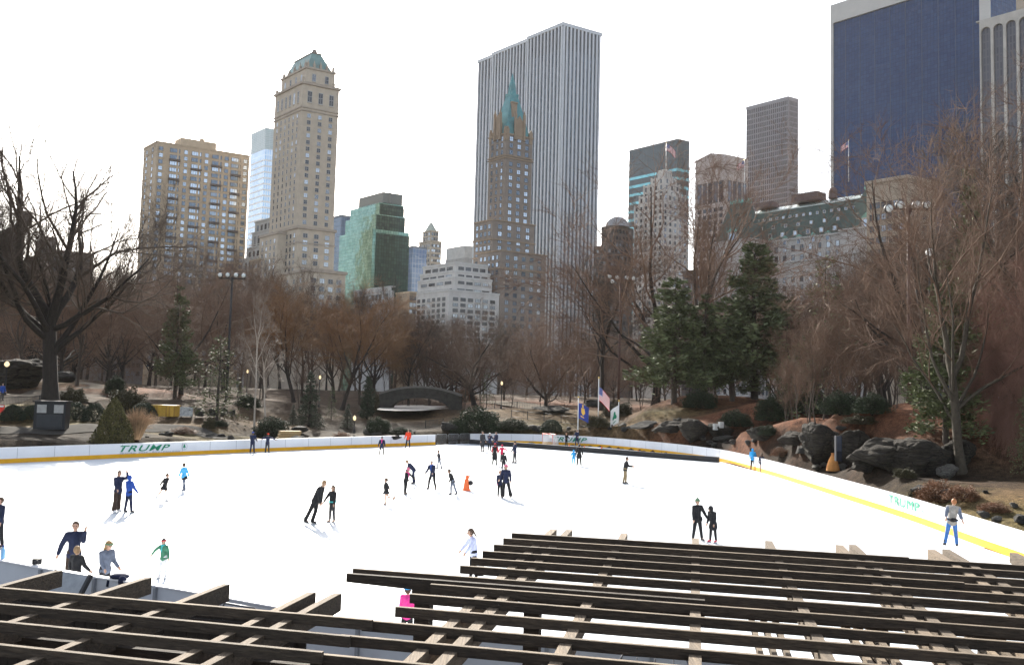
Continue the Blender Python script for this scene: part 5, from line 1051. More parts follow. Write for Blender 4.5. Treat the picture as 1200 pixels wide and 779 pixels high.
# training cones
oc = mat('cone_orange', (.85, .16, .04), rough=.5, var=.1)
for px, py, lab in ((667, 524.3, 'orange training cone nearest the hockey goal'), (685, 526.0, 'orange training cone beside the navy coach'), (705, 526.6, 'orange training cone alone between the coach and the paired cones'), (719, 531, 'orange training cone, nearer one of the close pair'), (725, 530, 'orange training cone, farther one of the close pair'), (748, 531.5, 'orange training cone nearest the end of the black divider')):
    p = G(px, py); t = thing('training_cone', lab, 'cone', p, group='orange training cones'); mb = MB(); mb.lathe(p, [(.13, .02), (.03, .34), (0, .35)], 10); mb.build('cone_body', oc, t); mb = MB(); mb.box(p + (0, 0, .012), (.3, .3, .02)); mb.build('base', oc, t)
p = G(622, 521.5); t = thing('equipment_bag', 'small dark bag lying on ice against the far board', 'bag', p); mb = MB(); mb.ball(p + (0, 0, .14), (.5, .2, .16), 12, 8); mb.build('bag_body', blk, t); mb = MB(); mb.tube([p + (-.2, 0, .26), p + (-.1, 0, .38), p + (.1, 0, .38), p + (.2, 0, .26)], .015, 5); mb.build('handle', blk, t)
# orange skating aid with a black bag
p = G(546.5, 574.5); t = thing('skating_aid', 'bright orange upright skating aid with a black bag hung on it', 'skating aid', p); mb = MB(); mb.lathe(p, [(.20, .03), (.15, .3), (.12, .55), (.10, .62)], 12); mb.build('body_shell', oc, t); mb = MB(); mb.ball(p + (.03, 0, .72), (.11, .10, .13), 10, 8); mb.tube([p + (.1, 0, .76), p + (.17, 0, .8), p + (.2, 0, .86)], .03, 6); mb.build('head', oc, t); mb = MB(); mb.box(p + (0, 0, .02), (.5, .5, .035)); mb.build('base', oc, t); mb = MB(); mb.ball(p + (.22, 0, .42), (.15, .12, .14), 10, 6); mb.tube([p + (.08, 0, .6), p + (.2, 0, .56)], .015, 4); mb.build('bag', blk, t)
# ------------------------------------------------------------------ flagpoles behind the boards
def pole_flag(px, base_py, top_py, Y, lab): p = at(px, base_py, Y); p[2] = th(p[0], p[1]); q = at(px, top_py, Y); flagpole_at(p, q[2] - p[2], lab, r=.07); return p + (0, 0, q[2] - p[2])
q = pole_flag(700.5, 517, 443.5, 94, 'tallest white flagpole behind the goal board'); stripes_flag(q + (0, 0, -.9), 1.5, 1.5, (.9, -.25), .8, 'striped flag drooping from the tallest flagpole behind the board')
def plain_flag(p, wid, hgt, dirx, droop, m_, label, badge, bm_):
    f = thing('flag', label, 'flag', p); d = unit(np.array([*dirx, 0.0])); nrm = np.array([-d[1], d[0], 0]); nu, nv = 14, 8; mb = MB()
    def pt(u, v, o=0): return np.array(p) + d * wid * u * (1 - .25 * droop) + nrm * (.08 * wid * math.sin(u * 7 + v * 1.5) * u + o) + np.array([0, 0, -hgt * v - droop * wid * u ** 1.4])
    for j in range(nv):
        for i in range(nu): mb.quad(pt(i / nu, j / nv), pt((i + 1) / nu, j / nv), pt((i + 1) / nu, (j + 1) / nv), pt(i / nu, (j + 1) / nv))
    o = mb.build('cloth', m_, f); o.modifiers.new('s', 'SOLIDIFY').thickness = .015; mb = MB()
    for poly in badge:
        for o_ in (-.035, .035): mb.add([pt(u_, v_, o_) for u_, v_ in poly], [list(range(len(poly)))])
    mb.build('emblem', bm_, f); return f
q = pole_flag(677, 514, 466, 93, 'short white flagpole carrying the dark blue flag'); plain_flag(q + (0, 0, -.55), 1.25, 1.65, (.9, -.3), .4, F_BLU, 'dark blue flag with a gold crest on a short pole', [[(.3, .25), (.62, .22), (.7, .5), (.5, .72), (.3, .55)], [(.36, .05), (.5, .02), (.55, .2), (.4, .2)], [(.25, .75), (.6, .8), (.6, .86), (.25, .83)]], mat('crest_gold', (.7, .42, .08), var=.2))
q = pole_flag(724.5, 516, 470.5, 93, 'short white flagpole carrying the white leaf flag')
lf = [(.5 + .2 * math.sin(a) * (1 + .35 * math.cos(3 * a)), .5 - .2 * math.cos(a) * (1 + .35 * math.cos(3 * a))) for a in np.linspace(0, 2 * math.pi, 25)[:-1]]
plain_flag(q + (0, 0, -.4), 1.15, 1.9, (-.9, -.3), .55, F_WHT, 'white flag with a green leaf emblem on a short pole', [lf, [(.3, .78), (.7, .82), (.7, .86), (.3, .82)]], txt_g)
# ------------------------------------------------------------------ lamps
iron = mat('iron_black', (.03, .028, .027), rough=.6, var=.3, scale=3); rust = mat('mast_brown', (.10, .055, .045), rough=.7, var=.3, scale=3); lens_ = mat('lamp_glass', (.72, .76, .74), rough=.2, var=.05, spec=.6)
def mast(px, Y, top_py, label, offs, r=.16, m_=rust):
    p = ground_at(px, Y); q = at(px, top_py, Y); h = q[2] - p[2]; t = thing('floodlight_mast', label, 'floodlight', p); mb = MB(); mb.tube([p, p + (0, 0, h * .5), p + (0, 0, h)], [r, r * .85, r * .6], 8); mb.build('pole', m_, t)
    w_ = max(abs(o[0]) for o in offs); mb = MB(); mb.box(p + (0, 0, h - .15), (2 * w_ + .3, .12, .14)); mb.lathe(p + (0, 0, h - .5), [(.22, 0), (.22, .5), (.12, .6)], 8); mb.build('crossarm', m_, t)
    for ox, oz in offs:
        c = p + (ox, -.25, h + oz); mb = MB(); mb.ball(c, (.34, .30, .34), 12, 8); mb.tube([c + (0, .25, -.1), c + (0, .3, -.3)], .05, 5); o = mb.build('lamp_head', iron, t); mb = MB(); mb.ball(c + (0, -.14, -.02), (.28, .20, .28), 12, 8); mb.build('lens', lens_, o)
mast(265.5, 112, 325, 'tall floodlight mast with four lamp heads before the tan brick slab', [(-1.5, .25), (-.5, .3), (.6, .3), (1.6, .25)], .2, iron)
mast(725, 122, 327, 'tall floodlight mast with lamp heads below the dark round topped building', [(-1.6, .3), (-.5, .2), (.9, .2), (1.8, .1), (-1.2, -.4)], .2)
mast(1066, 63, 243, 'tall brown floodlight mast with four lamp heads on the right bank', [(-1.6, -.2), (-.75, .1), (.5, .15), (1.25, .15)], .18)
lit = mat('globe_lit', (.45, .38, .26), emit=(1, .72, .38, .5)); glb = mat('globe_white', (.85, .83, .78), rough=.3, var=.03)
def lamp(px, py, Y, label, m_, r=.2, h=None):
    q = at(px, py, Y); p = np.array([q[0], q[1], th(q[0], q[1])]); h = max(1.5, q[2] - p[2]); t = thing('street_lamp', label, 'lamp', p, group=None); mb = MB(); mb.lathe(p, [(.16, 0), (.14, .35), (.06, .5), (.05, h - .35), (.1, h - .25), (.11, h - .15)], 10); mb.build('post', iron, t); mb = MB(); mb.lathe(p, [(.05, h - .16), (r, h + .02), (r * .95, h + .2), (r * .5, h + .36), (0, h + .44)], 12); mb.build('globe', m_, t)
lamp(8, 428, 88, 'black park lamp with a glowing globe before the dark rock knoll', lit, .24); lamp(375, 443, 130, 'park lamp with a small glowing globe among trees near the broad fir', lit, .17); lamp(415.5, 491, 96, 'low lit park lamp beside the small dark firs', lit, .17); lamp(588, 450, 125, 'park lamp on the path left of the tan lawn', lit, .16); lamp(1089, 298, 55, 'white globe lamp on a slim post high on the right bank', glb, .24); lamp(290, 436, 128, 'dim park lamp seen through the birch branches', lit, .15)
# small floodlight by the right board
p = ground_at(848, 80); p[2] = max(0, p[2]); t = thing('floodlight_post', 'short black post carrying two pale box floodlights behind the curved board', 'floodlight', p); h = at(848, 494, 80)[2] - p[2]; mb = MB(); mb.tube([p, p + (0, 0, h)], .06, 7); mb.build('pole', iron, t)
for s_, hh_ in ((-.25, -.3), (-.75, -.5)): mb = MB(); mb.box(p + (s_, -.1, h + hh_), (.42, .3, .55), .3); mb.build('lamp_head', mat('lamp_grey', (.5, .5, .48), var=.15), t)
# ------------------------------------------------------------------ rocks
rockm = mat('rock_grey', (.058, .054, .048), rough=.9, var=.5, scale=1.2, bump=.6); rockd = mat('rock_mossy', (.026, .021, .014), rough=.95, var=.55, scale=.9, bump=.8, col2=(.062, .050, .036)); rockl = mat('rock_pale', (.15, .14, .12), rough=.9, var=.3, scale=1.5, bump=.4)
from mathutils import noise as mn
def schist(M, fine=4.0):
    nt = M.node_tree; L = nt.links.new; b = nt.nodes['Principled BSDF']; src = b.inputs['Base Color'].links[0].from_socket; tc = nt.nodes['Texture Coordinate']; mp = nt.nodes.new('ShaderNodeMapping'); mp.inputs['Rotation'].default_value = (.4, .5, .2); mp.inputs['Scale'].default_value = (1, 1, 3.5); L(tc.outputs['Object'], mp.inputs['Vector'])
    nz = nt.nodes.new('ShaderNodeTexNoise'); nz.inputs['Scale'].default_value = fine; nz.inputs['Detail'].default_value = 10; nz.inputs['Roughness'].default_value = .75; L(mp.outputs[0], nz.inputs['Vector'])
    vo = nt.nodes.new('ShaderNodeTexVoronoi'); vo.feature = 'DISTANCE_TO_EDGE'; vo.inputs['Scale'].default_value = 1.6; L(mp.outputs[0], vo.inputs['Vector']); mr = nt.nodes.new('ShaderNodeMapRange'); mr.inputs['From Max'].default_value = .05; mr.inputs['To Min'].default_value = .35; L(vo.outputs['Distance'], mr.inputs['Value'])
    m2 = nt.nodes.new('ShaderNodeMapRange'); m2.inputs['From Min'].default_value = .3; m2.inputs['From Max'].default_value = .7; m2.inputs['To Min'].default_value = .45; m2.inputs['To Max'].default_value = 1.9; L(nz.outputs['Fac'], m2.inputs['Value']); mu = nt.nodes.new('ShaderNodeMath'); mu.operation = 'MULTIPLY'; L(mr.outputs[0], mu.inputs[0]); L(m2.outputs[0], mu.inputs[1])
    hs_ = nt.nodes.new('ShaderNodeHueSaturation'); L(src, hs_.inputs['Color']); L(mu.outputs[0], hs_.inputs['Value']); L(hs_.outputs[0], b.inputs['Base Color']); bp = nt.nodes.new('ShaderNodeBump'); bp.inputs['Strength'].default_value = 1; bp.inputs['Distance'].default_value = .25; L(mu.outputs[0], bp.inputs['Height']); L(bp.outputs[0], b.inputs['Normal'])
for q_ in (rockm, rockd, rockl): schist(q_)
def rock_mesh(seed, mm, sub=4, rough_=.28):
    bm = bmesh.new(); bmesh.ops.create_icosphere(bm, subdivisions=sub, radius=1); rg = np.random.default_rng(seed); D = [(unit(rg.normal(0, 1, 3)), rg.uniform(.45, .9)) for _ in range(22)]; o_ = Vector(rg.uniform(-50, 50, 3))
    for v in bm.verts:
        p = np.array(v.co)
        for d, c in D:
            k = p @ d
            if k > c: p = p - d * (k - c) * .95
        q = Vector(p); f = mn.fractal(q * 1.6 + o_, 1.0, 2.1, 5) * .16 + (abs(mn.noise(q * 3.0 + o_)) ** .5 - .45) * .16
        v.co = q * (1 + f)
    me = bpy.data.meshes.new('rock'); bm.to_mesh(me); bm.free(); me.materials.append(mm); return me
RK = {'g': [rock_mesh(k, rockm) for k in range(4)], 'd': [rock_mesh(10 + k, rockd, 5) for k in range(3)], 'l': [rock_mesh(20, rockl), rock_mesh(21, rockl)]}
def rock(kind, p, size, label, group=None, sink=.35, rz=None, name='rock'):
    o = bpy.data.objects.new(name, rnd.choice(RK[kind])); COL.objects.link(o); o.location = np.asarray(p, float) + (0, 0, size[2] * (.5 - sink)); o.scale = [v / 2 for v in size]; o.rotation_euler = (rnd.uniform(-.15, .15), rnd.uniform(-.15, .15), rnd.uniform(0, 6.28) if rz is None else rz); return tag(o, label, 'rock', group)
for k, px, py, wpx, top, dep, lab in (
    ('d', 1000, 546, 50, 500, 2.5, 'dark mossy block between the tall slab and the broad outcrop'), ('d', 1055, 556, 44, 522, 2, 'dark wedge of mossy rock low in the middle of the outcrop'), ('d', 1012, 556, 40, 532, 2, 'low dark ledge at the foot of the broad outcrop'), ('d', 1125, 548, 40, 512, 2.5, 'mossy rock behind the olive barked tree'), ('d', 895, 520, 44, 500, 3, 'low dark rock hump on the red leaf slope'), ('d', 845, 512, 40, 494, 3, 'low dark ledge behind the floodlight post'),
    ('d', 965, 540, 62, 490, 3.5, 'tall mossy outcrop slab on the bank behind the dark panel'), ('d', 1035, 552, 105, 498, 4.0, 'broad mossy rock outcrop running along the bank'), ('d', 1085, 556, 90, 508, 3.5, 'lower mossy outcrop beside the pale boulder'), ('d', 930, 522, 50, 498, 4, 'rounded mossy outcrop at the turn of the bank'),
    ('d', 785, 513, 60, 487, 4, 'mossy rounded outcrop behind the curved board'), ('d', 815, 516, 44, 486, 4, 'dark mossy outcrop split from its neighbour near the floodlight post'), ('g', 755, 505, 50, 492, 3, 'grey sloping ledge on the lawn behind the flags'), ('l', 1108, 561, 30, 541, 1.2, 'large pale boulder at the foot of the olive barked tree'), ('g', 1081, 584, 34, 563, 1.2, 'round dark boulder behind the mint lettered board'),
    ('g', 650, 483, 60, 474, 5, 'flat grey rock ledge behind the tan lawn'), ('g', 700, 476, 60, 466, 6, 'long grey rock ledge at the foot of the far woods'), ('d', 20, 455, 80, 418, 9, 'big dark rock knoll behind the park lamp'), ('g', 72, 448, 46, 432, 6, 'grey rock hump beside the great elm'), ('l', 845, 518, 30, 509, 1.5, 'pale flat stones beside the floodlight post'),
    ('l', 985, 551, 16, 545, .8, 'flat pale slab stone beside the orange bag'), ('g', 350, 507, 24, 495, 1.5, 'tilted grey boulder behind the wooden planks'), ('g', 450, 517, 40, 507, 1.5, 'low grey rock pile on the pond shore'), ('g', 565, 502, 24, 495, 2, 'grey rock beneath the broad dark bush'), ('g', 525, 505, 26, 493, 2, 'dark boulder behind the rail barriers')):
    p = hit(px, py, 34); s_ = sz(p, wpx); rock(k, p, (s_, dep, max(.5, tall(p, top)) * 1.2), lab, None, .22, rnd.uniform(-.4, .1))
for i in range(80):
    k = rnd.uniform(6, len(WRs) - 9); a = int(k); q = WRs[a] + (WRs[a + 1] - WRs[a]) * (k - a); T_ = unit(WRs[a + 1] - WRs[a]); n_ = np.array([-T_[1], T_[0], 0]); p = q + n_ * rnd.uniform(.8, 3.6); p[2] = th(p[0], p[1]); s_ = rnd.uniform(.35, 1.1); rock(rnd.choice('ggll'), p, (s_ * rnd.uniform(.8, 1.5), s_, s_ * rnd.uniform(.5, .9)), 'loose broken grey stone in the rubble strip behind the curved board', 'loose stones behind the curved board', .3, None, 'stone')
for i in range(30):
    k = rnd.uniform(2.2, len(WL) - 1.02); a = int(k); q = WL[a] + (WL[a + 1] - WL[a]) * (k - a); T_ = unit(WL[a + 1] - WL[a]); n_ = np.array([-T_[1], T_[0], 0]); p = q + n_ * rnd.uniform(1.2, 6.5); p[2] = th(p[0], p[1]); s_ = rnd.uniform(.4, 1.3); rock(rnd.choice('gggl'), p, (s_ * rnd.uniform(.8, 1.7), s_, s_ * rnd.uniform(.4, .8)), 'loose grey stone in the rubble strip behind the long straight board', 'loose stones behind the straight board', .3, None, 'stone')
# ------------------------------------------------------------------ stone arch bridge
c0, c1 = at(444, 470, 132), at(540, 472, 132); t = thing('stone_bridge', 'low grey stone arched footbridge over the pale frozen pond', 'bridge', (*c0[:2], 2)); L = np.linalg.norm((c1 - c0)[:2]); u = unit(np.array([*(c1 - c0)[:2], 0])); nrm = np.array([-u[1], u[0], 0]); z_top = at(485, 454, 132)[2]; zb = pz - .2; z_ap = at(490, 466, 132)[2]
sb = mat('bridge_stone', (.042, .039, .034), rough=.95, var=.45, scale=1.5, bump=.5); n = 28; mb = MB(); A0 = np.array([*c0[:2], 0])
def ztop(k): return z_top - .9 * (2 * k - 1) ** 2 * 1.3
def zbot(k): kk = (k - .5) / .36; return zb if abs(kk) >= 1 else zb + (z_ap - zb) * math.sqrt(1 - kk * kk)
ks = sorted(set(list(np.linspace(0, 1, n)) + [.14, .1401, .2, .3, .7, .8, .8599, .86]))
for a, b_ in zip(ks[:-1], ks[1:]):
    P = [A0 + u * L * k + nrm * o + np.array([0, 0, z]) for k, z0_, z1_ in ((a, zbot(a), ztop(a)), (b_, zbot(b_), ztop(b_))) for o in (0, 4) for z in (z0_, z1_)]
    mb.add(P, [[0, 4, 5, 1], [2, 3, 7, 6], [1, 5, 7, 3], [0, 2, 6, 4]])
mb.build('arch_wall', sb, t); mb = MB()
for o in (-.05, 3.75):
    for a, b_ in zip(np.linspace(0, 1, n)[:-1], np.linspace(0, 1, n)[1:]): mb.beam(A0 + u * L * a + nrm * (o + .15) + np.array([0, 0, ztop(a) + .28]), A0 + u * L * b_ + nrm * (o + .15) + np.array([0, 0, ztop(b_) + .28]), .42, .30)
mb.build('coping', mat('coping_stone', (.14, .13, .115), var=.25), t)
# ------------------------------------------------------------------ left bank things
p = hit(60, 503, 50); Wd = sz(p, 33); t = thing('kiosk', 'squat black display kiosk with two pale panels beside the great elm', 'kiosk', p); hh_ = tall(p, 471); kb = mat('kiosk_black', (.010, .011, .014), rough=.5, var=.3); mb = MB(); mb.box(p + (0, 0, hh_ / 2), (Wd, 1.5, hh_), .25); mb.box(p + (0, 0, hh_ + .06), (Wd + .25, 1.75, .1), .25); mb.build('cabinet', kb, t)
f_ = np.array([math.sin(.25), -math.cos(.25), 0]); s_ = np.array([math.cos(.25), math.sin(.25), 0])
for k in (-.26, .28): mb = MB(); c = p + s_ * Wd * k + f_ * .765 + (0, 0, hh_ * .76); mb.box(c, (Wd * .3, .03, hh_ * .3), .25); mb.build('notice_panel', mat('notice_paper', (.36, .35, .33), var=.2, scale=3), t)
mb = MB(); c = p + f_ * .765 + (0, 0, hh_ * .32); mb.box(c, (Wd * .8, .03, hh_ * .46), .25); mb.box(c + f_ * .02, (Wd * .7, .02, hh_ * .36), .25); mb.build('door_panel', mat('kiosk_slate', (.022, .025, .031), rough=.4, var=.2), t)
for px, py, wpx, top, lab in ((189, 488, 20, 475, 'larger yellow storage crate beyond the left board'), (202.5, 488, 10, 475.5, 'narrower yellow storage crate with a rusty gap beside it')):
    p = hit(px, py, 50); Wd = sz(p, wpx); h = tall(p, top); t = thing('storage_crate', lab, 'crate', p); ym = mat('paint_yellow', (.50, .30, .035), rough=.6, var=.2, scale=2); mb = MB(); mb.box(p + (0, 0, h / 2), (Wd, 1.4, h)); mb.build('body_shell', ym, t); mb = MB()
    for k in (-.46, -.1, .46): mb.box(p + (Wd * k, -.74, h / 2), (.09, .07, h - .02))
    mb.build('rib_trim', mat('paint_ochre', (.36, .19, .03), var=.2), t); mb = MB(); mb.box(p + (0, 0, h + .04), (Wd + .1, 1.5, .07)); mb.build('lid', ym, t)
p = hit(218, 489, 50); h = tall(p, 478); Wd = sz(p, 15); t = thing('painted_panel', 'white panel covered in grey scrawl beside the yellow crates', 'panel', p); mb = MB(); mb.box(p + (0, 0, h / 2 + .1), (Wd, .08, h)); mb.build('board_face', mat('panel_scrawl', (.62, .62, .60), var=.2, scale=3.5, col2=(.16, .17, .19)), t)
for k in (-.4, .4): mb = MB(); mb.box(p + (Wd * k, .1, h / 2), (.08, .12, h)); mb.build('leg', iron, t)
for px, lab in ((234, 'dark covered bundle lying beside the scrawled white panel'), (249, 'pale and dark tarp heap under the sparse hemlock'), (262, 'low tarp heap right of the sparse hemlock'), (272, 'small dark tarp bundle farthest right of the heap row')):
    p = hit(px, 489, 50); o = rock(rnd.choice('g'), p, (1.3, 1.0, 1.15), lab, None, .1, None, 'tarp_bundle'); o['category'] = 'bundle'
p = hit(337, 516, 60); t = thing('plank_stack', 'low stack of pale wooden planks just behind the left board', 'planks', p); plk = mat('plank_pale', (.42, .29, .14), rough=.8, var=.2, scale=3, stretch=(.3, 4, 4))
for k in range(3): mb = MB(); mb.box(p + (.1 * k, .1 * (k % 2), .16 + .30 * k), (sz(p, 24), .8, .26), .5); mb.build('plank', plk, t)
def rail_fence(a_px, b_px, label, h=1.0, step=.14, n=2, posts=3.0, m_=iron, Y=None):
    A_, B__ = a_px, b_px; L = np.linalg.norm((B__ - A_)[:2]); t = thing('railing_fence', label, 'fence', A_); N_ = max(2, int(L / posts)); pts = [A_ + (B__ - A_) * k / N_ for k in range(N_ + 1)]
    for q in pts: q[2] = th(q[0], q[1])
    for q in pts: mb = MB(); mb.box(q + (0, 0, h * .52), (.09, .09, h * 1.08)); mb.build('post', m_, t)
    mb = MB()
    for q, w_ in zip(pts[:-1], pts[1:]):
        for z in (.12, h * .95): mb.tube([q + (0, 0, z), w_ + (0, 0, z)], .03, 5)
        l = np.linalg.norm(w_ - q)
        for k in np.arange(step, l, step): c = q + (w_ - q) * k / l; mb.tube([c + (0, 0, .1), c + (0, 0, h)], .012, 4)
    mb.build('rail_lattice', m_, t)
rail_fence(hit(-60, 482), hit(46, 478), 'black iron railing along the path left of the great elm', 1.1); rail_fence(ground_at(1072, 62), ground_at(1190, 56), 'black iron railing along the top of the right bank', 1.1, .15); rail_fence(ground_at(500, 108), ground_at(560, 110), 'thin dark railing on the near shore of the pond', 1.0, .5, posts=2.2); rail_fence(ground_at(580, 128), ground_at(690, 122), 'thin dark fence along the gravel path behind the tan lawn', 1.0, .4); rail_fence(ground_at(600, 112), ground_at(700, 104), 'thin post fence crossing the tan lawn', 1.0, 2.0, posts=2.4)
p = ground_at(971, 55); p[2] = max(p[2] - .3, 0); t = thing('utility_cabinet', 'dark blue utility panel set among the mossy rocks', 'cabinet', p + (0, -1.6, 0)); p = p + (0, -1.6, 0); p[2] = at(971, 534, p[1])[2]; t.location = p; ORG[t.name] = p; h = at(971, 510, p[1])[2] - p[2]; mb = MB(); mb.box(p + (0, 0, h * .5 - .15), (.36, .3, h + .3)); mb.build('cabinet_body', mat('cabinet_navy', (.012, .014, .022), rough=.9, var=.2), t); mb = MB(); mb.box(p + (0, -.16, h * .6), (.28, .02, h * .7)); mb.build('door', mat('cabinet_navy_door', (.028, .034, .052), rough=.5, var=.2), t)
p = hit(976, 552, 40); t = thing('orange_bag', 'slumped orange cloth bag on the stones under the mossy outcrop', 'bag', p); mb = MB(); mb.lathe(p, [(.42, 0), (.40, .25), (.30, .6), (.16, .9), (.05, 1.05), (0, 1.06)], 12); mb.build('bag_body', mat('cloth_orange', (.55, .24, .07), rough=.9, var=.25, scale=3), t); mb = MB(); mb.lathe(p + (.02, 0, .92), [(.12, 0), (.16, .05), (.10, .12), (.16, .22)], 10); mb.build('tied_neck', mat('cloth_orange_neck', (.42, .17, .05), var=.2), t)
p = hit(1, 488, 40); t = thing('warning_sign', 'bright red and pale signboard at the edge beside the clipped round bush', 'sign', p); h = tall(p, 474); mb = MB(); mb.box(p + (0, 0, h * .62), (.5, .06, h * .7)); mb.build('sign_face', mat('sign_red', (.75, .05, .03), var=.1), t); mb = MB(); mb.box(p + (0, -.04, h * .86), (.4, .03, h * .15)); mb.build('pale_strip', F_WHT, t); mb = MB(); mb.box(p + (0, .06, h * .4), (.08, .06, h * .8)); mb.build('leg', iron, t)
# ------------------------------------------------------------------ pergola
PU, PV = np.array([math.sin(R_(12.25)), math.cos(R_(12.25)), 0]), np.array([math.cos(R_(12.25)), -math.sin(R_(12.25)), 0])
def pv(t_, v_, z): return PU * t_ + PV * v_ + np.array([0, 0, z])
wood = mat('timber_dark', (.048, .034, .023), rough=.85, var=.55, scale=3, stretch=(.35, 9, 14), bump=.6, objrand=.3); wood_b = mat('timber_brown', (.062, .046, .032), rough=.85, var=.5, scale=3, stretch=(.35, 9, 14), bump=.6, objrand=.3); woodr = mat('timber_rafter', (.115, .084, .055), rough=.85, var=.5, scale=3, stretch=(14, .5, 14), bump=.5, objrand=.3); woodl = mat('timber_weathered_lit', (.15, .115, .08), rough=.85, var=.5, scale=3, stretch=(.6, 9, 14), bump=.4, objrand=.3)  # the palest timber also serves as painted sunlight on slat tops
pg = thing('pergola', 'large dark timber pergola roof of slats on paired rafters and posts', 'pergola', (0, 0, 0)); ZT = 3.2
def vx(px, t_, z):
    lo, hi = -30.0, 30.0
    for _ in range(50):
        mid = (lo + hi) / 2
        if proj(pv(t_, mid, z))[0] < px: lo = mid
        else: hi = mid
    return lo
lefts = {0: 600, 1: 590, 2: 579, 3: 566, 4: 552.5, 5: 539.5, 6: 414, 7: 505, 8: 481, 9: 464}
joints = {0: 1065, 1: 1095, 2: 1030, 3: 1130}
for k in range(17):
    t_ = 13.4 - .55 * k; vl = vx(lefts[k], t_, ZT) if k in lefts else -11.0; vr = 12.0
    js = [vl]
    if k in joints: js.append(vx(joints[k], t_, ZT))
    if 10 <= k <= 13: js.append(vx((437, 411, 378, 340)[k - 10], t_, ZT))
    elif k > 13: js.append(rnd.uniform(-3.5, -2))
    js.append(vr)
    for i, (a, b_) in enumerate(zip(js[:-1], js[1:])):
        dz = rnd.uniform(-.006, .006) - .02 * (i % 2); dt = .045 * (i % 2); ov = .12 if i else 0
        hgt = (.090 if k < 9 else .087) + .008 * rnd.random(); ks_ = np.linspace(a - ov, b_, max(2, int((b_ - a) / 2.4) + 1)); pts_ = [pv(t_ + dt + rnd.uniform(-.008, .008), v_, ZT + dz + rnd.uniform(-.005, .005)) for v_ in ks_]
        mb = MB(); mt_ = MB()
        for e0, e1 in zip(pts_[:-1], pts_[1:]): mb.beam(e0, e1, .042, hgt); mt_.beam(e0 + (0, 0, .006), e1 + (0, 0, .006), .044, .006)  # paler strip paints sunlight along the top of each slat
        sb_ = mb.build('slat_beam', wood if k < 10 or i else wood_b, pg); mt_.build('lit_top_edge', woodl, sb_)
    if k in (4,): c = pv(t_, vl + .12, ZT - .16); mb = MB(); mb.box(c, (.1, .06, .12)); mb.build('bracket', iron, pg)
t6 = 13.4 - .55 * 6; v6 = vx(407, t6 - .28, ZT); mb = MB()
a, b_ = pv(t6 - .28, v6, ZT - .005), pv(t6 - .28, v6 + 4.2, ZT - .005); n_ = PU * .03
P = [a - n_, a + n_, a + n_ - (0, 0, .10), a - n_ - (0, 0, .10), b_ - n_, b_ + n_, b_ + n_ - (0, 0, .24), b_ - n_ - (0, 0, .24)]; mid = a + PV * 1.2
mb.add(P, [[0, 1, 2, 3], [7, 6, 5, 4], [0, 4, 5, 1], [1, 5, 6, 2], [2, 6, 7, 3], [3, 7, 4, 0]]); mb.build('tapered_beam', wood, pg)
ZR = ZT - .062
right_v = [-2.33, -2.07, -1.14, .015, 1.17, 2.25, 2.47, 3.63, 3.87, 4.85, 5.1, 6.2, 7.3, 7.55]
for v_ in right_v: mb = MB(); mb.beam(pv(3.0, v_, ZR), pv(14.45 + .07 * max(v_, 0) + rnd.uniform(-.08, .08), v_, ZR), .11, .16); mb.build('rafter', woodr, pg)
left_v = [-10.7, -9.6, -8.5, -7.47, -6.27, -5.25, -4.16, -3.87]
for v_ in left_v: mb = MB(); mb.beam(pv(3.0, v_, ZR), pv(9.08 + rnd.uniform(-.05, .08), v_, ZR), .085, .19); rf_ = mb.build('rafter', wood_b, pg); mb = MB(); mb.beam(pv(3.0, v_, ZR + .006), pv(9.0, v_, ZR + .006), .087, .006); mb.build('lit_top_edge', woodr, rf_)  # paler strip puts the sunlit top into the rafter's colour
for t_, va, vb in ((10.9, -3.6, 12), (7.2, -12, 12), (4.6, -12, 12)): mb = MB(); mb.beam(pv(t_, va, ZR - .165), pv(t_, vb, ZR - .165), .14, .20); mb.build('cross_beam', wood, pg)
for v0 in (1.17, 2.25, 3.63):
    for j in range(3): mb = MB(); mb.beam(pv(6.2, v0 - .20 - .14 * j, ZR - .37), pv(11.6, v0 - .20 - .14 * j, ZR - .37), .055, .09); mb.build('lower_lath', woodl, pg)
for t_, v_ in ((10.9, -3.45), (10.9, -2.0), (10.9, 2.12), (10.9, 3.3), (10.9, 7.0), (7.2, -8.9), (7.2, -5.0), (7.2, 1.0), (7.2, 6.0), (4.6, -5), (4.6, 3)):
    p = pv(t_, v_, 0); mb = MB(); mb.box(p + (0, 0, (ZR - .365) / 2 - .015), (.20, .20, ZR - .365), -R_(12.25)); mb.build('post', wood, pg)
# benches below
for t_, v_, lab in ((7.9, -6.9, 'pale slatted bench under the pergola at lower left'), (6.6, -5.2, 'second slatted bench under the pergola nearer the viewer'), (8.4, -3.3, 'slatted bench under the pergola by the near board')):
    p = pv(t_, v_, 0); t = thing('bench', lab, 'bench', p, -R_(12.25)); mb = MB()
    for j in range(4): mb.box((0, -.18 + .12 * j, .45), (1.8, .09, .035))
    mb.build('seat', woodl, t, world=False); mb = MB()
    for j in range(3): mb.box((0, .26 + .02 * j, .6 + .13 * j), (1.8, .03, .09))
    mb.build('backrest', woodl, t, world=False)
    for s_ in (-.75, .75): mb = MB(); mb.box((s_, 0, .21), (.06, .42, .42)); mb.box((s_, .27, .55), (.06, .05, .8)); mb.build('leg', iron, t, world=False)
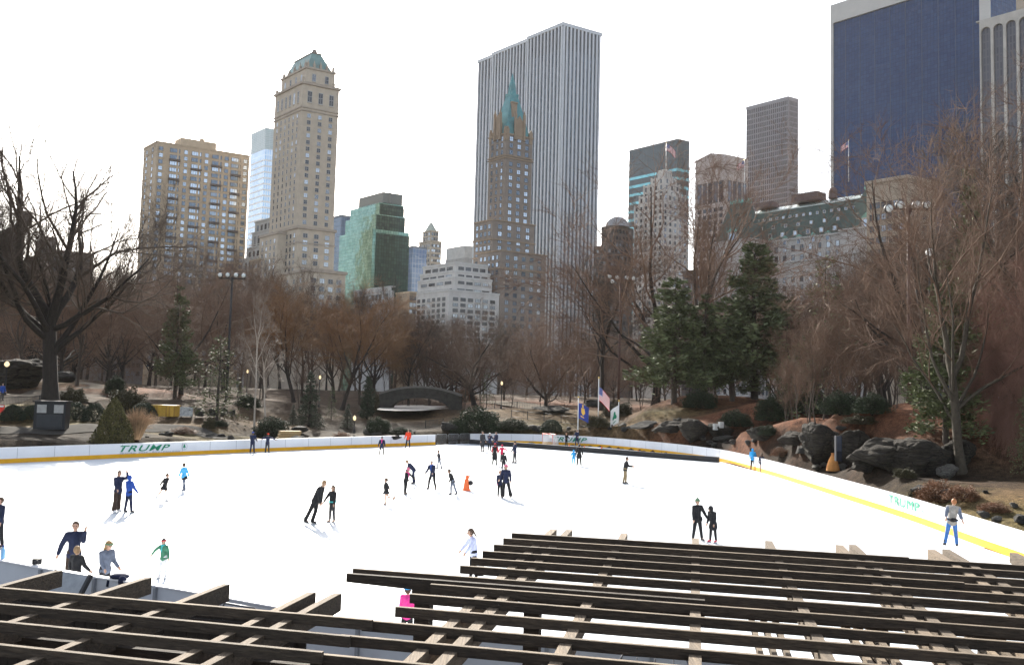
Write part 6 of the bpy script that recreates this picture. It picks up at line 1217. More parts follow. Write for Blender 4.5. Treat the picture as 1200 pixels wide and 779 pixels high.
# sandwich board, jacket, bottle on the near board
def nb_at(px, z=1.05):
    best = min(((abs(proj((p_[0], p_[1], z))[0] - px), i) for i, p_ in enumerate(NBs))); i = best[1]; u_ = unit((NBs[min(i + 1, len(NBs) - 1)] - NBs[max(i - 1, 0)])); return at(px, proj((*NBs[i][:2], z))[1], NBs[i][1]) * np.array([1, 1, 0]), u_
p, u_ = nb_at(120); n_ = np.array([u_[1], -u_[0], 0]); p = p + n_ * .9; t = thing('folding_sign', 'grey and black folding signboard leaning over behind the near board', 'sign', p); zc = at(122, 686, p[1])[2]; ang = math.atan2(u_[1], u_[0])
Mx = np.array(Matrix.Rotation(ang, 3, 'Z') @ Matrix.Rotation(R_(-32), 3, 'X')); mb = MB(); mb.box(p + (0, 0, zc), (1.0, .05, .5), M=Mx); mb.build('sign_face', mat('sign_slate', (.30, .32, .34), var=.2, scale=4), t); mb = MB()
for s_ in (-.5, .5): mb.box(p + Mx @ np.array([s_, 0, 0]) + (0, 0, zc), (.08, .08, .54), M=Mx)
mb.build('edge_frame', blk, t); mb = MB()
for s_ in (-.42, .42): q = p + u_ * s_; mb.tube([q, q + (0, 0, zc - .1)], .025, 5)
mb.build('stand_leg', iron, t)
p, u_ = nb_at(140); t = thing('draped_jacket', 'crumpled navy jacket draped over the top of the near board', 'jacket', p + (0, 0, 1.09)); nv = mat('cloth_navy', (.015, .02, .05), rough=.9, var=.3, scale=6); mb = MB(); mb.ball(p + (0, 0, 1.13), (.22, .14, .07), 14, 8); mb.ball(p + u_ * .15 + (.0, -.10, 1.06), (.10, .07, .12), 10, 8); mb.build('jacket_body', nv, t); mb = MB(); mb.tube([p + u_ * -.15 + (0, 0, 1.13), p + u_ * -.26 + (0, -.08, 1.05), p + u_ * -.28 + (0, -.11, .9)], [.05, .045, .035], 7); mb.build('sleeve', nv, t)
p, u_ = nb_at(3); t = thing('water_bottle', 'pale blue plastic water bottle standing on the near board', 'bottle', p + (0, 0, 1.09)); mb = MB(); mb.lathe(p + (0, 0, 1.09), [(.045, 0), (.05, .02), (.05, .2), (.02, .26), (.02, .28)], 12); mb.build('bottle_body', mat('plastic_sky', (.25, .55, .85), rough=.15, var=.1), t); mb = MB(); mb.lathe(p + (0, 0, 1.37), [(.024, 0), (.024, .03), (0, .03)], 10); mb.build('cap', F_BLU, t)
p, u_ = nb_at(43); t = thing('camera', 'small black camera resting on the near board cap', 'camera', p + (0, 0, 1.09)); mb = MB(); mb.box(p + (0, 0, 1.16), (.18, .1, .13)); mb.build('camera_body', blk, t); mb = MB(); mb.ball(p + (.05, -.08, 1.16), (.05, .06, .05), 10, 6); mb.build('lens', iron, t)
# hoop railings and steel rails just outside the near board
for px0, px1, lab in ((272, 312, 'low steel rail hoop below the straight rafter ends'), (500, 540, 'low steel rail hoop right of the thick pergola post'), (720, 800, 'thin steel handrail under the pergola slats')):
    (a, _), (b_, _) = nb_at(px0), nb_at(px1); n_ = np.array([0, -.6, 0]); barrier(a + n_, b_ + n_, lab, 1.12, name='steel_rail', m_=mat('rail_dark', (.12, .12, .13), rough=.4, metal=.5, var=.1), step=.3)

# dark plank screen added to darken the gaps behind the left slats
scr = mat('plank_screen', (.020, .014, .010), rough=.9, var=.4, scale=3, stretch=(3, 3, .4)); t = thing('darkening_screen', 'dark brown plank screen standing under the pergola before the near board', 'screen', pv(11.6, -8, 0)); mb = MB(); L_ = np.arange(-15, -5.4, .19)
for v_ in L_: mb.box(pv(11.6, v_, 1.05), (.18, .035, 2.10 + .02 * math.sin(v_ * 9)), -R_(12.25))
mb.build('plank_panel', scr, t)
for v_ in (-14.8, -11.5, -8.2, -5.6): mb = MB(); mb.box(pv(11.52, v_, 1.05), (.12, .12, 2.15), -R_(12.25)); mb.build('post', scr, t)
mb = MB(); mb.beam(pv(11.54, -15, 2.0), pv(11.54, -5.4, 2.0), .06, .1); mb.beam(pv(11.54, -15, .5), pv(11.54, -5.4, .5), .06, .1); mb.build('rail', scr, t)
# ------------------------------------------------------------------ people
SK = mat('skin', (.50, .30, .21), rough=.55, var=.08, scale=8); SK2 = mat('skin_brown', (.22, .12, .08), rough=.55, var=.08, scale=8); EYE = mat('eye_dark', (.02, .015, .012), rough=.3); LIP = mat('lip', (.40, .15, .13), rough=.5)
def cloth(name, c): return mat('garment_' + name, c, rough=.92, var=.3, scale=7, bump=.9)
K = {n: cloth(n, c) for n, c in dict(black=(.014, .014, .016), navyblue=(.016, .022, .055), charcoal=(.035, .035, .04), royal=(.02, .07, .33), sky=(.10, .45, .80), azure=(.03, .33, .72), red=(.50, .03, .04), orange=(.75, .06, .02), crimson=(.62, .03, .09), pink=(.75, .05, .28), rose=(.65, .16, .25), white=(.80, .80, .82), lilac=(.55, .58, .80), grey=(.10, .10, .12), stone=(.30, .28, .25), jeans=(.05, .16, .42), khaki=(.24, .18, .10), brown=(.045, .028, .02), green=(.06, .20, .12), teal=(.06, .42, .42), beige=(.45, .30, .22), moss=(.13, .22, .13), coral=(.85, .12, .14), slate=(.14, .16, .21)).items()}
HR = {n: mat('hair_' + n, c, rough=.6, var=.3, scale=14, stretch=(4, 4, .6)) for n, c in dict(brown=(.06, .032, .018), dark=(.018, .013, .011), blond=(.36, .22, .09), ginger=(.32, .13, .05), grey=(.33, .31, .29), sandy=(.26, .16, .08)).items()}
PEND = []
def capsule(mb, a, b_, ra, rb, seg=8, rings=3, mi=0):
    a, b_ = np.asarray(a, float), np.asarray(b_, float); d = b_ - a; L = np.linalg.norm(d)
    d = d / L if L > 1e-6 else np.array([0, 0, 1.0]); ref = np.array([1.0, 0, 0]) if abs(d[2]) > .8 else np.array([0, 0, 1.0]); A = np.cross(d, ref); A /= np.linalg.norm(A); B = np.cross(d, A); R = []
    for i in range(rings + 1): t_ = -math.pi / 2 + math.pi / 2 * i / rings; R.append((a + d * ra * math.sin(t_), max(ra * math.cos(t_), 1e-4)))
    for i in range(rings + 1): t_ = math.pi / 2 * i / rings; R.append((b_ + d * rb * math.sin(t_), max(rb * math.cos(t_), 1e-4)))
    th_ = np.arange(seg) / seg * 2 * np.pi; V = np.array([[c + r * (math.cos(x) * A + math.sin(x) * B) for x in th_] for c, r in R]).reshape(-1, 3); n = len(R)
    mb.add(V, [[i * seg + j, i * seg + (j + 1) % seg, (i + 1) * seg + (j + 1) % seg, (i + 1) * seg + j] for i in range(n - 1) for j in range(seg)] + [list(range(seg))[::-1], list(range((n - 1) * seg, n * seg))], mi, None, True)
def remesh(o, vox, smooth=2):
    m_ = o.modifiers.new('r', 'REMESH'); m_.mode = 'VOXEL'; m_.voxel_size = vox; m_.use_smooth_shade = True
    if smooth: s_ = o.modifiers.new('s', 'SMOOTH'); s_.iterations = smooth; s_.factor = .4
    PEND.append(o)
def hand_parts(mb, wr, d, side, s, mi):
    """palm, four bent fingers of unequal length and a thumb set off the side of the palm"""
    d = unit(d); b_ = unit(np.cross(d, np.array([side, .25, .1]))); n_ = np.cross(b_, d); pm = wr + d * .085 * s; capsule(mb, wr, pm, .030 * s, .036 * s, 6, 2, mi)
    for k, l in enumerate((.062, .075, .070, .052)):
        r0_ = pm + b_ * (.027 - .018 * k) * s; j1 = r0_ + d * l * .55 * s + n_ * .008 * s; j2 = j1 + unit(d + n_ * .7) * l * .5 * s; capsule(mb, r0_, j1, .0095 * s, .009 * s, 5, 1, mi); capsule(mb, j1, j2, .009 * s, .0075 * s, 5, 1, mi)
    t0 = wr + d * .03 * s + b_ * .026 * s; t1 = t0 + unit(d * .7 + b_ * .8) * .04 * s; capsule(mb, t0, t1, .012 * s, .011 * s, 5, 1, mi); capsule(mb, t1, t1 + unit(d + n_ * .4) * .03 * s, .011 * s, .009 * s, 5, 1, mi)
def person(px, py, h, label, face=0.0, top='black', legs='black', hair='brown', hat=None, lean=0.0, side=0.0, aL=(5, 12, 15), aR=(5, 12, 15), lL=(4, 4, 3), lR=(-4, 4, 3), head=(0, 0), coat=0, skirt=None, long_hair=0, flare=0, barelegs=False, skin=None, sleeves=None, hood=False, scarf=None, belt=None, gloves=None, boots='charcoal', child=None, headband=None, ice_=True, pos=None, group=None, vest=None, ponytail=0):
    """face: heading in degrees (0 looks at the camera side -y, 90 looks to +x, 180 away). limbs: (forward, outward, bend) in degrees"""
    p = G(px, py) if pos is None else np.asarray(pos, float); s = h / 1.75; kid = h < 1.5; skin = skin or SK
    rt = thing('person', label, 'person', p, R_(face), group)
    Rm = lambda f, o, sd: np.array([math.sin(R_(o)) * sd, -math.sin(R_(f)) * math.cos(R_(o)), -math.cos(R_(f)) * math.cos(R_(o))])    # limb direction, hanging; forward is -y
    hs = 1.16 if kid else 1.0; Z = np.array([0, 0, 1.0])
    ld, lt = R_(lean), R_(side); up = unit(np.array([math.sin(lt), -math.sin(ld), math.cos(ld) * math.cos(lt)])); rt_ = unit(np.cross(np.array([0, -1.0, 0]), up)); rt_ = rt_ * -1 if rt_[0] < 0 else rt_; fw = unit(np.cross(rt_, up)); fw = fw if fw[1] < 0 else -fw
    pel = np.zeros(3); J = {}
    for sd, (f, o, bd), nm in ((-1, lL, 'L'), (1, lR, 'R')):
        hip = pel + np.array([.085 * s * sd, 0, -.03 * s]); kn = hip + Rm(f, o, sd) * .42 * s; an = kn + Rm(f - bd, o, sd) * .40 * s; toe = an + unit(np.array([.15 * sd, -1.0, -.25 if bd < 40 else -.9])) * .13 * s; J['hip' + nm], J['kn' + nm], J['an' + nm], J['toe' + nm] = hip, kn, an, toe
    low = min(J['anL'][2], J['anR'][2]); off = np.array([0, 0, -low + .125 * s])
    for k in J: J[k] = J[k] + off
    pel = pel + off; waist = pel + up * .16 * s; chest = pel + up * .38 * s; neck = pel + up * .53 * s; hd_d = unit(up + fw * math.sin(R_(head[0])) + rt_ * math.sin(R_(head[1]))); hc = neck + hd_d * (.155 * s * (1.0 if not kid else 1.05))
    for sd, (f, o, bd), nm in ((-1, aL, 'L'), (1, aR, 'R')):
        sh = chest + rt_ * .175 * s * sd + up * .085 * s
        fr = lambda f_, o_: unit(-up * math.cos(R_(f_)) * math.cos(R_(o_)) + fw * math.sin(R_(f_)) * math.cos(R_(o_)) + rt_ * sd * math.sin(R_(o_)))
        el = sh + fr(f, o) * .275 * s; wr = el + fr(f + bd, o * .6) * .245 * s; J['sh' + nm], J['el' + nm], J['wr' + nm], J['hd' + nm] = sh, el, wr, unit(wr - el)
    hr = .098 * s * hs
    # body: one continuous surface
    mb = MB(); capsule(mb, pel - rt_ * .05 * s, pel + rt_ * .05 * s, .11 * s, .11 * s); capsule(mb, pel, waist, .115 * s, .105 * s); capsule(mb, waist, chest, .11 * s, .125 * s); capsule(mb, chest - rt_ * .09 * s, chest + rt_ * .09 * s, .095 * s, .095 * s); capsule(mb, J['shL'], J['shR'], .058 * s, .058 * s); capsule(mb, neck - up * .06 * s, hc - hd_d * .04 * s, .05 * s, .048 * s)
    for nm in 'LR':
        capsule(mb, J['hip' + nm], J['kn' + nm], .082 * s, .056 * s); capsule(mb, J['kn' + nm], J['kn' + nm] * .6 + J['an' + nm] * .4, .056 * s, .054 * s); capsule(mb, J['kn' + nm] * .6 + J['an' + nm] * .4, J['an' + nm], .054 * s, .036 * s); capsule(mb, J['an' + nm], J['toe' + nm], .038 * s, .030 * s)
        capsule(mb, J['sh' + nm], J['el' + nm], .052 * s, .040 * s); capsule(mb, J['el' + nm], J['wr' + nm], .040 * s, .029 * s); capsule(mb, J['wr' + nm], J['wr' + nm] + J['hd' + nm] * .05 * s, .029 * s, .032 * s)
    mb.ball(hc, (hr * .80, hr * .95, hr * 1.18), 14, 10); capsule(mb, hc - hd_d * hr * .55 + fw * hr * .35, hc - hd_d * hr * .9 + fw * hr * .5, hr * .5, hr * .32)
    body = mb.build('body', [skin, skin], rt, world=False); remesh(body, max(.016, .022 * s), 2)
    # face, ears and hands
    mb = MB(); fx = unit(fw + hd_d * -.0); q = hc + fx * hr * .98
    capsule(mb, hc + fx * hr * .92 + hd_d * hr * .10, hc + fx * hr * 1.10 - hd_d * hr * .22, hr * .10, hr * .17, 6, 2, 0)
    for sd in (-1, 1): mb.ball(hc + rt_ * sd * hr * .80, (hr * .12, hr * .2, hr * .3), 8, 5, 0)
    nose = mb.build('nose_and_ears', skin, body, world=False); nose.name = 'nose'
    mb = MB()
    for sd in (-1, 1): mb.ball(hc + fx * hr * .86 + rt_ * sd * hr * .34 + hd_d * hr * .08, hr * .13, 8, 5, 0)
    mb.ball(hc + fx * hr * .86 - hd_d * hr * .52, (hr * .26, hr * .1, hr * .06), 8, 5, 1); mb.build('eye', [EYE, LIP], body, world=False)
    for nm, sd in (('L', -1), ('R', 1)): mb = MB(); hand_parts(mb, J['wr' + nm], J['hd' + nm], sd, s, 0); mb.build('hand', K[gloves] if gloves else skin, body, world=False)
    # clothes
    e = .022 * s; mb = MB(); hem = pel - up * .06 * s
    capsule(mb, hem - rt_ * .05 * s, hem + rt_ * .05 * s, .12 * s + e, .12 * s + e); capsule(mb, hem, chest, .125 * s + e, .135 * s + e); capsule(mb, chest - rt_ * .09 * s, chest + rt_ * .09 * s, .10 * s + e, .10 * s + e); capsule(mb, J['shL'], J['shR'], .062 * s + e, .062 * s + e); capsule(mb, neck - up * .05 * s, neck + up * .0 * s, .062 * s + e, .058 * s)
    if coat: mid = (J['knL'] + J['knR']) / 2; bt = pel * (1 - coat) + mid * coat; capsule(mb, hem - rt_ * .05 * s, bt - rt_ * .06 * s, .13 * s + e, .15 * s + e); capsule(mb, hem + rt_ * .05 * s, bt + rt_ * .06 * s, .13 * s + e, .15 * s + e)
    if not sleeves:
        for nm in 'LR': capsule(mb, J['sh' + nm], J['el' + nm], .057 * s + e, .047 * s + e); capsule(mb, J['el' + nm], J['wr' + nm] - J['hd' + nm] * .01, .047 * s + e, .036 * s + e * .8)
    if hood: mb.ball(hc - fx * hr * .22 + hd_d * hr * .08, (hr * 1.12, hr * 1.12, hr * 1.38), 12, 9); capsule(mb, neck, hc - fx * hr * .3, .07 * s, hr * .9)
    jk = mb.build('jacket' if not vest else 'vest', K[top], rt, world=False); remesh(jk, max(.016, .022 * s), 1)
    if sleeves:
        mb = MB()
        for nm in 'LR': capsule(mb, J['sh' + nm], J['el' + nm], .060 * s + e, .047 * s + e); capsule(mb, J['el' + nm], J['el' + nm] * .55 + J['wr' + nm] * .45, .047 * s + e, .043 * s + e)
        remesh(mb.build('sleeve', K[sleeves], jk, world=False), max(.016, .022 * s), 1)
    if not barelegs:
        mb = MB(); e2 = .016 * s; capsule(mb, pel - rt_ * .05 * s, pel + rt_ * .05 * s, .115 * s + e2, .115 * s + e2)
        for nm in 'LR':
            capsule(mb, J['hip' + nm], J['kn' + nm], .086 * s + e2, .060 * s + e2 + flare * .01); low_ = J['an' + nm] * .93 + J['kn' + nm] * .07; capsule(mb, J['kn' + nm], low_, .060 * s + e2, .046 * s + e2 + flare * .045 * s)
        remesh(mb.build('trousers', K[legs], rt, world=False), max(.016, .022 * s), 1)
    if skirt:
        mb = MB(); n = 20; V = []
        for z_, r_ in ((.02, .135), (-.10, .19), (-.20, .245)):
            for k in range(n): a = 6.283 * k / n; V.append(pel + up * z_ * s + (rt_ * math.cos(a) + fw * math.sin(a)) * (r_ + (.018 * math.sin(5 * a) if z_ < 0 else 0)) * s)
        mb.add(V, [[i * n + k, i * n + (k + 1) % n, (i + 1) * n + (k + 1) % n, (i + 1) * n + k] for i in range(2) for k in range(n)], 0, None, True); o = mb.build('skirt', K[skirt], rt, world=False); o.modifiers.new('s', 'SOLIDIFY').thickness = .012
    # skates
    for nm in 'LR':
        mb = MB(); an, toe = J['an' + nm], J['toe' + nm]; d = unit(toe - an); capsule(mb, an + Z * .10 * s, an - Z * .01 * s, .052 * s, .052 * s, 8, 2); capsule(mb, an - Z * .03 * s - d * .02 * s, toe - Z * .02 * s, .048 * s, .042 * s, 8, 2); b_ = mb.build('skate' if ice_ else 'shoe', K[boots], rt, world=False); mb = MB()
        if ice_:
            c = (an + toe) / 2 + np.array([0, 0, -.085 * s]); az = math.atan2(d[1], d[0]); mb.box(c, (.27 * s, .008, .055 * s), az)
            for q_ in (-.08, .08): mb.box(c + np.array([math.cos(az) * q_ * s, math.sin(az) * q_ * s, .03 * s]), (.03 * s, .03 * s, .04 * s), az)
            mb.build('blade', steel, b_, world=False)
    # hair and headwear
    if not hood:
        mb = MB(); bc = hc - fx * hr * .16 + hd_d * hr * .14; mb.ball(bc, (hr * .93, hr * 1.0, hr * 1.16), 14, 10)
        if long_hair: capsule(mb, hc - fx * hr * .45, hc - fx * hr * .95 - hd_d * hr * (1.2 + 1.8 * long_hair), hr * .75, hr * .38)
        if ponytail: capsule(mb, hc - fx * hr * .95 + hd_d * hr * .4, hc - fx * hr * 1.35 - hd_d * hr * 1.6 * ponytail, hr * .32, hr * .18)
        # trim the hair off the face
        cut = [i for i, f in enumerate(mb.F) if (np.mean([np.vstack(mb.V)[v_] for v_ in f], axis=0) - hc) @ fx > hr * .42 and (np.mean([np.vstack(mb.V)[v_] for v_ in f], axis=0) - hc) @ hd_d < hr * .62]; cs = set(cut)
        for L_ in ('F', 'MI', 'UV', 'sm'): setattr(mb, L_, [v_ for i, v_ in enumerate(getattr(mb, L_)) if i not in cs])
        o = mb.build('hair', HR[hair], rt, world=False); o.modifiers.new('s', 'SOLIDIFY').thickness = .008
    if hat:
        mb = MB(); c = hc + hd_d * hr * .38 - fx * hr * .05; n = 14; V = []
        for i in range(7):
            t_ = math.pi / 2 * i / 6; rr, zz_ = hr * 1.08 * math.cos(t_) ** .8 + 1e-4, hr * 1.05 * math.sin(t_)
            for k in range(n): a = 6.283 * k / n; V.append(c + (rt_ * math.cos(a) * .92 + fx * math.sin(a) * 1.05) * rr + hd_d * zz_)
        mb.add(V, [[i * n + k, i * n + (k + 1) % n, (i + 1) * n + (k + 1) % n, (i + 1) * n + k] for i in range(6) for k in range(n)] + [list(range(n))[::-1]], 0, None, True); mb.tube([c + (rt_ * math.cos(a) * .94 + fx * math.sin(a) * 1.07) * hr * 1.08 for a in np.linspace(0, 6.283, 17)], hr * .13, 6); ht = mb.build('hat', K[hat], rt, world=False)
        if kid or hat in ('moss', 'grey'): mb = MB(); mb.ball(c + hd_d * hr * 1.2, hr * .3, 8, 6); mb.build('bobble', K[hat], ht, world=False)
    if headband: mb = MB(); mb.tube([hc + hd_d * hr * .45 + (rt_ * math.cos(a) * .90 + fx * math.sin(a) * 1.02) * hr * 1.02 for a in np.linspace(0, 6.283, 19)], hr * .2, 6); mb.build('headband', K[headband], rt, world=False)
    if scarf: mb = MB(); mb.tube([neck + up * .01 + (rt_ * math.cos(a) + fw * math.sin(a)) * .085 * s for a in np.linspace(0, 6.283, 15)], .035 * s, 6); capsule(mb, neck + fw * .10 * s, chest + fw * .17 * s - up * .1 * s, .035 * s, .03 * s); mb.build('scarf', K[scarf], rt, world=False)
    if belt: mb = MB(); q = pel + up * .04 * s; mb.tube([q + (rt_ * math.cos(a) * 1.12 + fw * math.sin(a)) * .158 * s for a in np.linspace(0, 6.283, 21)], .035 * s, 6); o_ = q - fw * .17 * s; mb.ball(o_, (.13 * s, .06 * s, .075 * s), 10, 6); mb.build('waist_bag', K[belt], rt, world=False)
    return rt, p, J
def mirror_to(pt_): return pt_
P_ = person
P_(137, 600, 1.72, 'person in a navy jacket and flared brown trousers raising a hand to their face', 60, 'navyblue', 'brown', 'brown', lean=3, aR=(95, 10, 115), aL=(20, 10, 30), lL=(3, 6, 2), lR=(-8, 4, 2), flare=1, long_hair=.4, boots='white')
P_(150, 601, 1.55, 'child in bright blue hooded jacket and navy trousers beside the person with raised hand', 150, 'royal', 'navyblue', hood=True, aL=(15, 20, 20), aR=(12, 15, 10), lL=(4, 6, 2), lR=(-3, 6, 2))
P_(193, 588, 1.28, 'girl in a black skating dress leaning into a glide with bare legs', 75, 'black', hair='brown', barelegs=True, skirt='black', lean=14, side=0, aL=(-25, 12, 10), aR=(-15, 12, 10), lL=(-32, 3, 4), lR=(6, 3, 6), boots='white', ponytail=.5, pos=G(192, 587.5))
P_(215, 575.5, 1.42, 'girl in a pale blue jacket with thin grey leggings skating away from the lettered board', 245, 'sky', 'slate', hair='brown', lean=6, aL=(-10, 18, 6), aR=(10, 20, 10), lL=(14, 4, 4), lR=(-18, 5, 6), coat=.1, skirt='black', boots='slate')
P_(295.5, 531, 1.72, 'person in navy with a bright blue hat standing at the left board', 180, 'navyblue', 'navyblue', hat='royal', aL=(30, 8, 20), aR=(30, 8, 20))
P_(313, 531, 1.6, 'person in dark clothes and an orange hat spreading both arms along the board', 178, 'navyblue', 'charcoal', hat='orange', aL=(45, 70, 10), aR=(45, 70, 10), lean=6)
P_(369, 615, 1.86, 'tall man in black bending forward to hold a girl\'s hand', 78, 'black', 'black', 'sandy', lean=24, aR=(12, 6, 10), aL=(30, 4, 4), lL=(-24, 2, 2), lR=(-6, 4, 14), head=(14, 0), flare=.4)
P_(388.5, 612, 1.45, 'girl in a black jacket with a teal waistband holding the tall man\'s hand', -35, 'black', 'charcoal', 'brown', long_hair=.5, aL=(20, 28, 8), aR=(8, 8, 10), lL=(2, 2, 2), lR=(-3, 2, 2), belt='teal', boots='beige')
P_(452, 592, 1.25, 'small girl in a black skating dress with arms out and one leg swung back', -70, 'black', hair='brown', barelegs=True, skirt='charcoal', aL=(0, 62, 5), aR=(-20, 62, 5), lL=(0, 2, 2), lR=(-18, 6, 65), boots='beige', lean=4, ponytail=.4)
P_(447, 535, 1.6, 'person in an open dark jacket over magenta with a pale hat near the straight board', 0, 'navyblue', 'charcoal', hat='grey', scarf='pink', aL=(6, 16, 15), aR=(6, 16, 15), lL=(4, 9, 2), lR=(4, 9, 2))
P_(478, 525, 1.74, 'person in an orange red jacket and black trousers by the end of the straight board', -10, 'orange', 'black', 'brown', aL=(10, 14, 30), aR=(10, 14, 30), lL=(5, 8, 2), lR=(5, 8, 2))
P_(484, 567, 1.52, 'adult in navy stooping over a child in a pink hat', -80, 'navyblue', 'navyblue', 'sandy', lean=42, aL=(55, 8, 15), aR=(50, 8, 20), lL=(-6, 3, 4), lR=(4, 3, 8))
P_(475, 579.5, 1.36, 'child in black with a pink hat held up by the stooping adult', 60, 'black', 'black', hat='rose', lean=14, aL=(40, 10, 20), aR=(60, 14, 10), lL=(4, 4, 4), lR=(-6, 4, 4), scarf='pink')
P_(514.5, 549.5, 1.3, 'child in dark grey balancing with both arms held straight out', -75, 'charcoal', 'slate', 'brown', lean=10, aL=(10, 80, 4), aR=(-5, 80, 4), lL=(14, 4, 10), lR=(-14, 4, 4))
P_(506.5, 573.5, 1.62, 'man in a navy jacket and black trousers stooping slightly with bent knees', -25, 'navyblue', 'black', 'grey', lean=16, aL=(40, 10, 30), aR=(35, 10, 40), lL=(16, 10, 24), lR=(8, 10, 20), scarf='royal')
P_(530, 580, 1.36, 'slim girl skater in black bent forward mid stride', -70, 'black', 'slate', 'brown', lean=24, aL=(-25, 10, 15), aR=(30, 10, 20), lL=(10, 2, 12), lR=(-16, 6, 4), ponytail=.4)
P_(565, 529, 1.82, 'person in a long dark olive coat standing on the left of a chatting group', 40, 'charcoal', 'black', 'brown', coat=.8, lL=(4, 4, 2), lR=(-2, 4, 2))
P_(573.5, 528.5, 1.66, 'person in navy with a white hat in the middle of the chatting group', 20, 'navyblue', 'black', hat='white', aR=(50, 8, 60), aL=(50, 8, 60))
P_(581, 528, 1.75, 'person in a dark navy coat on the right of the chatting group', -50, 'navyblue', 'black', 'dark', coat=.5)
P_(579.5, 545, 1.62, 'person in a long black coat with a red back and red hat walking away', 165, 'black', 'black', hat='red', coat=.9, lean=5, scarf='red', vest=None, sleeves='red')
P_(588, 541, 1.3, 'small child in a crimson jacket reaching one arm out to the side', 190, 'crimson', 'charcoal', hat='crimson', aL=(30, 60, 10), aR=(20, 30, 20))
P_(590, 553, 1.32, 'dark haired girl in black partly hidden behind the woman in a pink hat', 170, 'black', 'black', 'dark', long_hair=.4)
P_(592.5, 583.5, 1.7, 'woman in a pink hat, navy jacket and flared black trousers guiding a child', -12, 'navyblue', 'black', 'dark', hat='rose', lean=5, aL=(25, 16, 25), aR=(8, 14, 15), lL=(6, 4, 4), lR=(-6, 12, 2), flare=1, long_hair=.3)
P_(585.5, 582.5, 1.34, 'child in navy with red hair carrying a red and pink toy', 20, 'navyblue', 'black', 'ginger', aL=(12, 12, 20), aR=(30, 6, 80), lL=(3, 3, 2), lR=(-3, 3, 2), gloves='rose')
P_(603, 542.5, 1.66, 'person in a navy jacket standing alone left of the divider', -60, 'navyblue', 'charcoal', hat='black', aL=(10, 6, 25), aR=(10, 6, 25), lL=(3, 2, 2), lR=(-4, 2, 2))
P_(672, 545, 1.15, 'small child all in bright blue hand in hand with an adult in black', 170, 'azure', 'sky', hood=True, aR=(15, 25, 5), lL=(3, 6, 2), lR=(-3, 6, 2))
P_(678.5, 546, 1.64, 'adult in a long black coat beside the small child in bright blue', 175, 'black', 'black', 'dark', coat=.45, aL=(10, 14, 10), lL=(3, 5, 2), lR=(-3, 5, 2))
P_(663.5, 522.5, 1.34, 'child in black with a ginger head standing beside the hockey goal', 30, 'black', 'black', 'ginger', aL=(30, 15, 30), aR=(30, 15, 30), lL=(10, 8, 6), lR=(-6, 8, 2))
P_(676, 523, 1.74, 'coach in navy holding a stick before the lettered far board', -30, 'navyblue', 'navyblue', 'dark', aL=(40, 10, 30), aR=(25, 10, 30), lL=(4, 4, 2), lR=(-4, 4, 2))
P_(732.5, 567, 1.66, 'man in a black jacket and khaki trousers skating with bent arms', 85, 'black', 'khaki', 'brown', lean=9, aL=(35, 8, 60), aR=(30, 8, 65), lL=(-6, 4, 6), lR=(8, 4, 10))
P_(882, 550.5, 1.62, 'person in a bright blue hooded jacket and black trousers at the curved board', 150, 'azure', 'black', hood=True, aL=(15, 14, 30), aR=(15, 14, 30), lL=(3, 3, 2), lR=(-3, 3, 2))
P_(892.5, 553, 1.36, 'girl in a navy jacket with pale legs at the curved board', 165, 'navyblue', 'beige', 'brown', long_hair=.3, coat=.25, boots='beige', lL=(3, 3, 2), lR=(-3, 3, 2))
P_(817, 634, 1.58, 'teenager in black with a green bobble hat and thin legs apart', 20, 'black', 'black', hat='moss', aL=(5, 8, 10), aR=(12, 26, 20), lL=(6, 12, 2), lR=(4, 8, 2), coat=.1)
P_(835.5, 635.5, 1.36, 'child in a long black hooded coat looking down at the ice', -55, 'black', 'black', hood=True, lean=10, head=(35, 0), coat=.5, aL=(12, 6, 20), aR=(12, 6, 20), lL=(6, 3, 4), lR=(-4, 3, 2), boots='crimson')
P_(1116, 641, 1.82, 'man in stone grey vest and blue jeans with hands behind his back', 165, 'stone', 'jeans', 'ginger', vest=True, sleeves='slate', side=-6, aL=(-22, 14, -30), aR=(-22, 14, -30), lL=(2, 5, 2), lR=(-2, 12, 2), belt='black')
P_(84, 691, 1.74, 'person in navy jacket and brown trousers holding a hand to the chin', 20, 'navyblue', 'brown', 'brown', ponytail=.3, aL=(5, 26, 6), aR=(60, 12, 110))
P_(87, 706, 1.34, 'brown haired child in black seen from behind beyond the near board', 165, 'black', 'black', 'sandy', aL=(15, 16, 30), aR=(8, 22, 10), coat=.2)
P_(121, 704, 1.46, 'girl in grey jacket with long blond hair and yellow green headband looking down', 60, 'slate', 'charcoal', 'blond', long_hair=.7, headband='moss', head=(20, 0), lean=5, aL=(20, 8, 35), aR=(12, 10, 40), gloves=None)
P_(190.5, 677.5, 1.08, 'small child in green jacket and white tights with pink headband and arms out', -15, 'green', 'white', 'dark', headband='coral', aL=(20, 50, 5), aR=(10, 22, 8), lL=(6, 3, 4), lR=(0, 4, 2), boots='white', scarf='teal', lean=6)
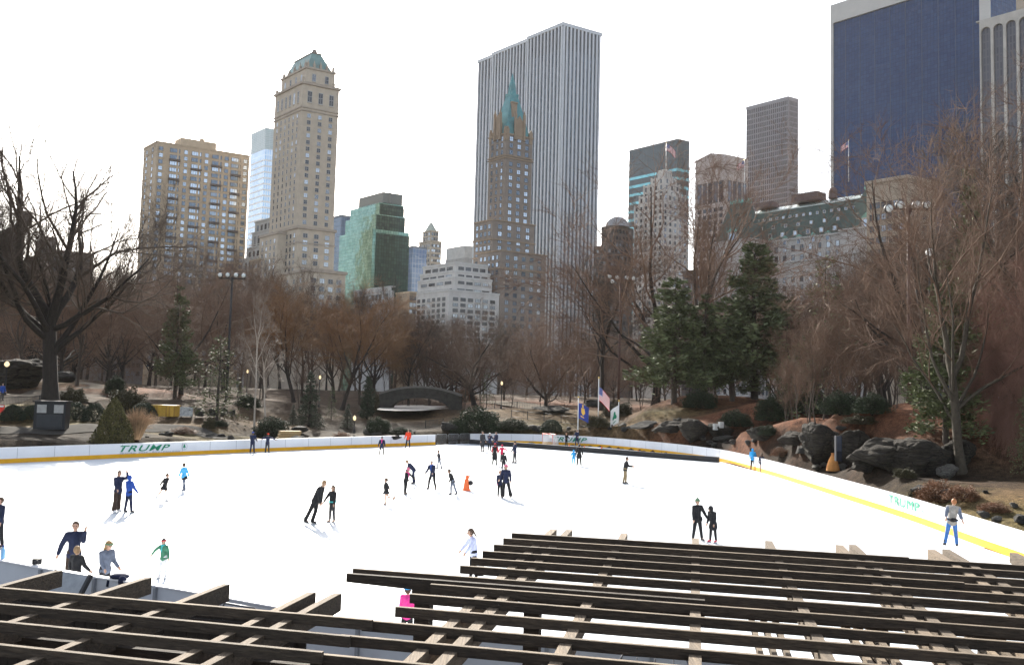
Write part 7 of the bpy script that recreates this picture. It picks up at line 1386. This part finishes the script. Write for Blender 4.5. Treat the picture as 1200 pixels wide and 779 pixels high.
P_(554, 680, 1.46, 'girl in a pale lilac sweater with a brown ponytail reaching one hand forward', -70, 'lilac', 'black', 'brown', ponytail=1.0, aL=(40, 10, 8), aR=(38, 10, 10), lean=8, head=(14, 0))
P_(476, 757, 1.24, 'child in a pink jacket and blue hat half hidden by the pergola beams', 160, 'pink', 'black', hat='azure', aL=(10, 14, 20), aR=(10, 14, 20))
P_(-3, 642, 1.6, 'person in dark navy cut off by the edge of the picture', -30, 'navyblue', 'black', 'brown', aR=(10, 18, 10))
pp = hit(2, 470, 50); P_(0, 0, 1.7, 'distant walker in a blue jacket on the gravel path at the far edge', 60, 'royal', 'charcoal', 'dark', pos=pp, ice_=False)
# hockey stick held by the coach
p = G(676, 523); t = thing('hockey_stick', 'thin hockey stick held by the coach beside the goal', 'stick', p + (.25, -.4, .03)); mb = MB(); mb.tube([p + (.1, -.35, 1.05), p + (.38, -.6, .06)], .016, 6); mb.build('shaft', woodl, t); mb = MB(); mb.box(p + (.52, -.62, .05), (.3, .03, .07)); mb.build('blade', blk, t)
# bake the voxel bodies in one go
dg = bpy.context.evaluated_depsgraph_get(); NEW = []
for o in PEND: NEW.append((o, bpy.data.meshes.new_from_object(o.evaluated_get(dg))))
for o, me in NEW:
    mats_ = [mm for mm in o.data.materials]; o.modifiers.clear(); o.data = me
    if not me.materials:
        for mm in mats_: me.materials.append(mm)
# ------------------------------------------------------------------ hazy winter air
HAZE = 0.00005
mb = MB(); mb.box((0, 440, 118), (2600, 1240, 244)); M = bpy.data.materials.new('haze_air'); M.use_nodes = True; n = M.node_tree
for q in list(n.nodes):
    if q.type != 'OUTPUT_MATERIAL': n.nodes.remove(q)
v = n.nodes.new('ShaderNodeVolumePrincipled'); v.inputs['Density'].default_value = HAZE; v.inputs['Color'].default_value = (1, .97, .94, 1); v.inputs['Anisotropy'].default_value = .2
n.links.new(v.outputs[0], [q for q in n.nodes if q.type == 'OUTPUT_MATERIAL'][0].inputs['Volume'])
tag(mb.build('haze', M), kind='stuff')
